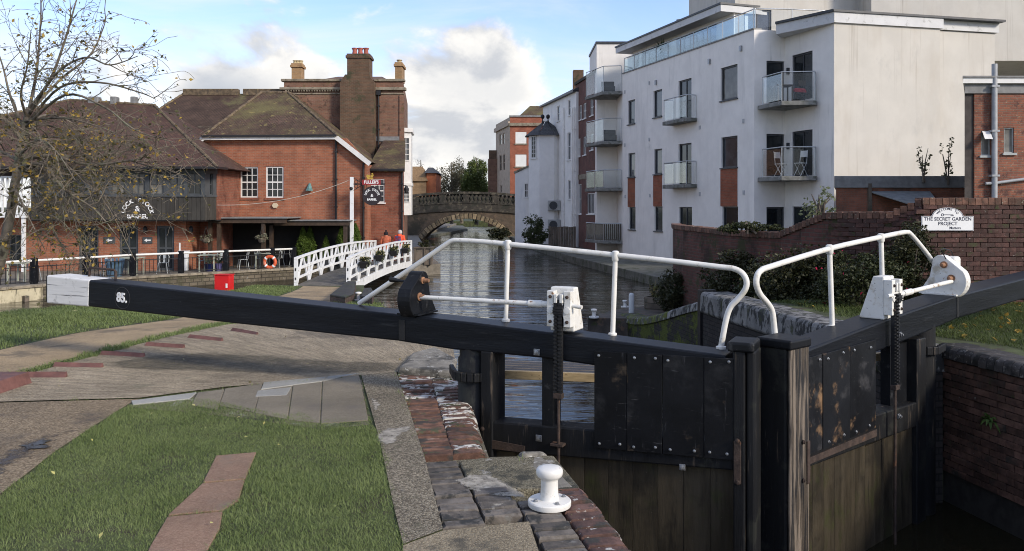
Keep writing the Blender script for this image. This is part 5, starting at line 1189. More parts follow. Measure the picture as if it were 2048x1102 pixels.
for col3 in (A_, B_, D_):
    b = MB(); b.box(WF, col3[0][0], col3[0][1], .002, .025, col3[2][3] + .01, col3[1][2] - .07); b.build('brick_panel', PANELBRICK, apt)
# recessed corner
dr = [R1F.rect(1533, 122, 1570, 206), R1F.rect(1533, 268, 1570, 352), R1F.rect(1533, 414, 1570, 480)]
dr = [(max(.55, r[0]), min(R1F.L - .03, r[1]), r[2], r[3]) for r in dr]
b = MB(); b.wall(R1F, [(0, ZB), (R1F.L, ZB), (R1F.L, ZP), (0, ZP)], dr, 0, .3, .14); b.build('return_wall', RENDER, apt)
for r in dr: o = window(apt, R1F, r, 1, 1, -.12, SLATEG, GLASS, .08, .03, each=False); o.name = 'balcony_door'
dr2 = [R2F.rect(1584, 106, 1625, 200), R2F.rect(1584, 261, 1625, 352), R2F.rect(1585, 413, 1626, 490)]
b = MB(); b.wall(R2F, [(0, ZB), (R2F.L, ZB), (R2F.L, ZP - .1), (0, ZP - .1)], dr2, 0, .3, .14); b.build('corner_front', RENDER, apt)
for r in dr2: o = window(apt, R2F, r, 2, 1, -.12, SLATEG, GLASS, .08, .05); o.name = 'balcony_door'
# end wall, roof edge
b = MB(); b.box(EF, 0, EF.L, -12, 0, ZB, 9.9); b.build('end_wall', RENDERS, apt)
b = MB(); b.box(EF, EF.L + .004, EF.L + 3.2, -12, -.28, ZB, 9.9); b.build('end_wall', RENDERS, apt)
b = MB(); b.box(EF, -.05, EF.L + .1, -12.2, .10, 9.91, 10.36); b.build('fascia', FASCIA, apt); b = MB(); b.box(EF, EF.L + .11, EF.L + 3.35, -12.2, -.18, 9.93, 10.36); b.build('fascia', FASCIA, apt)
b = MB(); b.box(EF, -.12, EF.L + 3.4, -12.3, .16, 10.365, 10.46); b.build('roof_trim', SLATEG, apt)
q0_, q1_ = px(1552, 0, 38.4), px(1668, 0, 35.9)
b = MB(); pl = [(q0_.x, 38.4), (q1_.x, 35.9), (14.2, 37.2), (13.2, 39.9)]
b.slab(pl, 9.88, 10.34); b.build('canopy', FASCIA, apt); b = MB(); b.slab([(p[0] + (-.06 if i < 2 else .0), p[1] - (.06 if i < 2 else 0)) for i, p in enumerate(pl)], 10.345, 10.455); b.build('canopy_trim', SLATEG, apt)
b = MB(); b.slab([WF.at(0.05, 0, -.36)[:2], WF.at(WF.L, 0, -.36)[:2], (12.9, 39.5), (14.0, 36.5), (20, 45), (14, 56)], ZP - .25, ZP - .05); b.build('roof_deck', SLABC, apt)
# penthouse
ZR = 11.66; sP = WF.sz(1440, 60, 0)[0]
pw = [WF.rect(1352, 40, 1433, 122, -.8), WF.rect(1283, 88, 1335, 140, -.8), WF.rect(1255, 112, 1278, 150, -.8)]
pw = [(r[0], min(r[1], sP - .3), 10.25, 11.45) for r in pw]
b = MB(); b.wall(WF, [(-.2, ZP - .05), (sP, ZP - .05), (sP, ZR), (-.2, ZR)], pw, -.8, 5, .1); b.build('penthouse_wall', RENDER, apt)
for r, n in zip(pw, (6, 4, 2)): window(apt, WF, r, n, 1, -.9, SLATEG, GLASSB, .07, .07)
b = MB(); b.box(WF, -.9, sP + .15, -8, .05, ZR, ZR + .34); b.build('penthouse_roof', FASCIA, apt); b = MB(); b.box(WF, -.95, sP + .2, -8.1, .1, ZR + .345, ZR + .44); b.build('roof_trim', SLATEG, apt)
PF = Fr(WF.at(sP, 0, -.85), WF.at(sP, 0, -.85) + Vector((5, .9, 0)))
pd = (.5, 2.0, 10.2, 11.9)
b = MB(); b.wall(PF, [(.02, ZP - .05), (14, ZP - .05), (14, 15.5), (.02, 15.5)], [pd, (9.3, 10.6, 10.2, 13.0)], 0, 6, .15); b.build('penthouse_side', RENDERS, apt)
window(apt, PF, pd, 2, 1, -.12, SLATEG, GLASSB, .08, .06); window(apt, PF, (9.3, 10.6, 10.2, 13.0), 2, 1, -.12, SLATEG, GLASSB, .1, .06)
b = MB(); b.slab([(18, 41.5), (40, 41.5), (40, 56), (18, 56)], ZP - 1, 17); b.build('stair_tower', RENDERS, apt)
b = MB(); c_ = WF.at(.9, ZR + .4, -3.5); b.tube([c_, c_ + Vector((0, 0, 1.5))], .17, 12); b.lathe(c_ + Vector((0, 0, 1.5)), [(.2, 0), (.2, .12), (.05, .16)], 12); b.build('flue', STEEL, apt, smooth=40)
# parapet glass
def glassrun(parent, pts, z0, z1, step=1.45, gm=BGLASS, post=.022, rail=.028, gap=.06):
    b = MB()
    b.tube([(p[0], p[1], z1) for p in pts], rail, 8); rl = b.build('top_rail', ALU, parent, smooth=50)
    for i, (a_, c_) in enumerate(zip(pts, pts[1:])):
        a_ = Vector((a_[0], a_[1], 0)); c_ = Vector((c_[0], c_[1], 0)); L = (c_ - a_).length; n = max(1, round(L / step)); fr = Fr(a_, c_)
        for k in range(n + 1):
            if k == 0 and i: continue
            s = L * k / n; b = MB(); b.tube([fr.at(s, z0 - .04), fr.at(s, z1)], post, 6); b.build('rail_post', ALU, parent)
        for k in range(n):
            b = MB(); b.box(fr, L * k / n + .05, L * (k + 1) / n - .05, -.006, .006, z0 + gap, z1 - .07); b.build('glass_panel', gm, parent)
glassrun(apt, [WF.at(.1, 0, -.08)[:2], WF.at(WF.L - .02, 0, -.08)[:2]], ZP, ZP + .98, gm=GGLASS); glassrun(apt, [R1F.at(.02, 0, -.08)[:2], (13.2, 39.05), (19.9, 40.3)], ZP, ZP + 1.0, 1.9)
b = MB(); b.box(WF, -.02, WF.L + .02, -.4, .05, ZP + .002, ZP + .07); b.build('parapet_cap', LEAD, apt)
# canal balconies
BALG = 'glass balconies of the white apartment building'
def balcony(name, label, poly_, run, zs, zt_, gm=BGLASS, th=.2):
    c_ = poly_[0]; t_ = thing(name, label, 'balcony', (c_[0], c_[1], zs), BALG)
    b = MB(); b.slab(poly_, zs, zs + th); b.build('floor_slab', SLABC, t_, bevel=.02)
    glassrun(t_, run, zs + th, zt_, 1.3, gm); return t_
for r, ys, yt, nm in ((C_[0], 250, 188, 'upper'), (C_[1], 374, 320, 'lower')):
    sE = WF.sz(1393, 230)[0] - .02; D0 = .6; sA = WF.sz(1328, 220, D0)[0]; zs = WF.sz(1375, ys, D0)[1] - .03; zt_ = WF.sz(1375, yt, D0)[1]
    zs = r[2] - .2; zt_ = zs + 1.40
    pl = [WF.at(sA - .1, 0, .005)[:2], WF.at(sA - .1, 0, D0 + .05)[:2], WF.at(sE + .1, 0, D0 + .05)[:2], WF.at(sE + .1, 0, .005)[:2]]
    balcony('balcony', f'{nm} shallow glass balcony at a French door on the flat white canal front', pl, [WF.at(sA, 0, .03)[:2], WF.at(sA, 0, D0)[:2], WF.at(sE, 0, D0)[:2], WF.at(sE, 0, .03)[:2]], zs, zt_)
cb = [(11.50, 38.79), (11.62, 38.3), (12.03, 37.0), (13.50, 36.82), (13.66, 37.1), (12.93, 39.1)]
for zs, nm in ((6.42, 'upper corner balcony holding a table with a red cloth'), (3.06, 'lower corner balcony holding two white folding stools')):
    balcony('balcony', nm, cb, [(11.66, 38.55), (12.07, 37.06), (13.48, 36.9), (13.60, 37.12)], zs, zs + 1.50)
for k, (ys, yt, lab) in enumerate(((190, 133, 'top glass balcony in the loggia beside the brick terrace'), (289, 237, 'second glass balcony down in the loggia, reflecting a pale wall'), (382, 340, 'balcony with green screen panels in the loggia beside the brick terrace'), (487, 447, 'lowest loggia balcony with slatted timber screen just above the water'))):
    zs = px(0, ys, 52.6).z; zt_ = px(0, yt, 52.6).z
    pl = [(5.72, 52.4), (6.93, 52.2), (6.93, 54.9), (4.95, 54.95), (4.83, 55.1)]
    t_ = balcony('balcony', lab, pl, [(4.93, 55.0), (5.80, 52.48), (6.90, 52.3)], zs, zt_)
    if k == 2:
        f = Fr((4.93, 55.0), (5.80, 52.48)); b = MB(); b.box(f, .05, f.L - .06, -.05, -.03, zs + .25, zt_ - .06); b.build('screen', mat('green_screen', (.025, .085, .05), .7, .2, 4), t_)
    if k == 3:
        for f, n in ((Fr((4.93, 55.0), (5.80, 52.48)), 18), (Fr((5.80, 52.48), (6.90, 52.3)), 9)):
            for i in range(n): b = MB(); b.box(f, f.L * i / n + .01, f.L * (i + 1) / n - .02, -.06, -.03, zs + .2, zt_ - .04); b.build('slat', TIMBER_OLD, t_)
b = MB(); b.slab([(5.62, 55), (8, 55), (8, 60), (5.62, 60)], ZB, 12.7); b.build('loggia_wall', RENDER, apt)
b = MB(); b.slab([(5.55, 54.93), (8.05, 54.93), (8.05, 60), (5.55, 60)], 12.705, 12.85); b.build('loggia_cap', SLATEG, apt)
b = MB(); b.slab([(6.97, 52.02), (8.4, 52.3), (8.4, 54.98), (6.97, 54.98)], ZB, 9.9); b.build('loggia_side', RENDER, apt)
for x, y in ((1483, 97), (1420, 123), (1313, 165)):
    s, z = WF.sz(x, y); b = MB(); b.box(WF, s - .07, s + .07, .0, .1, z - .13, z + .13); b.build('wall_light', STEEL, apt)
for fr, x, y in ((R1F, 1578, 140), (R1F, 1578, 290)):
    s, z = R2F.sz(x, y); b = MB(); b.box(R2F, s - .07, s + .05, .0, .1, z - .2, z + .1); b.build('wall_light', SLATEG, apt)
VENT = mat('vent_cover', (.42, .43, .43), .7, .1, 5, bump=0)
for x, y in ((1250, 184), (1299, 166), (1250, 290), (1299, 279), (1251, 393), (1300, 391), (1400, 255), (1400, 388), (1487, 242), (1488, 385)):
    s, z = WF.sz(x, y); b = MB(); b.box(WF, s - .07, s + .07, 0, .035, z - .1, z + .1); b.build('vent', VENT, apt)
# palm on the roof terrace, balcony furniture
def chair(label, loc, rz, m, h=1.0, grp=None):
    t_ = thing('folding_chair', label, 'chair', (0, 0, 0), grp); q = .45 * h
    b = MB(); b.cube(-.2, .2, -.2, .2, q, q + .03); b.build('seat', m, t_)
    for x in (-.19, .19):
        b = MB(); b.tube([(x, -.24, 0), (x, .16, q + .02), (x, .24, .92 * h)], .014, 6); b.build('leg', m, t_); b = MB(); b.tube([(x, .24, 0), (x, -.18, q + .02)], .014, 6); b.build('leg', m, t_)
    b = MB(); b.cube(-.19, .19, .215, .24, .68 * h, .90 * h); b.build('backrest', m, t_)
    t_.location = loc; t_.rotation_euler = (0, 0, rz); return t_
CHW = mat('white_metal', (.62, .62, .60), .4, .05, 5, bump=0)
chair('white folding stool near the glass corner of the lower balcony', (12.25, 37.75, 3.26), R(30), CHW, 1.25); chair('white folding stool nearer the double doors on the lower balcony', (13.05, 37.45, 3.26), R(-60), CHW, 1.3)
def table(name, label, loc, w_, h, m, cat='table', cloth=None):
    t_ = thing(name, label, cat, loc); x, y, z = loc
    b = MB(); b.cube(x - w_ / 2, x + w_ / 2, y - w_ / 2, y + w_ / 2, z + h - .04, z + h); b.build('table_top', m, t_, bevel=.008)
    for sx in (-1, 1):
        for sy in (-1, 1): b = MB(); b.cube(x + sx * w_ * .42 - .025, x + sx * w_ * .42 + .025, y + sy * w_ * .42 - .025, y + sy * w_ * .42 + .025, z, z + h - .042); b.build('leg', m, t_)
    return t_
DARKWOOD = mat('dark_stained_wood', (.05, .032, .02), .6, .3, 5, bump=.1)
table('table', 'brown wooden table on the upper corner balcony', (12.35, 37.75, 6.63), .75, .78, DARKWOOD)
chair('dark chair draped with red on the upper corner balcony', (13.0, 37.55, 6.63), R(200), DARKWOOD, 1.05)
b = MB(); cc_ = Vector((13.0, 37.5, 6.63 + .53)); b.hexa([cc_ + Vector(v) for v in ((-.28, -.25, -.12), (.28, -.25, -.15), (.25, .22, -.02), (-.25, .22, 0), (-.24, -.2, .08), (.22, -.2, .05), (.2, .18, .1), (-.2, .18, .12))]); o = b.build('red_cloth', mat('red_fabric', (.35, .02, .03), .8, .3, 8), bevel=.05); tag(o, 'red cloth bundled over the dark balcony chair', 'cloth')
def leafblades(mb, c_, n, L, w_, up=(.3, 1.0), droop=.4, mi=0):
    for _ in range(n):
        a = rnd.uniform(0, 6.283); e = rnd.uniform(*up); l = L * rnd.uniform(.7, 1.1); dr_ = Vector((math.cos(a) * math.cos(e), math.sin(a) * math.cos(e), math.sin(e))); sd_ = dr_.cross(Vector((0, 0, 1))).normalized() * w_
        p0 = Vector(c_); p1 = p0 + dr_ * l * .55; p2 = p0 + dr_ * l + Vector((0, 0, -droop * l * math.cos(e)))
        mb.add([p0 - sd_ * .4, p0 + sd_ * .4, p1 + sd_, p1 - sd_, p2], [(0, 1, 2, 3), (3, 2, 4)], mi)
pl_ = thing('potted_palm', 'spiky palm in a pot on the penthouse terrace', 'plant', tuple(WF.at(WF.sz(1326, 118, -.42)[0], ZP, -.42)))
c_ = WF.at(WF.sz(1326, 118, -.42)[0], ZP, -.42); b = MB(); b.lathe(c_, [(.18, 0), (.26, .4), (.22, .4)], 12); b.build('pot', SLATEG, pl_)
b = MB(); leafblades(b, c_ + Vector((0, 0, .6)), 60, 1.0, .03, (.0, 1.3), .3); b.tube([c_ + Vector((0, 0, .3)), c_ + Vector((0, 0, .7))], .08, 8); b.build('fronds', leafmat('palm_leaf', (.02, .05, .015), (.05, .09, .03)), pl_)
for k, (x, y, z) in enumerate(((6.3, 53.6, px(0, 190, 52.6).z + .2), (6.4, 53.6, px(0, 289, 52.6).z + .2))):
    b = MB(); b.cube(x - .5, x + .35, y - .2, y + .4, z, z + .5); b.cube(x - .5, x + .35, y + .25, y + .42, z + .5, z + .85); o = b.build('outdoor_sofa', SLATEG, bevel=.05); tag(o, ('dark outdoor sofa on the top loggia balcony', 'dark outdoor sofa on the second loggia balcony')[k], 'sofa')

# ------------------------------------------------------------------ brick terrace house beside the apartments
eh = thing('brick_terrace_house', 'narrow dark brick house with white casement windows between white buildings', 'house', (5.3, 59, -1.05))
XF2 = Fr((4.72, 61.6), (5.72, 55.3)); zt = 10.9
ew = [XF2.rect(*r) for r in ((1158, 210, 1163.5, 240), (1166, 206, 1172.5, 237), (1180, 197, 1187, 231), (1155.5, 277, 1161, 313), (1166, 273, 1172.5, 310), (1180, 268, 1187, 300), (1157, 368, 1163, 428), (1174, 386, 1190, 428))]
b = MB(); b.wall(XF2, [(0, -1.1), (XF2.L, -1.1), (XF2.L, zt), (0, zt)], ew, 0, 4, .12); b.build('brick_wall', brick('plum_house_brick', (.15, .062, .048), (.12, .05, .042), (.12, .085, .07), over=[((.09, .045, .037), .9, .5, .72)], bump=.4), eh)
for i, r in enumerate(ew): window(eh, XF2, r, 2, 2 if i < 7 else 1, -.1, WFRAME, GLASS, .07, .05, True, each=False)
b = MB(); b.box(XF2, -.05, XF2.L, -4, .1, zt + .003, zt + .2); b.build('coping', BRSTONE, eh)
b = MB(); b.box(XF2, .1, XF2.L, -.05, .03, px(0, 356, 57).z, px(0, 346, 57).z); b.build('stone_band', STONEBAND, eh)

# ------------------------------------------------------------------ white house with the octagonal turret
wh = thing('turret_house', 'white painted house with slate-capped octagonal turret and tall narrow windows', 'house', (3, 66, -1.05))
HWHITE = mat('white_masonry_paint', (.79, .765, .72), .8, .05, 1.5, bump=.08, bscl=40, over=[((.63, .625, .61), 1.2, .55, .95, (1, 1, .3)), ((.43, .43, .41), 2.5, .75, 1.0, (2, 2, .12))])
SLATE = brick('slate_roof', (.085, .086, .088), (.068, .069, .072), (.02, .02, .022), bw=.25, bh=.2, mw=.01, over=[((.09, .09, .08), 1.5, .56, .74)], bump=.6)
HF = Fr((2.62, 70), (4.70, 60.6)); zt = 10.3
hw = [HF.rect(*r) for r in ((1114, 212, 1120, 242), (1136, 200, 1141, 231), (1135, 265, 1141, 320), (1136, 360, 1141, 399))]
b = MB(); b.wall(HF, [(0, -1.1), (HF.L, -1.1), (HF.L, zt), (0, zt)], hw, 0, 5, .12); b.build('wall', HWHITE, wh)
for r in hw: window(wh, HF, r, 1, 2, -.1, WFRAME, GLASSB, .06, .04, True, each=False)
b = MB(); b.box(HF, -.3, HF.L, -5.2, .25, zt + .003, zt + .13); b.build('eaves', SLATEG, wh)
b = MB(); q = [HF.at(-.3, zt + .13, .25), HF.at(HF.L, zt + .13, .25), HF.at(HF.L, zt + .13, -5), HF.at(-.3, zt + .13, -5), HF.at(1.5, zt + 1.5, -2.4), HF.at(HF.L, zt + 1.5, -2.4)]
poly3(b, [[q[0], q[1], q[5], q[4]], [q[1], q[2], q[5]], [q[2], q[3], q[4], q[5]], [q[3], q[0], q[4]]]); b.build('roof', SLATE, wh)
b = MB(); c_ = HF.at(5.2, zt + .6, -1.5); b.cube(c_.x - .4, c_.x + .4, c_.y - .4, c_.y + .4, zt, zt + 2.3); b.build('chimney', TANBRICK, wh)
tc_ = Vector((2.73, 66.4, 0)); rT = 1.5
oc = lambda r_, z, ph=22.5: [(tc_.x + r_ * math.cos(R(ph + 45 * k)), tc_.y + r_ * math.sin(R(ph + 45 * k)), z) for k in range(8)]
b = MB(); b.loft(oc(rT, -1.1), oc(rT, 7.55)); b.build('turret', HWHITE, wh)
b = MB(); ap = [(tc_.x - .25, tc_.y, 8.75), (tc_.x + .25, tc_.y, 8.75)]; e = oc(rT + .32, 7.5)
for k in range(8): b.add([e[k], e[(k + 1) % 8], (tc_.x + .1 * math.cos(R(45 * k + 45)), tc_.y, 8.8)], [(0, 1, 2)])
b.add(e, [tuple(range(8))]); tr = b.build('turret_roof', SLATE, wh)
for dx in (-.33, .1): b = MB(); b.lathe((tc_.x + dx + .05, tc_.y - .2, 8.5), [(.1, 0), (.07, .25), (.04, .3), (.04, .38), (.13, .46), (.16, .58), (.13, .7), (.03, .76)], 10); b.build('finial', IRON, tr, smooth=50)
TFr = Fr(oc(rT, 0)[5][:2], oc(rT, 0)[6][:2]); TFl = Fr(oc(rT, 0)[4][:2], oc(rT, 0)[5][:2])
window(wh, TFl, (TFl.L * .25, TFl.L * .72, px(0, 317, 65.8).z, px(0, 273, 65.8).z), 2, 5, .004, WFRAME, GLASS, .06, .03, True, each=False)
b = MB(); LB = Fr((.24, 67), (1.5, 66.7)); zl0, zl1 = px(0, 347, 67).z, px(0, 333, 67).z
lwz = LB.rect(1049, 367, 1056, 395); b.wall(LB, [(0, -1.1), (LB.L, -1.1), (LB.L, zl1), (0, zl0)], [lwz], 0, 6, .1); b.build('side_wing', HWHITE, wh)
b = MB(); b.loft([LB.at(-.08, zl0, .08), LB.at(LB.L, zl1, .08), LB.at(LB.L, zl1 + .15, .08), LB.at(-.08, zl0 + .15, .08)], [LB.at(-.08, zl0, -6), LB.at(LB.L, zl1, -6), LB.at(LB.L, zl1 + .15, -6), LB.at(-.08, zl0 + .15, -6)]); b.build('wing_coping', STONEBAND, wh)
window(wh, LB, lwz, 2, 2, -.08, WFRAME, GLASS, .05, .03, True, each=False)
for x in (1127, 1144, 1149): downpipe(wh, HF, x, 215, 470, .09, .055, HWHITE)
ACW = mat('grey_plastic_casing', (.36, .36, .34), .6, .08, 4, bump=0)
for yA, yB, lab in ((401, 421, 'upper air conditioning unit mounted on the white turret'), (439, 460, 'lower air conditioning unit on the white turret behind the bush')):
    r = TFr.rect(1096, yA, 1121, yB, .25); o = thing('air_conditioner', lab, 'air conditioner', tuple(TFr.at((r[0] + r[1]) / 2, r[2], .2)), 'air conditioning units on the turret house')
    b = MB(); b.box(TFr, r[0], r[1], .012, .4, r[2], r[3]); b.build('casing', ACW, o, bevel=.03)
    b = MB(); ringm(b, TFr, r[0] + (r[1] - r[0]) * .42, (r[2] + r[3]) / 2, .26, .32, .40, .43, 24); disc(b, TFr, r[0] + (r[1] - r[0]) * .42, (r[2] + r[3]) / 2, .26, .385, .404, 20); b.build('fan_grille', SLATEG, o)

# brown fence by the water under the turret
fe = thing('canal_fence', 'brown boarded fence standing by the water under the turret house', 'fence', (3.4, 60, -1.05))
FF = Fr(px(1097, 0, 60)[:2], px(1152, 0, 59.2)[:2])
for k in range(11): b = MB(); b.box(FF, FF.L * k / 11 + .01, FF.L * (k + 1) / 11 - .01, 0, .04, -1.05, .45 + rnd.uniform(-.03, .03)); b.build('board', TIMBER_OLD, fe)

# ------------------------------------------------------------------ beyond the bridge
cb_ = thing('corner_house', 'cream and red brick corner building with blanked white windows beyond the bridge', 'building', (1, 97, -.6))
CF = Fr(px(1020, 0, 95)[:2], px(1100, 0, 95)[:2]); CL = Fr(px(992, 0, 104)[:2], px(1020, 0, 95)[:2]); zt = px(0, 234, 95).z
cw = [CF.rect(1031, 264, 1053, 287), CF.rect(1031, 309, 1053, 333)]
b = MB(); b.wall(CF, [(0, -.6), (CF.L, -.6), (CF.L, zt), (0, zt)], cw, 0, 9, .15); b.build('brick_front', brick('fresh_red_brick', (.32, .105, .06), (.26, .085, .05), (.2, .12, .085)), cb_)
for r in cw: b = MB(); b.box(CF, r[0], r[1], -.12, -.02, r[2], r[3]); w_ = b.build('window', mat('blank_white_board', (.7, .7, .67), .7, .04, 2), cb_); b = MB(); b.box(CF, r[0] - .1, r[1] + .1, -.1, .1, r[2] - .14, r[2] - .005); b.build('sill', STONEBAND, w_)
CREAM = mat('cream_stucco', (.42, .34, .26), .85, .1, 2, bump=.1, over=[((.30, .24, .18), 2, .55, .75)])
lw_ = [CL.rect(*r) for r in ((999, 268, 1003.5, 290), (1006, 266, 1010, 289), (999, 310, 1003.5, 342), (1006, 309, 1010, 341), (1001, 370, 1004, 386))]
b = MB(); b.wall(CL, [(0, -.6), (CL.L - .02, -.6), (CL.L - .02, zt), (0, zt)], lw_, .02, .3, .12); b.build('stucco_front', CREAM, cb_)
for r in lw_: window(cb_, CL, r, 1, 2, -.08, CREAM, GLASS, .08, .06, each=False)
b = MB(); b.box(CF, -.15, CF.L, -.3, .22, px(0, 252, 95).z, px(0, 246, 95).z); b.build('cornice', STONEBAND, cb_); b = MB(); b.box(CL, -.2, CL.L, -.3, .24, px(0, 256, 98).z, px(0, 248, 98).z); b.build('cornice', CREAM, cb_)
b = MB(); b.box(CF, -.1, CF.L, -9, .12, zt + .003, zt + .18); b.build('parapet_cap', LEAD, cb_)
b = MB(); e0, e1 = CF.at(.8, zt, -1.2), CF.at(CF.L, zt, -1.2); b.add([e0, e1, e1 + Vector((0, 4, 1.9)), e0 + Vector((1.6, 4, 1.9)), e0 + Vector((0, 8, 0))], [(0, 1, 2, 3), (0, 3, 4)]); b.build('roof', TILEMOSS, cb_)
dk = thing('dark_brick_house', 'dark brick house with stepped chimney beyond the bridge, left of the cream building', 'house', (-2.3, 104, -.6))
x0, x1 = px(976, 0, 103).x, px(993, 0, 103).x; b = MB(); b.cube(x0, x1 + 1, 103, 112, -.6, px(0, 318, 103).z); b.build('wall', OLDBRICK, dk); b = MB(); b.cube(x0 + .1, x1, 103.4, 106, px(0, 318, 103).z, px(0, 300, 103).z); b.build('chimney', TANBRICK, dk)
ob_ = thing('orange_brick_house', 'sunlit orange brick house with buff hipped roof beyond the bridge', 'house', (-11, 106, -.6))
ORG = brick('bright_orange_brick', (.46, .135, .05), (.40, .11, .042), (.33, .17, .1), bump=.2)
X = lambda x, Y=104: px(x, 0, Y).x; Zp = lambda y, Y=104: px(0, y, Y).z
b = MB(); b.cube(X(800), X(852), 104, 112, -.6, Zp(362)); b.build('wall', STOCK, ob_); b = MB(); b.cube(X(852) + .01, X(871), 104.6, 112, -.6, Zp(346)); b.build('wing_wall', ORG, ob_)
b = MB(); e = [(X(800), 103.7, Zp(362)), (X(856), 103.7, Zp(362)), (X(856), 112, Zp(362)), (X(800), 112, Zp(362)), (X(838), 108, Zp(330)), (X(815), 108, Zp(330))]
poly3(b, [[e[0], e[1], e[4], e[5]], [e[1], e[2], e[4]], [e[2], e[3], e[5], e[4]], [e[3], e[0], e[5]]]); b.build('roof', mat('buff_tiles', (.24, .15, .07), .9, .3, 6, bump=.3), ob_)
b = MB(); e = [(X(848), 104.2, Zp(346)), (X(875), 104.2, Zp(346)), (X(875), 112, Zp(346)), (X(848), 112, Zp(346)), (X(860), 108, Zp(332)), (X(850), 108, Zp(332))]; poly3(b, [[e[0], e[1], e[4], e[5]], [e[1], e[2], e[4]], [e[2], e[3], e[5], e[4]], [e[3], e[0], e[5]]]); b.build('wing_roof', SLATE, ob_)

# ------------------------------------------------------------------ low outbuilding and brick block right of the apartments
ou = thing('outbuilding', 'low brick outbuilding with lead-capped wall under the blank cream end wall', 'outbuilding', (14, 31, 0))
OF = Fr(px(1672, 0, 31)[:2], px(1940, 0, 31)[:2]); zt = px(0, 376, 31).z
b = MB(); oa, oz = OF.at(0, 0), OF.at(OF.L, 0); OP = [tuple(oa[:2]), tuple(oz[:2]), (oz.x + 1, oz.y + 4.5), (oa.x * 1.14, oa.y * 1.13)]
b.slab(OP, -.8, zt); b.build('brick_wall', brick('patched_red_brick', (.26, .10, .06), (.20, .08, .05), (.15, .11, .085), over=[((.10, .06, .045), 1, .5, .7)], bump=.5), ou)
b = MB(); b.slab([(p[0] + (-.1 if i in (0, 3) else .1), p[1] - (.08 if i < 2 else -.1)) for i, p in enumerate(OP)], zt + .004, px(0, 352, 31).z); b.build('lead_capping', LEAD, ou, bevel=.02)
b = MB(); s0, s1 = OF.sz(1738, 390)[0], OF.sz(1838, 390)[0]; z1 = px(0, 383, 31).z; z0 = px(0, 404, 30).z
b.add([OF.at(s0, z1 - .02, .01), OF.at(s1 + .4, z1 - .02, .01), OF.at(s1, z0 - .1, 1.5), OF.at(s0 + .8, z0 - .1, 1.5), OF.at(s0, z1 + .02, .01), OF.at(s1 + .4, z1 + .02, .01), OF.at(s1, z0 - .06, 1.5), OF.at(s0 + .8, z0 - .06, 1.5)], [(0, 1, 2, 3), (4, 5, 6, 7), (0, 3, 7, 4), (1, 2, 6, 5), (3, 2, 6, 7)]); b.build('lean_to_roof', mat('grey_corrugated_sheet', (.17, .18, .18), .7, .2, 4, bump=.2), ou)
b = MB(); b.box(OF, s0 - .06, s0 + .06, .0, .12, -.5, z1 + .3); b.build('post', TIMBER_OLD, ou)
kb = thing('brick_block', 'red-brown brick block with grey downpipe and small metal windows at the garden edge', 'building', (15.5, 27, 0))
KF = Fr(px(1950, 0, 26)[:2], px(2120, 0, 26)[:2]); zt = px(0, 168, 26).z
kw = [KF.rect(1962, 262, 1981, 311), KF.rect(2008, 255, 2028, 306)]
b = MB(); b.wall(KF, [(-.02, -.5), (KF.L, -.5), (KF.L, zt - .3), (-.02, zt - .3)], kw, 0, .35, .1); b.build('brick_wall', brick('speckled_red_brick', (.26, .095, .055), (.17, .065, .045), (.17, .12, .09), over=[((.32, .22, .15), 9, .66, .72), ((.10, .05, .04), 2.5, .54, .7)], bump=.6, mw=.012), kb)
b = MB(); ka = KF.at(-.30, 0, -.05); kz = KF.at(KF.L, 0, -.36); KP = [tuple(ka[:2]), tuple(KF.at(-.03, 0, -.05)[:2]), tuple(KF.at(-.03, 0, -.36)[:2]), tuple(kz[:2]), (kz.x + 2, 30.5), (ka.x * 1.18, ka.y * 1.165)]
b.slab(KP, -.5, zt - .3); b.build('side_wall', mat('dark_brown_face', (.05, .042, .038), .8, .3, 3), kb)  # side face in one plain dark brown
def kslab(o_, za, zb_, nm, m):
    q = [tuple(KF.at(-.30 - o_, 0, o_)[:2]), tuple(KF.at(KF.L, 0, o_)[:2]), (kz.x + 2, 30.5), (ka.x * 1.18 - o_, ka.y * 1.165)]
    b = MB(); b.slab(q, za, zb_); b.build(nm, m, kb)
kslab(.05, zt - .298, zt, 'dark_band', LEAD); kslab(.16, zt + .003, zt + .17, 'fascia', WFRAME); kslab(.2, zt + .173, zt + .23, 'roof_edge', LEAD)
for r in kw: window(kb, KF, r, 1, 1, -.09, mat('pale_metal_frame', (.35, .37, .36), .5, .1, 5), GLASSC, .035, .03, True, each=False)
r = kw[0]; b = MB(); b.hexa([KF.at(s_, z_, d_) for (z_, d_) in ((r[3] - .28, .30), (r[3] - .26, .30)) for s_ in (r[0] - .05,) for _ in (0,)] + [KF.at(r[1] - .1, r[3] - .28, .30), KF.at(r[1] - .1, r[3] - .26, .30), KF.at(r[0] + .03, r[3] - .02, .01), KF.at(r[0] + .03, r[3], .01), KF.at(r[1] - .02, r[3] - .02, .01), KF.at(r[1] - .02, r[3], .01)]); b.build('open_casement', WFRAME, kb)
downpipe(kb, KF, 1989, 128, 396, .12, .085, mat('grey_pipe', (.34, .35, .36), .5, .1, 5, bump=.03), 'soil_pipe')
b = MB(); z = KF.sz(2000, 366, .12)[1]; b.tube([KF.at(KF.sz(1972, 366, .12)[0], z - .02, .1), KF.at(KF.sz(1992, 366, .12)[0], z, .1), KF.at(KF.sz(2110, 352, .12)[0], z + .25, .1)], .05, 8); b.build('waste_pipe', mat('grey_pipe2', (.30, .31, .32), .5, .1, 5, bump=.03), kb, smooth=50)

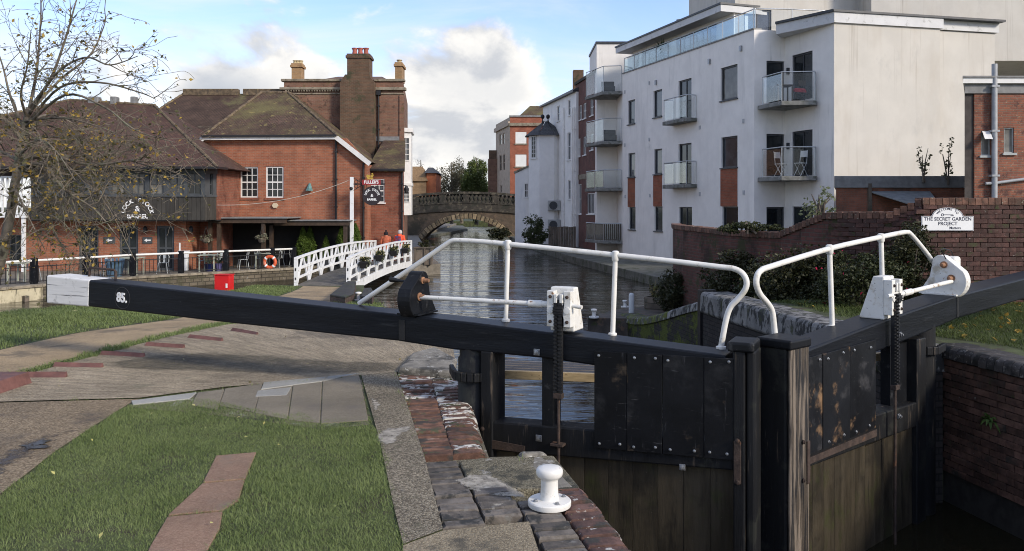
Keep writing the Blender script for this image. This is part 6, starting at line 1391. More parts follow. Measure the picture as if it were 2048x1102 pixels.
# ------------------------------------------------------------------ foliage builders
def inpoly(P, poly_):
    x, y = P[:, 0], P[:, 1]; c_ = np.zeros(len(P), bool); q = np.array([(p[0], p[1]) for p in poly_]); j = len(q) - 1
    for i in range(len(q)):
        xi, yi, xj, yj = *q[i], *q[j]
        m = ((yi > y) != (yj > y)) & (x < (xj - xi) * (y - yi) / (yj - yi + 1e-12) + xi); c_ ^= m; j = i
    return c_
def npmesh(name, V, nper, faces, m, parent=None, loc=(0, 0, 0), mi=None):
    """many equal little pieces: V is (n, nper, 3), faces index into one piece"""
    n = len(V); off = OFF.get(parent.name, (0, 0, 0)) if parent else loc
    me = bpy.data.meshes.new(name); VV = (V.reshape(-1, 3) - np.array(off)).astype(np.float32)
    me.vertices.add(len(VV)); me.vertices.foreach_set('co', VV.ravel())
    fl = np.concatenate([np.array(f) for f in faces]); ln = np.array([len(f) for f in faces]); k = len(fl)
    idx = (np.arange(n)[:, None] * nper + fl[None, :]).ravel(); tot = np.tile(ln, n); st = np.concatenate([[0], np.cumsum(tot)[:-1]])
    me.loops.add(n * k); me.loops.foreach_set('vertex_index', idx.astype(np.int32))
    me.polygons.add(len(tot)); me.polygons.foreach_set('loop_start', st.astype(np.int32)); me.polygons.foreach_set('loop_total', tot.astype(np.int32))
    for q in (m if isinstance(m, (list, tuple)) else [m]): me.materials.append(q)
    if mi is not None: me.polygons.foreach_set('material_index', np.repeat(mi, len(faces)).astype(np.int32))
    me.update(calc_edges=True); me.validate()
    o = bpy.data.objects.new(name, me); col.objects.link(o)
    if parent: o.parent = parent
    else: o.location = loc
    OFF[o.name] = off
    return o
def leafcloud(name, C, size, m, parent=None, up=.3, asp=.55, mi=None, loc=(0, 0, 0)):
    n = len(C); sz = size * nrs.uniform(.6, 1.35, n)[:, None]
    d1 = nrs.normal(size=(n, 3)); d1[:, 2] *= .7; d1 /= np.linalg.norm(d1, axis=1)[:, None]
    nn = nrs.normal(size=(n, 3)); nn[:, 2] += up * 3; d2 = np.cross(d1, nn); d2 /= np.linalg.norm(d2, axis=1)[:, None] + 1e-9; d3 = np.cross(d1, d2)
    V = np.stack([C - d1 * sz * .5, C + d2 * sz * asp * .5 - d3 * sz * .08, C + d1 * sz * .5 + d3 * sz * .1, C - d2 * sz * asp * .5 - d3 * sz * .08], 1)
    return npmesh(name, V, 4, [(0, 1, 2), (0, 2, 3)], m, parent, loc, mi)
def ell(n, c_, r, shell=.55, clumps=0, cs=.28):
    """points spread through an uneven ellipsoid, gathered in clumps"""
    d_ = nrs.normal(size=(n, 3)); d_ /= np.linalg.norm(d_, axis=1)[:, None]
    if clumps:
        cc = nrs.normal(size=(clumps, 3)); cc /= np.linalg.norm(cc, axis=1)[:, None]; cc *= nrs.uniform(shell, .95, clumps)[:, None]
        k = nrs.randint(0, clumps, n); P = cc[k] + d_ * (cs * nrs.uniform(.2, 1, n) ** .5)[:, None] * nrs.uniform(.6, 1.3, clumps)[k][:, None]
    else: P = d_ * (nrs.uniform(shell ** 3, 1, n) ** (1 / 3))[:, None]
    return P * np.array(r) + np.array(c_)
def grass(name, poly_, dens, h, w_, zf, m, excl=(), label=None, cat=None, lift=0.0):
    q = np.array([(p[0], p[1]) for p in poly_]); lo, hi = q.min(0), q.max(0); n = int((hi - lo).prod() * dens)
    P = nrs.uniform(lo, hi, (n, 2)); k = inpoly(P + np.stack([np.sin(P[:, 1] * 11 + 3 * np.sin(P[:, 0] * 7)), np.sin(P[:, 0] * 13 + 2 * np.sin(P[:, 1] * 9))], 1) * h * .9 + nrs.normal(0, h * .5, P.shape), poly_)
    for e in excl: k &= ~inpoly(P, e)
    cl0 = np.sin(P[:, 0] * 1.7 + 2 * np.sin(P[:, 1] * 1.3)) * np.sin(P[:, 1] * 2.1 + P[:, 0] * .6) + .5 * np.sin(P[:, 0] * 6.1 + P[:, 1] * 4.7); k &= nrs.uniform(0, 1, len(P)) < np.clip(.95 - .35 * (cl0 - .2), .25, 1)
    P = P[k]; n = len(P); zf_ = np.vectorize(zf); z = zf_(P[:, 1]) + lift
    a = nrs.uniform(0, 6.283, n); cl = .5 + .5 * np.sin(P[:, 0] * 2.3 + 1.3 * np.sin(P[:, 1] * 1.9)) * np.sin(P[:, 1] * 2.9 + P[:, 0])
    hh = h * nrs.uniform(.35, 1.35, n) ** 1.2 * (.55 + .8 * cl); ln = nrs.uniform(.4, 1.9, n) * hh
    B = np.stack([P[:, 0], P[:, 1], z], 1); s_ = np.stack([-np.sin(a), np.cos(a), 0 * a], 1) * (w_ * nrs.uniform(.7, 1.3, n))[:, None]
    di = np.stack([np.cos(a), np.sin(a), 0 * a], 1); U = np.array([0, 0, 1.0])
    mid = B + di * (ln * .35)[:, None] + U * (hh * .62)[:, None]; tip = B + di * ln[:, None] + U * hh[:, None]
    V = np.stack([B - s_, B + s_, mid + s_ * .7, mid - s_ * .7, tip], 1)
    o = npmesh(name, V, 5, [(0, 1, 2, 3), (3, 2, 4)], m); o['kind'] = 'stuff'
    if label: o['label'] = label; o['category'] = cat
    return o
GRASS = leafmat('grass_blade', (.085, .130, .032), (.27, .32, .12), .55, .25)
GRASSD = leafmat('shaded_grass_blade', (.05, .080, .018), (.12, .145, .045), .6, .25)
IVY = leafmat('dark_ivy_leaf', (.014, .023, .009), (.070, .066, .030), .45, .12)
SHRUB = leafmat('shrub_leaf', (.020, .032, .012), (.075, .078, .032), .5, .15)
DRYLEAF = leafmat('yellowed_leaf', (.28, .17, .03), (.42, .30, .07), .6, .3)

# ------------------------------------------------------------------ garden wall with the welcome sign
gw = thing('garden_wall', 'curving dark red brick garden wall stepping down towards the canal', 'wall', (7, 14, 0))
gpts = [(2140, 13.4, 396), (2048, 13.5, 396), (1850, 13.5, 396), (1785, 13.75, 424), (1720, 14.1, 424), (1655, 14.6, 425), (1600, 15.3, 447), (1560, 16, 465), (1500, 17.0, 463), (1450, 18, 460), (1400, 19.3, 454), (1365, 20.6, 451), (1346, 22.0, 449), (1344, 23.6, 447)]
GP = [px(x, y, Y) for x, Y, y in gpts]
GARDENBRICK = brick('dark_garden_brick', (.125, .05, .04), (.085, .038, .032), (.085, .065, .052), over=[((.045, .028, .022), 1.0, .46, .66), ((.045, .045, .02), 2.2, .56, .70)], bump=.8, mw=.011)
GBR = mat('weathered_garden_brick', (.074, .037, .030), .9, .35, 9, bump=.7, bscl=40, rv=.4, over=[((.055, .032, .026), 4, .48, .66), ((.20, .18, .155), 20, .70, .77), ((.05, .05, .022), 3, .60, .74)])
CAPBR = mat('coping_brick_red', (.135, .070, .048), .9, .35, 9, bump=.6, bscl=40, rv=.35, over=[((.08, .05, .036), 4, .52, .68), ((.26, .23, .17), 16, .68, .76)])
b = MB(); zb = -1.3
for i in range(len(GP) - 1):
    f = Fr(GP[i + 1], GP[i]); L = f.L; dq = -.24
    b.loft([f.at(0, zb, -.02), f.at(0, GP[i + 1].z - .11, -.02), f.at(0, GP[i + 1].z - .11, dq), f.at(0, zb, dq)], [f.at(L, zb, -.02), f.at(L, GP[i].z - .11, -.02), f.at(L, GP[i].z - .11, dq), f.at(L, zb, dq)])
b.build('wall_core', GARDENBRICK, gw)
def along(path, step):
    out = []; acc = 0.0
    for a_, c_ in zip(path, path[1:]):
        L = math.hypot(c_.x - a_.x, c_.y - a_.y); s = acc
        while s < L: out.append((a_.lerp(c_, s / L), math.atan2(c_.y - a_.y, c_.x - a_.x))); s += step
        acc = s - L
    return out
bm_ = [wornbrick(.224, .1, .066, .005, j=.003).mesh('brick', [GBR]) for _ in range(6)]
run = [p for p in GP[:6]]; nb_ = 0
for c_ in range(26):
    for i, (p, a) in enumerate(along(run[:1] + run[1:], .234)):
        if i < 2 or nb_ >= 290: continue
        if (p.x / p.y * F + 1024) < 1690: continue
        z = p.z - .115 - c_ * .077
        if c_ > (19 if p.x / p.y * F + 1024 > 1835 else 8): continue
        dirv = Vector((math.cos(a), math.sin(a), 0)); off = dirv * (.117 if c_ % 2 else 0); nrm = Vector((-dirv.y, dirv.x, 0))
        q = p + off; q.z = z
        piece('brick', rnd.choice(bm_), gw, q + nrm * (-.094 + rnd.uniform(-.004, .006)) + Vector((0, 0, rnd.uniform(-.003, .003))), rot=(0, 0, a)); nb_ += 1
cm_ = [wornbrick(.27, .098, .112, .007, j=.004).mesh('coping_brick', [CAPBR]) for _ in range(5)]
for p, a in along(GP, .107):
    dirv = Vector((math.cos(a), math.sin(a), 0)); nrm = Vector((-dirv.y, dirv.x, 0))
    q = p + nrm * .02 + Vector((0, 0, rnd.uniform(-.004, .006)))
    piece('coping_brick', rnd.choice(cm_), gw, q, rot=(0, 0, a - math.pi / 2))
# welcome sign
GS = Fr(px(1850, 0, 13.5), px(2048, 0, 13.5)); r = GS.rect(1843, 430, 1947, 461.5, .03); d_ = .035
cs = (r[0] + r[1]) / 2; ztop = GS.sz(1895, 415, .03)[1]; zsh = GS.sz(1895, 432, .03)[1]
sgn = thing('welcome_sign', 'white arched sign with a key welcoming to the garden project on the brick wall', 'sign', tuple(GS.at(cs, r[2], .03)))
def signpoly(m_):
    pts = [(r[0] + m_, r[2] + m_), (r[1] - m_, r[2] + m_), (r[1] - m_, zsh - m_), (cs + .26 - m_, zsh - m_)]
    for k in range(13):
        a = R(8 + 164 * k / 12); pts.append((cs + (.25 - m_) * math.cos(a) * 1.0, zsh + (ztop - zsh - m_) * math.sin(a)))
    return pts + [(cs - .26 + m_, zsh - m_), (r[0] + m_, zsh - m_)]
b = MB(); b.prism(GS, signpoly(0), .022, .036); b.build('board', SIGNWHITE, sgn)
NAVY = mat('navy_lettering', (.015, .02, .045), .5, .1, 5, bump=0)
P_ = signpoly(.008); b = MB()
for a_, c_ in zip(P_, P_[1:] + P_[:1]): b.bar(GS.at(a_[0], a_[1], .0365), GS.at(c_[0], c_[1], .0365), .003, .006)
b.build('border', NAVY, sgn)
H_ = zsh - r[2]
b = MB(); arc_text(b, GS, 'WELCOME TO', cs, zsh - .10, .215, .052, .0365, 136, 44, .001, .001); b.build('welcome_text', NAVY, sgn)
b = MB(); text_into(b, GS, 'THE SECRET GARDEN', cs, zsh - .05, .079, .0365, 0, .001, .0015, scx=1.0); text_into(b, GS, 'PROJECT', cs, zsh - .125, .079, .0365, 0, .001, .0015); b.build('title_text', NAVY, sgn)
b = MB(); text_into(b, GS, 'Matters', cs + .12, zsh - .195, .06, .0365, 0, .001, .001); b.build('motto_text', NAVY, sgn)
b = MB(); kz_ = zsh + .02; ringm(b, GS, cs - .085, kz_, .014, .024, .0365, .0385, 16); b.box(GS, cs - .06, cs + .09, .0365, .0385, kz_ - .005, kz_ + .005)
for x in (.05, .068, .085): b.box(GS, cs + x, cs + x + .01, .0365, .0385, kz_ - .022, kz_ - .005)
b.build('key_emblem', NAVY, sgn)

# shrubs along the wall
def shrub(name, label, cen, rad, n, size, m, grp=None, stems=6, shell=.35, clumps=40, flowers=None, cat='shrub'):
    base = Vector((cen[0], cen[1], cen[2] - rad[2])); t_ = thing(name, label, cat, tuple(base), grp)
    b = MB()
    for k in range(stems):
        a = rnd.uniform(0, 6.28); e = Vector((cen[0] + rad[0] * .6 * math.cos(a), cen[1] + rad[1] * .6 * math.sin(a), cen[2] + rad[2] * rnd.uniform(-.1, .6)))
        b.tube([base + Vector((rnd.uniform(-.1, .1), rnd.uniform(-.1, .1), 0)), base.lerp(e, .5) + Vector((0, 0, .15)), e], [.03, .02, .008], 5)
    b.build('stem', TIMBER_OLD, t_)
    leafcloud('foliage', ell(n, cen, rad, shell, clumps), size, m, t_)
    if flowers:
        leafcloud('flowers', ell(flowers[0], cen, [q * 1.02 for q in rad], .9), flowers[1], flowers[2], t_)['kind'] = 'stuff'
    return t_
def gx(x, Y): return (x - 1024) / F * Y
FUCH = leafmat('fuchsia_flower', (.35, .01, .05), (.45, .02, .08), .6, .2)
shrub('ivy', 'mass of dark ivy hanging over the stepped part of the garden wall', (gx(1610, 14.6), 14.5, .55), (1.35, .45, .70), 9000, .065, IVY, clumps=90, cat='ivy')
shrub('ivy', 'ivy climbing the wall up to the lower corner of the white welcome sign', (gx(1815, 13.2), 13.1, .92), (.60, .38, .74), 6500, .055, IVY, clumps=60, cat='ivy')
shrub('fuchsia_bush', 'dark bush dotted with red flowers under the garden wall', (gx(1715, 13.2), 13.05, .72), (.85, .5, .55), 8000, .055, SHRUB, clumps=60, flowers=(26, .07, FUCH))
shrub('ivy', 'ivy on the rounded canal end of the garden wall', (gx(1475, 16.9), 16.8, .25), (.85, .6, .72), 8000, .08, IVY, clumps=70, cat='ivy')
shrub('garden_shrub', 'low small-leaved bush at the garden wall foot above the tail wall', (gx(1540, 15.4), 15.2, .42), (.8, .55, .5), 7000, .06, SHRUB, clumps=60)
shrub('evergreen_shrub', 'dense dark evergreen shrub beside the wooden planter on the quay', (gx(1362, 20.6), 20.9, -.28), (.62, .6, .62), 6000, .07, IVY, clumps=50)
shrub('ivy', 'tuft of ivy sprouting over the top of the swept wall coping', (gx(1500, 16.9), 16.8, 1.47), (.75, .22, .12), 1600, .06, SHRUB, clumps=30, stems=2, cat='ivy')
shrub('buddleia', 'leggy pale-leaved buddleia rising over the garden wall in front of the white corner', (gx(1645, 15.6), 15.8, 1.95), (.38, .25, .42), 200, .08, leafmat('buddleia_leaf', (.10, .12, .06), (.20, .22, .12), .7, .3), stems=9, shell=.5, clumps=14)
bt = leafmat('bramble_leaf', (.06, .075, .035), (.14, .13, .06), .7, .3)
shrub('wall_weed', 'sparse weed growing from the lead capping at the middle of the cream wall', (gx(1845, 30.9), 30.9, 3.6), (.35, .2, .8), 90, .13, bt, stems=4, shell=.3, clumps=8, cat='weed')
shrub('wall_weed', 'tall thin weed growing from the lead capping near the brick block', (gx(1895, 30.9), 30.9, 3.7), (.3, .2, 1.0), 110, .13, bt, stems=4, shell=.3, clumps=8, cat='weed')
shrub('canal_bush', 'loose leafy bush overhanging the water below the white turret house', (gx(1068, 60), 60.2, -.05), (1.2, .8, 1.15), 2600, .17, leafmat('canal_bush_leaf', (.035, .05, .02), (.10, .12, .05), .55, .2), clumps=40)
shrub('canal_bush', 'low dark bush beside the bridge abutment on the canal ledge', (gx(1000, 79), 79.5, -.7), (1.6, .7, .6), 1600, .2, IVY, clumps=30)

# quay: planter, mooring post, small bollards
GQ = Fr(gp(1288, 617, QZ), gp(1336, 621, QZ)); zq = QZ
pt_ = thing('planter', 'wooden trough planter with grasses on the low quay', 'planter', tuple(GQ.at(.3, QZ, -.2)))
b = MB()
for k in range(2): b = MB(); b.box(GQ, 0, GQ.L + .25, -.03, .0, zq + k * .155 + .004, zq + k * .155 + .15); b.build('board', TIMBER_OLD, pt_, bevel=.008)
b = MB(); b.box(GQ, 0, .03, -.55, -.031, zq, zq + .31); b.build('end_board', TIMBER_OLD, pt_); b = MB(); b.box(GQ, .03, GQ.L + .25, -.55, -.035, zq, zq + .26); b.build('soil', SOIL, pt_)
b = MB(); leafblades(b, GQ.at(.15, zq + .26, -.25), 26, .55, .010, (.9, 1.5), .25); b.build('grasses', leafmat('straw_grass', (.22, .17, .07), (.32, .28, .12)), pt_)
leafcloud('plant_leaves', ell(900, GQ.at(.42, zq + .42, -.27), (.28, .2, .2), .3, 12), .06, leafmat('variegated_leaf', (.14, .16, .06), (.32, .32, .14)), pt_)
p = gp(1263, 628, QZ); b = MB(); b.lathe((p.x, p.y, QZ), [(.07, 0), (.07, .46), (.062, .50), (.04, .525), (.01, .53)], 16); o = b.build('marker_post', mat('grey_white_plastic', (.55, .57, .57), .5, .05, 3, bump=0, over=[((.2, .2, .2), 12, .7, .76)]), smooth=50); tag(o, 'plain white round-topped post on the low quay by the mossy wing wall', 'post')
p = gp(1188, 636, QZ); bollard((p.x, p.y, QZ), 'small white bollard at the water corner of the low quay', .9)
p = gp(1250, 615, QZ); bollard((p.x, p.y, QZ), 'small white bollard half hidden behind the marker post', .8)

# ------------------------------------------------------------------ footbridge
fb = thing('footbridge', 'arched white timber footbridge crossing to the pub terrace', 'footbridge', (-6.2, 34, -.85))
Y0, Y1 = 29.0, 40.2
def fx(Y, side): return (-5.78 if side else -7.55) + (Y - Y0) / (Y1 - Y0) * (.85 if side else .95)
def fz(Y): u = (Y - Y0) / (Y1 - Y0); return -.87 + .15 * u + 4 * .15 * u * (1 - u)
N = 46; dk_ = None
DECK = mat('grey_deck_board', (.115, .105, .09), .85, .25, 6, bump=.3, rv=.2, over=[((.06, .065, .045), 3, .55, .7)])
for k in range(N):
    ya, yb_ = Y0 + (Y1 - Y0) * k / N, Y0 + (Y1 - Y0) * (k + 1) / N - .012
    b = MB(); b.hexa([(fx(y, sd_), y, fz(y) + dz) for dz in (-.05, 0) for y, sd_ in ((ya, 0), (ya, 1), (yb_, 1), (yb_, 0))]); b.build('deck_board', DECK, fb)
for sd_ in (0, 1):
    sg = 1 if sd_ else -1
    ys = [Y0 + (Y1 - Y0) * k / 24 for k in range(25)]
    b = MB()
    for a_, c_ in zip(ys, ys[1:]):
        b.hexa([(fx(y, sd_) + ox, y, fz(y) + z) for z in (-.30, -.03) for y, ox in ((a_, 0), (a_, .09 * sg), (c_, .09 * sg), (c_, 0))])
    b.build('edge_beam', WHITE_WOOD if sd_ else TIMBER_OLD, fb)
    for zt_, w_, h_ in ((.95, .11, .07), (.56, .05, .10), (.24, .05, .08)):
        b = MB()
        for a_, c_ in zip(ys, ys[1:]): b.hexa([(fx(y, sd_) + ox, y, fz(y) + zt_ + dz) for dz in (-h_ / 2, h_ / 2) for y, ox in ((a_, -w_ / 2 + .03 * sg), (a_, w_ / 2 + .03 * sg), (c_, w_ / 2 + .03 * sg), (c_, -w_ / 2 + .03 * sg))])
        b.build('top_rail' if zt_ > .9 else 'rail', WHITE_WOOD, fb)
    n = 8
    for k in range(n + 1):
        y = Y0 + .06 + (Y1 - Y0 - .12) * k / n; x = fx(y, sd_) + .03 * sg; z = fz(y)
        b = MB(); w_ = .12 if k in (0, n) else .085; b.cube(x - w_ / 2, x + w_ / 2, y - w_ / 2, y + w_ / 2, z - .22, z + .915); b.build('post', WHITE_WOOD, fb)
        if k < n:
            y2 = Y0 + .06 + (Y1 - Y0 - .12) * (k + 1) / n; ym = (y + y2) / 2
            for ya in (y, y2):
                b = MB(); xa = fx(ya, sd_) + .032 * sg; xm = fx(ym, sd_) + .032 * sg
                b.bar((xa, ya, fz(ya) - .12), (xm, ym + (-.06 if ya < ym else .06), fz(ym) + .90), .05, .085); b.build('brace', WHITE_WOOD, fb)
# planters hung on its right rail
PB_G = 'planters hung on the footbridge rail'; FLW = leafmat('pansy_petal', (.5, .48, .38), (.55, .42, .1), .6, .2)
for k, (xc, lab) in enumerate(((720, 'black trough planter with trailing flowers nearest the lock end of the footbridge'), (748, 'black trough planter second from the lock end of the footbridge'), (774, 'black trough planter third from the lock end of the footbridge'), (795, 'black trough planter at the pub end of the footbridge'))):
    y = (30.6, 33.0, 35.6, 38.0)[k]; x = fx(y, 1) + .22; z = fz(y) + .42
    t_ = thing('rail_planter', lab, 'planter', (x, y, z), PB_G)
    b = MB(); b.loft([(x - .10, y - .42, z), (x + .10, y - .42, z), (x + .10, y + .42, z), (x - .10, y + .42, z)], [(x - .15, y - .5, z + .24), (x + .15, y - .5, z + .24), (x + .15, y + .5, z + .24), (x - .15, y + .5, z + .24)]); b.build('trough', mat('black_plastic', (.012, .012, .013), .5, .2, 4, bump=0), t_, bevel=.02)
    leafcloud('leaves', ell(600, (x, y, z + .30), (.2, .45, .13), .2, 24), .09, SHRUB, t_); leafcloud('trailing_leaves', ell(250, (x + .1, y, z + .15), (.1, .45, .2), .3, 14), .07, leafmat('grey_trailing_leaf', (.12, .14, .09), (.22, .23, .16)), t_); leafcloud('flowers', ell(40, (x, y, z + .32), (.2, .45, .12), .7), .07, FLW, t_)['kind'] = 'stuff'
# brick kerbs at the lock end
for pts, lab in (([(660, 606), (695, 574), (712, 575), (708, 603), (690, 612)], 'sloping dark brick kerb wall at the lock end of the footbridge'), ([(722, 610), (728, 590), (742, 589), (748, 600), (744, 612)], 'short dark brick kerb stub near the water by the footbridge')):
    P_ = [gg(*q) for q in pts]; t_ = thing('kerb_wall', lab, 'wall', tuple(P_[0]))
    b = MB(); b.loft([(q.x, q.y, -2.3) for q in P_], [(q.x, q.y, q.z + .16) for q in P_]); b.build('brick_core', brick('kerb_brick_' + str(len(pts)) + lab[:5], (.10, .065, .05), (.075, .05, .042), (.08, .068, .055), bump=.5), t_)
    b = MB(); b.loft([(q.x, q.y, q.z + .163) for q in P_], [(q.x, q.y, q.z + .21) for q in P_]); b.build('coping', DARKSTONE, t_, bevel=.015)
p = gg(717, 602); bollard((p.x, p.y, zg(p.y) + .0), 'small cream bollard on the bank between the kerb and the canal', .95)
# timber box on the far landing
tb_ = thing('landing_box', 'grey timber box standing on the landing at the pub end of the footbridge', 'timber box', (-4.4, 40.9, TZ))
b = MB(); b.cube(-4.75, -3.95, 40.5, 41.3, TZ, TZ + .78); b.build('body', TIMBER_OLD, tb_)
for x in (-4.78, -4.3, -3.98): b = MB(); b.cube(x, x + .07, 40.44, 40.497, TZ, TZ + .8); b.build('batten', TIMBER_OLD, tb_)
b = MB(); b.cube(-4.82, -3.88, 40.42, 41.4, TZ + .803, TZ + .86); b.build('lid', TIMBER_OLD, tb_)
leafcloud('plant_leaves', ell(700, (-4.25, 40.9, TZ + .98), (.4, .35, .2), .3, 14), .1, IVY, tb_)
# ------------------------------------------------------------------ people on the far landing
def person(label, loc, rz, h, jacket, hat, hatm, pack, stoop=.0):
    J = {'pel': (0, 0, .94), 'wai': (0, .0, 1.08), 'che': (0, .02, 1.30), 'nek': (0, .035, 1.47), 'hea': (0, .06, 1.58), 'top': (0, .06, 1.70),
         'sl': (-.20, .02, 1.40), 'sr': (.20, .02, 1.40), 'el': (-.27, -.02, 1.13), 'er': (.27, -.02, 1.13), 'wl': (-.17, .17, 1.0), 'wr': (.17, .17, 1.0), 'hl': (-.10, .22, .99), 'hr': (.10, .22, .99),
         'pl': (-.10, 0, .90), 'pr': (.10, 0, .90), 'kl': (-.11, .05, .49), 'kr': (.10, -.06, .49), 'al': (-.11, -.03, .09), 'ar': (.10, -.22, .12), 'tl': (-.12, .14, .04), 'tr': (.11, -.08, .04)}
    Rd = {'pel': .15, 'wai': .145, 'che': .165, 'nek': .062, 'hea': .098, 'top': .07, 'sl': .095, 'sr': .095, 'el': .07, 'er': .07, 'wl': .05, 'wr': .05, 'hl': .04, 'hr': .04, 'pl': .10, 'pr': .10, 'kl': .068, 'kr': .068, 'al': .048, 'ar': .048, 'tl': .038, 'tr': .038}
    E = [('pel', 'wai'), ('wai', 'che'), ('che', 'nek'), ('nek', 'hea'), ('hea', 'top'), ('che', 'sl'), ('che', 'sr'), ('sl', 'el'), ('sr', 'er'), ('el', 'wl'), ('er', 'wr'), ('wl', 'hl'), ('wr', 'hr'), ('pel', 'pl'), ('pel', 'pr'), ('pl', 'kl'), ('pr', 'kr'), ('kl', 'al'), ('kr', 'ar'), ('al', 'tl'), ('ar', 'tr')]
    ks = list(J); me = bpy.data.meshes.new('skeleton'); me.from_pydata([J[k] for k in ks], [(ks.index(a), ks.index(c_)) for a, c_ in E], [])
    ob = bpy.data.objects.new('skeleton', me); col.objects.link(ob); ob.modifiers.new('skin', 'SKIN'); sub = ob.modifiers.new('sub', 'SUBSURF'); sub.levels = 2; sub.render_levels = 2
    for i, k in enumerate(ks): me.skin_vertices[0].data[i].radius = (Rd[k], Rd[k] * (.72 if k in ('pel', 'wai', 'che') else 1)); me.skin_vertices[0].data[i].use_root = (k == 'pel')
    bmsh = bpy.data.meshes.new_from_object(ob.evaluated_get(bpy.context.evaluated_depsgraph_get())); bpy.data.objects.remove(ob)
    bmsh.name = 'body'
    for m_ in (SKIN, jacket, TROUS, SHOE): bmsh.materials.append(m_)
    for p_ in bmsh.polygons:
        z = p_.center.z; x = abs(p_.center.x); p_.use_smooth = True
        p_.material_index = 0 if z > 1.47 or (z < 1.03 and p_.center.y > .17 and z > .9) else (1 if z > .80 and (x < .4) else (2 if z > .10 else 3))
    t_ = thing('person', label, 'person', (0, 0, 0), 'people on the footbridge landing')
    body = bpy.data.objects.new('body', bmsh); col.objects.link(body); body.parent = t_; OFF[body.name] = (0, 0, 0)
    b = MB(); b.lathe((0, .015, .80), [(.19, 0), (.20, .05), (.185, .25), (.195, .45), (.205, .55), (.16, .63), (.09, .68)], 14); o = b.build('jacket', jacket, t_, smooth=60); o.scale = (1.05, .82, 1)
    b = MB(); b.lathe((0, .055, 1.60), [(.112, -.05), (.116, 0), (.108, .06), (.07, .115), (.02, .13)], 14); b.build('hat', hatm, t_, smooth=60)
    if hat: b = MB(); b.lathe((0, .055, 1.72), [(.02, 0), (.05, .03), (.05, .06), (.02, .085)], 10); b.build('bobble', hatm, t_, smooth=60)
    b = MB(); b.lathe((0, -.0, 1.42), [(.13, 0), (.12, .06), (.10, .1)], 12); b.build('hood', jacket, t_, smooth=60)
    for sx in (-.035, .035): b = MB(); b.lathe((sx, .148, 1.595), [(.009, 0), (.012, .006), (.004, .012)], 8, axis=(0, 1, 0)); b.build('eye', SHOE, t_)
    b = MB(); b.add([(-.012, .15, 1.56), (.012, .15, 1.56), (0, .178, 1.565), (0, .15, 1.60)], [(0, 1, 2), (1, 3, 2), (3, 0, 2), (0, 3, 1)]); b.build('nose', SKIN, t_)
    for sx in (-1, 1): b = MB(); b.lathe((sx * .1, .05, 1.585), [(.022, -.01), (.028, 0), (.015, .012)], 8, axis=(sx, 0, 0)); b.build('ear', SKIN, t_)
    if pack: b = MB(); b.cube(-.15, .15, -.32, -.16, 1.02, 1.43); b.build('backpack', mat('red_blue_pack', (.22, .03, .05), .7, .5, 9, over=[((.05, .06, .16), 6, .5, .56)]), t_, bevel=.05, seg=3)
    t_.location = loc; t_.rotation_euler = (0, 0, rz); t_.scale = (h / 1.73,) * 3
SKIN = mat('skin', (.42, .24, .17), .6, .05, 4, bump=0); TROUS = mat('dark_trousers', (.02, .021, .025), .8, .2, 6); SHOE = mat('black_shoe', (.01, .01, .01), .5, .1, 4, bump=0)
person('person in a dusty orange jacket and dark bobble hat seen from behind on the landing', (px(772, 0, 40.45).x, 40.45, TZ + .01), R(6), 1.62, mat('dusty_orange_jacket', (.40, .105, .05), .8, .15, 12, bump=.3), True, mat('dark_knit', (.012, .010, .013), .9, .2, 30, bump=.3), False)
person('person in a bright orange jacket with backpack and pale cap walking away on the landing', (px(799, 0, 40.5).x, 40.5, TZ + .01), R(-12), 1.70, mat('hi_vis_orange_jacket', (.75, .085, .03), .7, .1, 12, bump=.3), False, mat('pale_cap', (.5, .45, .42), .8, .1, 8), True)

# ------------------------------------------------------------------ terrace wall, railing, life ring
PALER = mat('pale_rendered_wall', (.46, .41, .28), .9, .15, 1.5, bump=.2, over=[((.22, .19, .12), 2, .52, .72, (1, 1, .4)), ((.12, .11, .08), 6, .64, .74, (2, 2, .3))])
STONEW = brick('rubble_wall', (.145, .12, .085), (.10, .085, .06), (.06, .052, .038), bw=.34, bh=.16, mw=.02, over=[((.07, .065, .04), 1.2, .48, .68), ((.26, .24, .2), 5, .66, .74)], bump=.8, bdist=.02)
tw_ = thing('terrace_wall', 'low waterside retaining wall below the pub railings, rendered pale then rubble', 'wall', (-14, 34, -2.4))
for i in range(0, 6):
    f = Fr(TW[i], TW[i + 1]); m_ = PALER if i < 2 else STONEW
    b = MB(); b.box(f, -.02, f.L + .02, -.3, .06, -2.4, TZ - .05); b.build('wall_face', m_, tw_)
    n = max(2, int(f.L / 1.1))
    for k in range(n): b = MB(); b.box(f, f.L * k / n + .005, f.L * (k + 1) / n - .005, -.35, .12, TZ - .048, TZ + .05); b.build('coping_stone', STONEBAND, tw_, bevel=.015)
    if i < 2:
        for k in range(n): b = MB(); s = f.L * (k + .5) / n; b.box(f, s - .08, s + .08, .062, .25, -2.4, TZ - .3); b.build('fender_pile', TIMBER_OLD, tw_, bevel=.02)
rl_ = thing('terrace_railing', 'black terrace railing with thick posts and a white handrail above the water', 'railing', (-14, 34, TZ))
RP = [Vector((TW[i][0], TW[i][1], TZ + .05)) for i in range(1, 7)]; RP = [p + Vector((-.25, .22, 0)) for p in RP]
postpx = [-60, 68, 173, 266, 362, 452, 545, 588]
def onpath(x):
    k = (x - 1024) / F
    for a_, c_ in zip(RP, RP[1:]):
        fa, fc = a_.x - k * a_.y, c_.x - k * c_.y
        if fa * fc <= 0: u = fa / (fa - fc); return a_.lerp(c_, u)
    return RP[0] if x < 0 else RP[-1]
PP_ = [onpath(x) for x in postpx]
for p in PP_:
    b = MB(); b.cube(p.x - .10, p.x + .10, p.y - .10, p.y + .10, TZ + .04, TZ + .98); b.build('post', PAINT_BLACK, rl_, bevel=.02)
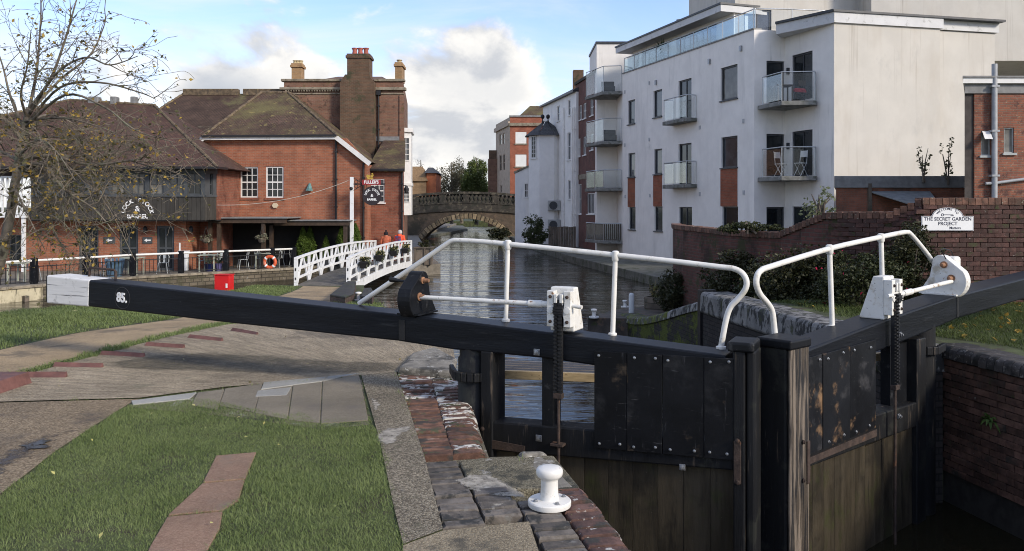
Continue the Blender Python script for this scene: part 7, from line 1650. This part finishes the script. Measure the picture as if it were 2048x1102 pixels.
for a_, c_ in zip(PP_, PP_[1:]):
    if (c_ - a_).length < .4: continue
    u = (c_ - a_).normalized(); b = MB(); b.tube([a_ + u * .1 + Vector((0, 0, .84)), c_ - u * .1 + Vector((0, 0, .84))], .045, 8); b.build('handrail', WHITE_PAINT, rl_, smooth=50)
    L = (c_ - a_).length
    for zz in (.08, .62): b = MB(); b.bar(a_ + u * .1 + Vector((0, 0, zz)), c_ - u * .1 + Vector((0, 0, zz)), .03, .03); b.build('flat_bar', IRON, rl_)
    n = int(L / .16); b = MB()
    for k in range(1, n): q = a_ + u * (L * k / n); b.bar(q + Vector((0, 0, .05)), q + Vector((0, 0, .66)), .016, .016)
    o = b.build('bars', IRON, rl_); o['kind'] = 'stuff'
p = onpath(540); cR = Vector((p.x + .05, p.y - .2, CZ - (524 - HZ) / F * (p.y - .2)))
lr = thing('life_ring', 'orange life ring hanging on the terrace railing near the footbridge', 'life ring', tuple(cR))
b = MB(); n, k_ = 28, 10; V = []
for i in range(n):
    a = 2 * math.pi * i / n
    for j in range(k_): q = 2 * math.pi * j / k_; rr = .245 + .075 * math.cos(q); V.append((cR.x + rr * math.cos(a), cR.y + .06 * math.sin(q), cR.z + rr * math.sin(a)))
b.add(V, [(i * k_ + j, ((i + 1) % n) * k_ + j, ((i + 1) % n) * k_ + (j + 1) % k_, i * k_ + (j + 1) % k_) for i in range(n) for j in range(k_)]); b.build('ring', mat('faded_orange_plastic', (.62, .11, .04), .5, .12, 5, bump=.05, over=[((.62, .25, .16), 4, .56, .72)]), lr, smooth=60)
for i in range(4):
    a = R(45 + 90 * i); c_ = cR + Vector((.245 * math.cos(a), 0, .245 * math.sin(a))); b = MB(); b.lathe(c_ - Vector((-math.sin(a), 0, math.cos(a))) * .035, [(.079, 0), (.079, .07)], 12, axis=(-math.sin(a), 0, math.cos(a))); b.build('band', SIGNWHITE, lr)
b = MB(); b.cube(cR.x - .03, cR.x + .03, cR.y + .07, cR.y + .12, TZ, cR.z + .2); b.build('bracket', PAINT_BLACK, lr)

# red steel box on the island
p = gg(445, 583); rb_ = thing('red_box', 'bright red steel box on a pedestal standing on the island grass', 'box', (p.x, p.y, p.z))
fR = Fr((p.x - .28, p.y), (p.x + .28, p.y - .06)); hB = px(0, 549, p.y).z
RED = mat('red_gloss_paint', (.60, .012, .014), .35, .08, 3, bump=.02, spec=.5)
b = MB(); b.box(fR, .02, .5, -.38, 0, p.z + .02, hB - .03); b.build('body', RED, rb_, bevel=.008); b = MB(); b.box(fR, 0, .52, -.40, .02, hB - .028, hB); b.build('lid', RED, rb_, bevel=.006)
b = MB(); b.box(fR, .40, .46, .001, .006, p.z + .12, p.z + .26); b.build('sticker', SIGNWHITE, rb_); b = MB(); b.box(fR, .06, .46, -.34, -.04, p.z - .1, p.z + .02); b.build('foot', DARKSTONE, rb_)

# ------------------------------------------------------------------ verandas, furniture, planting on the terrace
def veranda(lab, x0, x1, y0, Yf, Yb, pxs):
    zt_ = px(0, y0, Yf).z; f = Fr((px(x0, 0, Yf).x, Yf), (px(x1, 0, Yf).x, Yf)); t_ = thing('veranda', lab, 'veranda', tuple(f.at(f.L / 2, TZ, 0)), 'verandas along the pub wall')
    b = MB(); b.box(f, -.1, f.L + .1, -(Yb - Yf), .15, zt_ + .06, zt_ + .12); b.build('roof', LEAD, t_, bevel=.02); b = MB(); b.box(f, 0, f.L, -.12, .06, zt_ - .14, zt_ + .055); b.build('front_beam', DARKWOOD, t_)
    for x in pxs: s = (px(x, 0, Yf).x - f.o.x); b = MB(); b.box(f, s - .08, s + .08, -.16, .0, TZ, zt_ - .143); b.build('post', DARKWOOD, t_)
    b = MB(); b.box(f, 0, f.L, -(Yb - Yf) + .02, -(Yb - Yf) + .05, TZ, zt_); b.build('shade_sheet', DARKIN, t_)  # near-black sheet added for the shade under the veranda roof
veranda('flat-roofed veranda of dark posts against the pub wing corner', 417, 572, 440, 37.6, 39.95, (419, 437, 526))
veranda('second flat-roofed veranda of dark posts below the two sash windows', 548, 698, 445, 38.6, 39.97, (542, 690))
def cafe_chair():
    t_ = thing('cafe_chair', 'pale metal cafe chair on the pub terrace behind the railings', 'chair', (0, 0, 0), 'metal cafe chairs on the pub terrace'); m_ = mat('pale_metal_chair', (.40, .43, .43), .4, .1, 5, metal=.3, bump=0)
    b = MB(); b.cube(-.18, .18, -.18, .18, .44, .46); b.build('seat', m_, t_, bevel=.03)
    for x in (-1, 1):
        for y in (-1, 1): b = MB(); b.tube([(x * .22, y * .22, 0), (x * .16, y * .16, .45)], .015, 6); b.build('leg', m_, t_)
    b = MB(); b.tube([(-.18, .17, .45), (-.19, .21, .7), (-.14, .23, .82), (.14, .23, .82), (.19, .21, .7), (.18, .17, .45)], .014, 6); b.build('back_frame', m_, t_)
    b = MB(); b.cube(-.05, .05, .19, .205, .46, .81); b.build('back_slat', m_, t_); return t_
CHS = [(-12.9, 36.8, 20), (-13.7, 36.9, 200), (-11.6, 38.3, 70), (-10.9, 38.6, 250), (-14.9, 35.4, 10), (-10.2, 39.0, 130), (-12.2, 37.6, 300), (-16.6, 34.0, 40), (-18.4, 31.8, 90)]
CHL = ['', 'pale metal cafe chair drawn up behind the veranda corner table', 'pale metal cafe chair left of the life ring', 'pale metal cafe chair pulled out right beside the life ring', 'pale metal cafe chair standing between the pub doors', 'pale metal cafe chair in front of the bushy conifers', 'pale metal cafe chair between the two hanging baskets', 'pale metal cafe chair near the blue slatted planter', 'pale metal cafe chair behind the white end of the beam']
c0h = cafe_chair(); c0h['label'] = 'pale metal cafe chair on the lock side of the veranda corner table'
for i, (x, y, a) in enumerate(CHS):
    if i == 0: c0h.location = (x, y, TZ); c0h.rotation_euler = (0, 0, R(a))
    else: dup(c0h, (x, y, TZ), R(a), CHL[i])
PALET = mat('sage_painted_wood', (.36, .38, .30), .6, .1, 5, bump=.1)
for (x, y, lab) in ((-15.8, 34.5, 'sage green table between the pub doors behind the railings'), (-13.3, 36.4, 'sage green table beside the veranda corner post'), (-18.6, 31.4, 'sage green table behind the white beam end'), (-11.3, 37.9, 'sage green table near the life ring')): table('terrace_table', lab, (x, y, TZ), .75, .74, PALET)
# barrel, pots
p = onpath(233); bx_ = Vector((p.x - .5, p.y + .9, TZ)); bl_ = thing('slatted_planter', 'tall blue slatted planter tapering to its foot by the pub door', 'planter', tuple(bx_))
BLUE = mat('dusty_blue_paint', (.10, .17, .24), .6, .15, 5, rv=.15)
for k in range(14):
    a = 2 * math.pi * k / 14; u = Vector((math.cos(a), math.sin(a), 0)); b = MB(); b.bar(bx_ + u * .22, bx_ + u * .34 + Vector((0, 0, .72)), .09, .02); b.build('stave', BLUE, bl_)
b = MB(); b.lathe(bx_, [(.2, 0), (.2, .02), (.27, .6)], 12); b.build('liner', SOIL, bl_)
for x, yy, m_, lab in ((418, 36.9, mat('dark_blue_glaze', (.01, .015, .06), .3, .1, 4, bump=0), 'dark blue glazed pot with pale flowers behind the railings'), (439, 37.1, mat('lilac_glaze', (.16, .14, .30), .35, .1, 4, bump=0), 'lilac glazed pot with grey foliage behind the railings')):
    q = Vector((px(x, 0, yy - .8).x, yy - .8, TZ)); t_ = thing('plant_pot', lab, 'plant pot', tuple(q)); b = MB(); b.lathe(q, [(.14, 0), (.2, .34), (.22, .36), (.17, .36)], 14); b.build('pot', m_, t_, smooth=40)
    leafcloud('leaves', ell(300, q + Vector((0, 0, .52)), (.2, .2, .2), .2, 8), .08, leafmat('pot_leaf_' + str(x), (.05, .07, .03), (.2, .2, .14)), t_)
# white lectern board
q = Vector((px(376, 0, 37).x, 36.4, TZ)); t_ = thing('menu_stand', 'narrow white menu stand by the railing corner', 'menu stand', tuple(q)); b = MB(); b.cube(q.x - .18, q.x + .18, q.y, q.y + .25, TZ, TZ + .85); b.build('cabinet', WHITE_WOOD, t_, bevel=.01); b = MB(); b.cube(q.x - .21, q.x + .21, q.y - .03, q.y + .28, TZ + .853, TZ + .9); b.build('top', WHITE_WOOD, t_); b = MB(); b.cube(q.x - .2, q.x - .15, q.y + .1, q.y + .15, TZ + .9, TZ + 1.25); b.build('post', WHITE_WOOD, t_)
# hanging baskets
for x, y, Yb, lab in ((412, 477, 37.5, 'hanging flower basket at the veranda corner by the pub wing'), (524, 477, 37.5, 'hanging flower basket between the two verandas')):
    c_ = px(x, y, Yb - .2); t_ = thing('hanging_basket', lab, 'hanging basket', tuple(c_), 'hanging baskets on the verandas'); b = MB(); b.lathe(c_ - Vector((0, 0, .22)), [(.04, 0), (.14, .06), (.2, .2), (.18, .2)], 12); b.build('basket', TIMBER_OLD, t_)
    leafcloud('leaves', ell(420, c_ + Vector((0, 0, .02)), (.3, .26, .24), .3, 14), .085, leafmat('basket_leaf' + str(x), (.12, .13, .07), (.3, .27, .2)), t_); b = MB()
    for k in range(3): a = 2.1 * k; b.tube([c_ + Vector((.18 * math.cos(a), .18 * math.sin(a), 0)), c_ + Vector((0, 0, .55))], .007, 4)
    b.build('chains', IRON, t_)
# conifers on the terrace
CON = leafmat('cypress_leaf', (.045, .085, .012), (.12, .17, .03), .6, .2)
def conifer(lab, x, ytop, ybot, wpx, Yc):
    b0 = Vector((px(x, 0, Yc).x, Yc, TZ)); H = px(0, ytop, Yc).z - TZ; r = wpx * Yc / F / 2; t_ = thing('conifer', lab, 'conifer', tuple(b0), 'small conifers on the terrace')
    n = 5200; u = nrs.uniform(0, 1, n) ** .8; a = nrs.uniform(0, 6.283, n); k = 1 + .22 * np.sin(a * 5 + u * 17) + .12 * np.sin(a * 9 - u * 31); rr = r * (1 - u) ** .75 * k * nrs.uniform(.55, 1.08, n)
    C = np.stack([b0.x + rr * np.cos(a), b0.y + rr * np.sin(a), TZ + .3 + u * (H - .3)], 1); leafcloud('foliage', C, .085, CON, t_, up=.1, asp=.4)
    b = MB(); b.tube([b0, b0 + Vector((0, 0, H * .9))], [.06, .015], 7); b.build('trunk', TIMBER_OLD, t_); b = MB(); b.lathe(b0, [(.2, 0), (.26, .4), (.22, .4)], 14); b.build('pot', SLATEG, t_)
conifer('bushy twin-topped conifer nearest the life ring behind the footbridge', 606, 453, 520, 34, 39.3); conifer('second top of the bushy conifers behind the footbridge', 620, 452, 520, 30, 39.5); conifer('short conifer between the bushy pair and the taller ones', 652, 472, 520, 22, 39.4)
conifer('slim conifer left of the white sign post', 683, 450, 520, 30, 39.4); conifer('tall conifer just right of the white sign post', 711, 447, 520, 40, 39.3)

# ------------------------------------------------------------------ pub sign post
SPY = 39.0; SP = Fr((-10, SPY), (0, SPY)); ps = thing('pub_sign', 'white post with bracket, red name board and round dark pub sign', 'sign', tuple(SP.at(SP.sz(703, 0)[0], TZ)))
r = SP.rect(699.5, 354, 706.5, 480); b = MB(); b.box(SP, r[0], r[1], -.16, 0, TZ, r[3]); b.build('post', WHITE_WOOD, ps, bevel=.01)
za = SP.sz(0, 368)[1]; s1 = SP.sz(769, 368)[0]; b = MB(); b.box(SP, r[1], s1, -.10, -.06, za - .03, za + .03); b.bar(SP.at(r[1], za - .30, -.08), SP.at(r[1] + .45, za - .02, -.08), .025, .03); b.bar(SP.at(r[1], za + .30, -.08), SP.at(r[1] + .40, za + .02, -.08), .025, .03)
b.tube([SP.at(r[1] + .12 + .08 * math.cos(R(a)), za + .1 + .08 * math.sin(R(a)), -.08) for a in range(0, 361, 40)], .012, 5); b.tube([SP.at(r[1] + .12 + .08 * math.cos(R(a)), za - .11 + .08 * math.sin(R(a)), -.08) for a in range(0, 361, 40)], .012, 5); b.build('bracket', IRON, ps)
rr = SP.rect(724, 359.5, 761, 369.5); b = MB(); b.box(SP, rr[0], rr[1], -.055, .0, rr[2], rr[3]); nb = b.build('name_board', mat('pub_red', (.26, .02, .022), .5, .1, 4, bump=0), ps)
b = MB(); text_into(b, SP, "FULLER'S", (rr[0] + rr[1]) / 2, (rr[2] + rr[3]) / 2, .205, .001, 0, .004, .006, scx=.86); b.build('name_text', SIGNWHITE, nb)
GOLD = mat('gold_leaf', (.55, .36, .07), .4, .2, 12, metal=.4); s_, z_ = SP.sz(741, 359); b = MB()
for pl in ([(-.15, 0), (.13, 0), (.12, .05), (.05, .09), (-.08, .08), (-.16, .05)], [(-.02, .07), (.08, .08), (.15, .2), (.05, .24), (.02, .16)], [(-.14, .04), (-.05, .1), (-.1, .2), (-.18, .24), (-.2, .13)], [(.06, .2), (.13, .21), (.11, .3), (.03, .28)], [(-.06, .1), (.0, .1), (-.02, .22), (-.08, .2)]): b.prism(SP, [(s_ + x, z_ + y + .01) for x, y in pl], -.05, -.02)
b.build('gilt_emblem', GOLD, nb)
s_, z_ = SP.sz(743.5, 391.5); rr_ = 19.0 * SPY / F; b = MB(); disc(b, SP, s_, z_, rr_, -.11, -.05, 36); rs_ = b.build('round_board', mat('dark_plum_board', (.026, .019, .021), .55, .1, 4, bump=0), ps)
b = MB(); arc_text(b, SP, 'LOCK STOCK', s_, z_ - .02, .315, .145, -.048, 165, 15, .004); b.build('arched_text', SIGNWHITE, rs_)['kind'] = 'stuff'
b = MB(); text_into(b, SP, '&', s_, z_ + .01, .20, -.048, 0, .004, .004); b.build('ampersand', SIGNWHITE, rs_)
b = MB(); text_into(b, SP, 'BARREL', s_, z_ - .18, .135, -.048, 0, .004, .005); b.build('lower_text', SIGNWHITE, rs_)
for x in (-.25, .25): b = MB(); b.bar(SP.at(s_ + x, z_ + rr_ * .8, -.08), SP.at(s_ + x, za - .02, -.08), .02, .02); b.build('hanger', IRON, ps)
s_, z_ = SP.sz(703, 377); b = MB(); b.lathe(SP.at(s_, z_, .0), [(.05, 0), (.08, .04), (.08, .12), (.03, .15)], 10, axis=SP.ey); b.build('spotlight', IRON, ps)
# festoon cable from the wing to the sign post
cb0, cb1 = LF.pt(433, 410, -.1), SP.pt(697, 361, -.1); b = MB(); b.tube([cb0.lerp(cb1, k / 24) - Vector((0, 0, .55 * 4 * (k / 24) * (1 - k / 24) * .6)) for k in range(25)], .012, 5); o = b.build('overhead_cable', mat('pale_cable', (.4, .37, .32), .6, .1, 4, bump=0)); tag(o, 'thin pale cable slung from the pub wing to the sign post', 'cable')

# ------------------------------------------------------------------ bare apple tree
at_ = thing('apple_tree', 'nearly bare apple tree with a few yellow leaves spreading over the island bank', 'tree', (-9.95, 15, zg(15)))
BARK = mat('lichened_bark', (.15, .125, .095), .95, .35, 6, bump=.8, bscl=25, over=[((.15, .15, .10), 4, .54, .7), ((.035, .03, .022), 3, .56, .7)])
TY = 15.0
tr_ = curve([Vector((-9.95, 15, zg(15) - .1)), px(-14, 560, TY), px(10, 480, TY), px(24, 410, TY), px(34, 340, TY), px(46, 270, TY), px(58, 215, TY)], 4)
b = MB(); n = len(tr_); b.tube(tr_, [.115 - .065 * k / (n - 1) + rnd.uniform(-.008, .008) for k in range(n)], 10); b.build('trunk', BARK, at_, smooth=60)
tw = MB(); lv = []
def twig(p, d_, L, r, lvl):
    k = 5; pts = [p]; q = p.copy(); dd = d_.normalized()
    for i in range(k):
        dd = (dd + Vector((rnd.gauss(0, .16), rnd.gauss(0, .16), rnd.gauss(0, .16) - (.05 if lvl > 1 else 0)))).normalized(); q = q + dd * (L / k); pts.append(q.copy())
    tw.tube(pts, [max(.0035, r * (1 - .75 * i / k)) for i in range(k + 1)], 4 if lvl > 1 else 5, caps=False)
    if lvl >= 2 and rnd.random() < .55:
        for _ in range(rnd.randint(1, 3)): lv.append(pts[rnd.randint(2, k)] + Vector((rnd.gauss(0, .04), rnd.gauss(0, .04), rnd.gauss(-.02, .04))))
    if lvl < 3:
        for _ in range(rnd.randint(3, 5) if lvl == 1 else rnd.randint(1, 3)):
            i = rnd.randint(1, k); u = (dd + Vector((rnd.gauss(0, .75), rnd.gauss(0, .75), rnd.gauss(.05, .6)))).normalized(); twig(pts[i], u, L * rnd.uniform(.4, .75), r * .5, lvl + 1)
limbs = [([(58, 220, 0), (72, 150, .1), (78, 90, .2), (82, 20, .3), (80, -40, .3)], .05), ([(60, 215, 0), (100, 160, -.3), (130, 80, -.5), (150, 10, -.6), (165, -40, -.6)], .05), ([(58, 225, 0), (120, 160, .3), (180, 110, .5), (205, 60, .6), (212, 35, .6)], .045),
         ([(55, 235, 0), (110, 150, -.6), (170, 115, -1.0), (220, 130, -1.2), (276, 112, -1.3)], .045), ([(52, 250, 0), (120, 175, -.3), (200, 165, -.6), (280, 185, -.9), (310, 198, -1.0)], .045), ([(50, 255, 0), (130, 190, -.8), (210, 215, -1.2), (270, 260, -1.5), (350, 285, -1.6)], .045),
         ([(40, 320, 0), (100, 312, -.4), (180, 330, -.7), (250, 322, -.9), (285, 318, -.9)], .065), ([(36, 335, 0), (85, 330, -.5), (130, 380, -.9), (190, 420, -1.1), (240, 480, -1.2)], .055), ([(30, 360, 0), (60, 350, .4), (95, 400, .6), (110, 470, .7), (150, 520, .7)], .05),
         ([(48, 260, 0), (20, 190, .3), (5, 130, .5), (-20, 60, .6)], .05), ([(44, 280, 0), (0, 230, -.4), (-50, 200, -.7), (-120, 180, -.9)], .06), ([(54, 235, 0), (42, 190, -.5), (55, 130, -.8), (62, 60, -1.0)], .045), ([(36, 320, 0), (-10, 300, .5), (-80, 290, .8)], .06), ([(26, 400, 0), (60, 420, -.5), (120, 440, -.8), (170, 500, -.9)], .04),
         ([(50, 250, 0), (95, 230, .9), (150, 250, 1.5), (220, 310, 2.0)], .045), ([(40, 310, 0), (75, 280, -1.2), (110, 300, -1.7), (150, 360, -2.0)], .045), ([(22, 420, 0), (30, 380, -.8), (60, 440, -1.3), (90, 500, -1.4)], .035)]
for _ in range(11):
    x0, y0 = rnd.uniform(30, 60), rnd.uniform(240, 400); o1 = rnd.uniform(-1.6, 1.6); L_ = rnd.uniform(90, 260); dr_ = rnd.uniform(20, 190)
    limbs.append(([(x0, y0, 0), (x0 + L_ * .35, y0 - rnd.uniform(0, 40), o1 * .5), (x0 + L_ * .7, y0 + dr_ * .25, o1 * .8), (x0 + L_, y0 + dr_, o1)], .035))
for k, (pp, r) in enumerate(limbs):
    pts = curve([px(x, y, TY + o_) for x, y, o_ in pp], 5); n = len(pts)
    b = MB(); r *= .62; b.tube(pts, [r * (1 - .78 * i / (n - 1)) for i in range(n)], 7); b.build('branch', BARK, at_, smooth=60)
    for _ in range(7 if k not in (6, 7, 8, 13, 14, 15) else 15):
        i = rnd.randint(2, n - 2); dd = (pts[i + 1] - pts[i]).normalized()
        twig(pts[i], dd * .8 + Vector((rnd.gauss(0, .6), rnd.gauss(0, .6), rnd.gauss(.15, .55))), rnd.uniform(.45, 1.0), r * .34, 1)
tw.build('twigs', BARK, at_, recalc=False)
lv_ = np.array([tuple(v) for v in lv]); mi = (nrs.uniform(0, 1, len(lv_)) < .42).astype(int)
leafcloud('leaves', lv_, .07, [leafmat('dull_green_leaf', (.05, .055, .022), (.11, .10, .045), .6, .25), DRYLEAF], at_, up=.1, asp=.6, mi=mi)

# ------------------------------------------------------------------ trees beyond the bridge
def far_tree(lab, x0, x1, ytop, Yc, m, n, size, clumps, name='tree', cs=.28, low=.35):
    xc = px((x0 + x1) / 2, 0, Yc).x; rx = (x1 - x0) / 2 * Yc / F; zt_ = px(0, ytop, Yc).z; t_ = thing(name, lab, 'tree', (xc, Yc, -.6), 'trees beyond the bridge')
    zc_ = (zt_ + low) / 2; b = MB(); b.tube([(xc, Yc, -.6), (xc + .1, Yc, zc_), (xc, Yc, zt_ - .6)], [.28, .2, .05], 8)
    for k in range(14): a = rnd.uniform(0, 6.28); e = rnd.uniform(.2, 1.2); z0 = rnd.uniform(.8, zc_); b.tube([(xc, Yc, z0), (xc + rx * .8 * math.cos(a), Yc + rx * .8 * math.sin(a), z0 + rx * e)], [.1, .02], 5)
    b.build('trunk', BARK, t_); leafcloud('crown', ell(n, (xc, Yc, zc_), (rx, rx, (zt_ - low) / 2), .45, clumps, cs), size, m, t_); return t_
far_tree('round grey-brown thinly leaved tree beyond the bridge', 868, 938, 318, 118, leafmat('thin_brown_leaf', (.085, .075, .045), (.16, .14, .085), .7, .25), 9000, .20, 90)
far_tree('tall bright green evergreen tree beyond the bridge', 922, 984, 307, 114, leafmat('evergreen_leaf', (.06, .09, .022), (.15, .18, .055), .6, .2), 14000, .24, 70)
far_tree('dark green tree squeezed between the round tree and the evergreen', 896, 950, 330, 122, leafmat('dark_leaf', (.03, .042, .018), (.07, .085, .03), .6, .2), 8000, .24, 60)
far_tree('bare twiggy treetop over the orange brick house', 815, 868, 312, 128, leafmat('twig_brown', (.10, .085, .07), (.16, .14, .115), .8, .2), 1500, .16, 50, cs=.2)
for x, Yc in ((760, 150), (700, 160), (1000, 150)): far_tree({760: 'distant tree behind the tall chimney building', 700: 'distant tree far behind the pub roofs', 1000: 'distant tree behind the dark brick house'}[x], x - 40, x + 40, 352, Yc, leafmat('distant_leaf%d' % x, (.05, .06, .03), (.09, .10, .05), .7, .2), 2500, .35, 40)

# ------------------------------------------------------------------ grass and fallen leaves
red = [[gg(*p) for p in q] for q in ([(434, 916), (511, 909), (489, 960), (407, 967)], [(406, 969), (489, 961), (476, 1002), (444, 1023), (338, 1033)], [(337, 1036), (444, 1025), (438, 1060), (410, 1110), (393, 1150), (278, 1150), (303, 1095)])]
lawn = [gg(*p) for p in [(-600, 1400), (-300, 1180), (0, 992), (55, 950), (112, 905), (190, 854), (262, 808), (300, 800), (390, 797), (440, 806), (470, 815), (520, 822), (575, 834), (600, 828), (640, 846), (690, 838), (738, 836), (752, 862), (766, 885), (790, 1010), (808, 1092), (815, 1200), (818, 1400)]]
grass('lawn_grass', lawn, 18000, .020, .0015, zg, GRASS, red)
strip1 = [gg(-420, 770), gg(0, 699), gg(160, 664), gg(345, 638), gg(470, 614), gg(560, 590), gg(600, 574), (-9.05, 29.2), (-9.6, 20), (-10.0, 16.3), (-16.5, 14.9)]
grass('bank_grass', strip1, 1500, .055, .0045, zg, GRASS)
verge = [gg(*p) for p in [(-200, 806), (0, 755), (195, 702), (430, 647), (600, 624), (560, 636), (440, 654), (330, 678), (200, 712), (100, 739), (0, 765), (-200, 818)]]
grass('verge_grass', verge, 3800, .04, .0032, zg, GRASS)
grass('verge_grass', [gg(665, 610), gg(700, 606), gg(760, 608), gg(770, 640), gg(700, 640)], 1500, .06, .005, zg, GRASS)
grass('joint_grass', [gg(*p) for p in [(786, 744), (794, 744), (814, 800), (852, 920), (846, 920), (806, 800)]], 1600, .03, .002, zg, GRASS)
gar = [(5.3, 9.7), (4.95, 10.6), (4.3, 15), (3.55, 19.6), (4.5, 19.6), (5.6, 16), (6.6, 14.2), (9.5, 13.2), (10, 8), (6.3, 8)]
grass('garden_grass', gar, 2600, .05, .0035, zr, GRASSD)
def edge_tufts(line, wpx, dens, h=.03):
    up = [gg(x, y - wpx) for x, y in line]; dn = [gg(x, y + wpx) for x, y in line]
    grass('joint_grass', up + dn[::-1], dens, h, .002, zg, GRASS)
edge_tufts([(120, 803), (280, 798), (450, 777), (640, 762), (720, 750)], 1.6, 1500, .028)
edge_tufts([(646, 766), (643, 850)], 1.2, 0, .02) if False else None
gl_ = [gg(x, y) for x, y in [(640, 770), (648, 768), (646, 850), (638, 850)]]; grass('joint_grass', gl_, 700, .022, .002, zg, GRASS)
gl_ = [gg(x, y) for x, y in [(582, 775), (589, 773), (580, 842), (572, 842)]]; grass('joint_grass', gl_, 700, .022, .002, zg, GRASS)
gl_ = [gg(x, y) for x, y in [(716, 750), (726, 750), (742, 840), (732, 840)]]; grass('joint_grass', gl_, 1300, .028, .002, zg, GRASS)
grass('joint_grass', [gp(*p) for p in [(1020, 920), (1045, 915), (1060, 922), (1030, 930)]], 900, .05, .002, lambda y: -.02, GRASS)
grass('joint_grass', [gp(*p) for p in [(1110, 1006), (1150, 1012), (1150, 1030), (1120, 1036)]], 500, .03, .002, lambda y: -.01, GRASS)
def scatter_leaves(name, poly_, n, zf, size, m):
    q = np.array([(p[0], p[1]) for p in poly_]); P = nrs.uniform(q.min(0), q.max(0), (n * 4, 2)); P = P[inpoly(P, poly_)][:n]; z = np.array([zf(y) for y in P[:, 1]]) + .035
    o = leafcloud(name, np.column_stack([P, z]), size, m, up=2.5, asp=.75); o['kind'] = 'stuff'; return o
scatter_leaves('fallen_leaves', gar, 320, zr, .075, DRYLEAF); scatter_leaves('fallen_leaves', strip1, 50, zg, .08, leafmat('pale_fallen_leaf', (.4, .4, .16), (.5, .45, .25), .6, .1)); scatter_leaves('fallen_leaves', lawn, 22, zg, .032, leafmat('yellow_fallen_leaf', (.42, .40, .10), (.5, .45, .2), .6, .1))
scatter_leaves('fallen_leaves', [gg(*p) for p in apron_px], 40, lambda y: zg(y) - .01, .04, leafmat('brown_fallen_leaf', (.25, .2, .1), (.4, .36, .2), .7, .05))
# young fern on the damp chamber wall, weeds on the gate
fn = thing('wall_fern', 'small bright fern growing out of the damp far chamber wall', 'fern', tuple(RWF.at(.75, -.35, .02)))
b = MB(); leafblades(b, RWF.at(.75, -.35, .02), 26, .16, .02, (-.2, 1.2), .6); b.build('fronds', leafmat('fern_leaf', (.05, .10, .02), (.10, .16, .04)), fn)
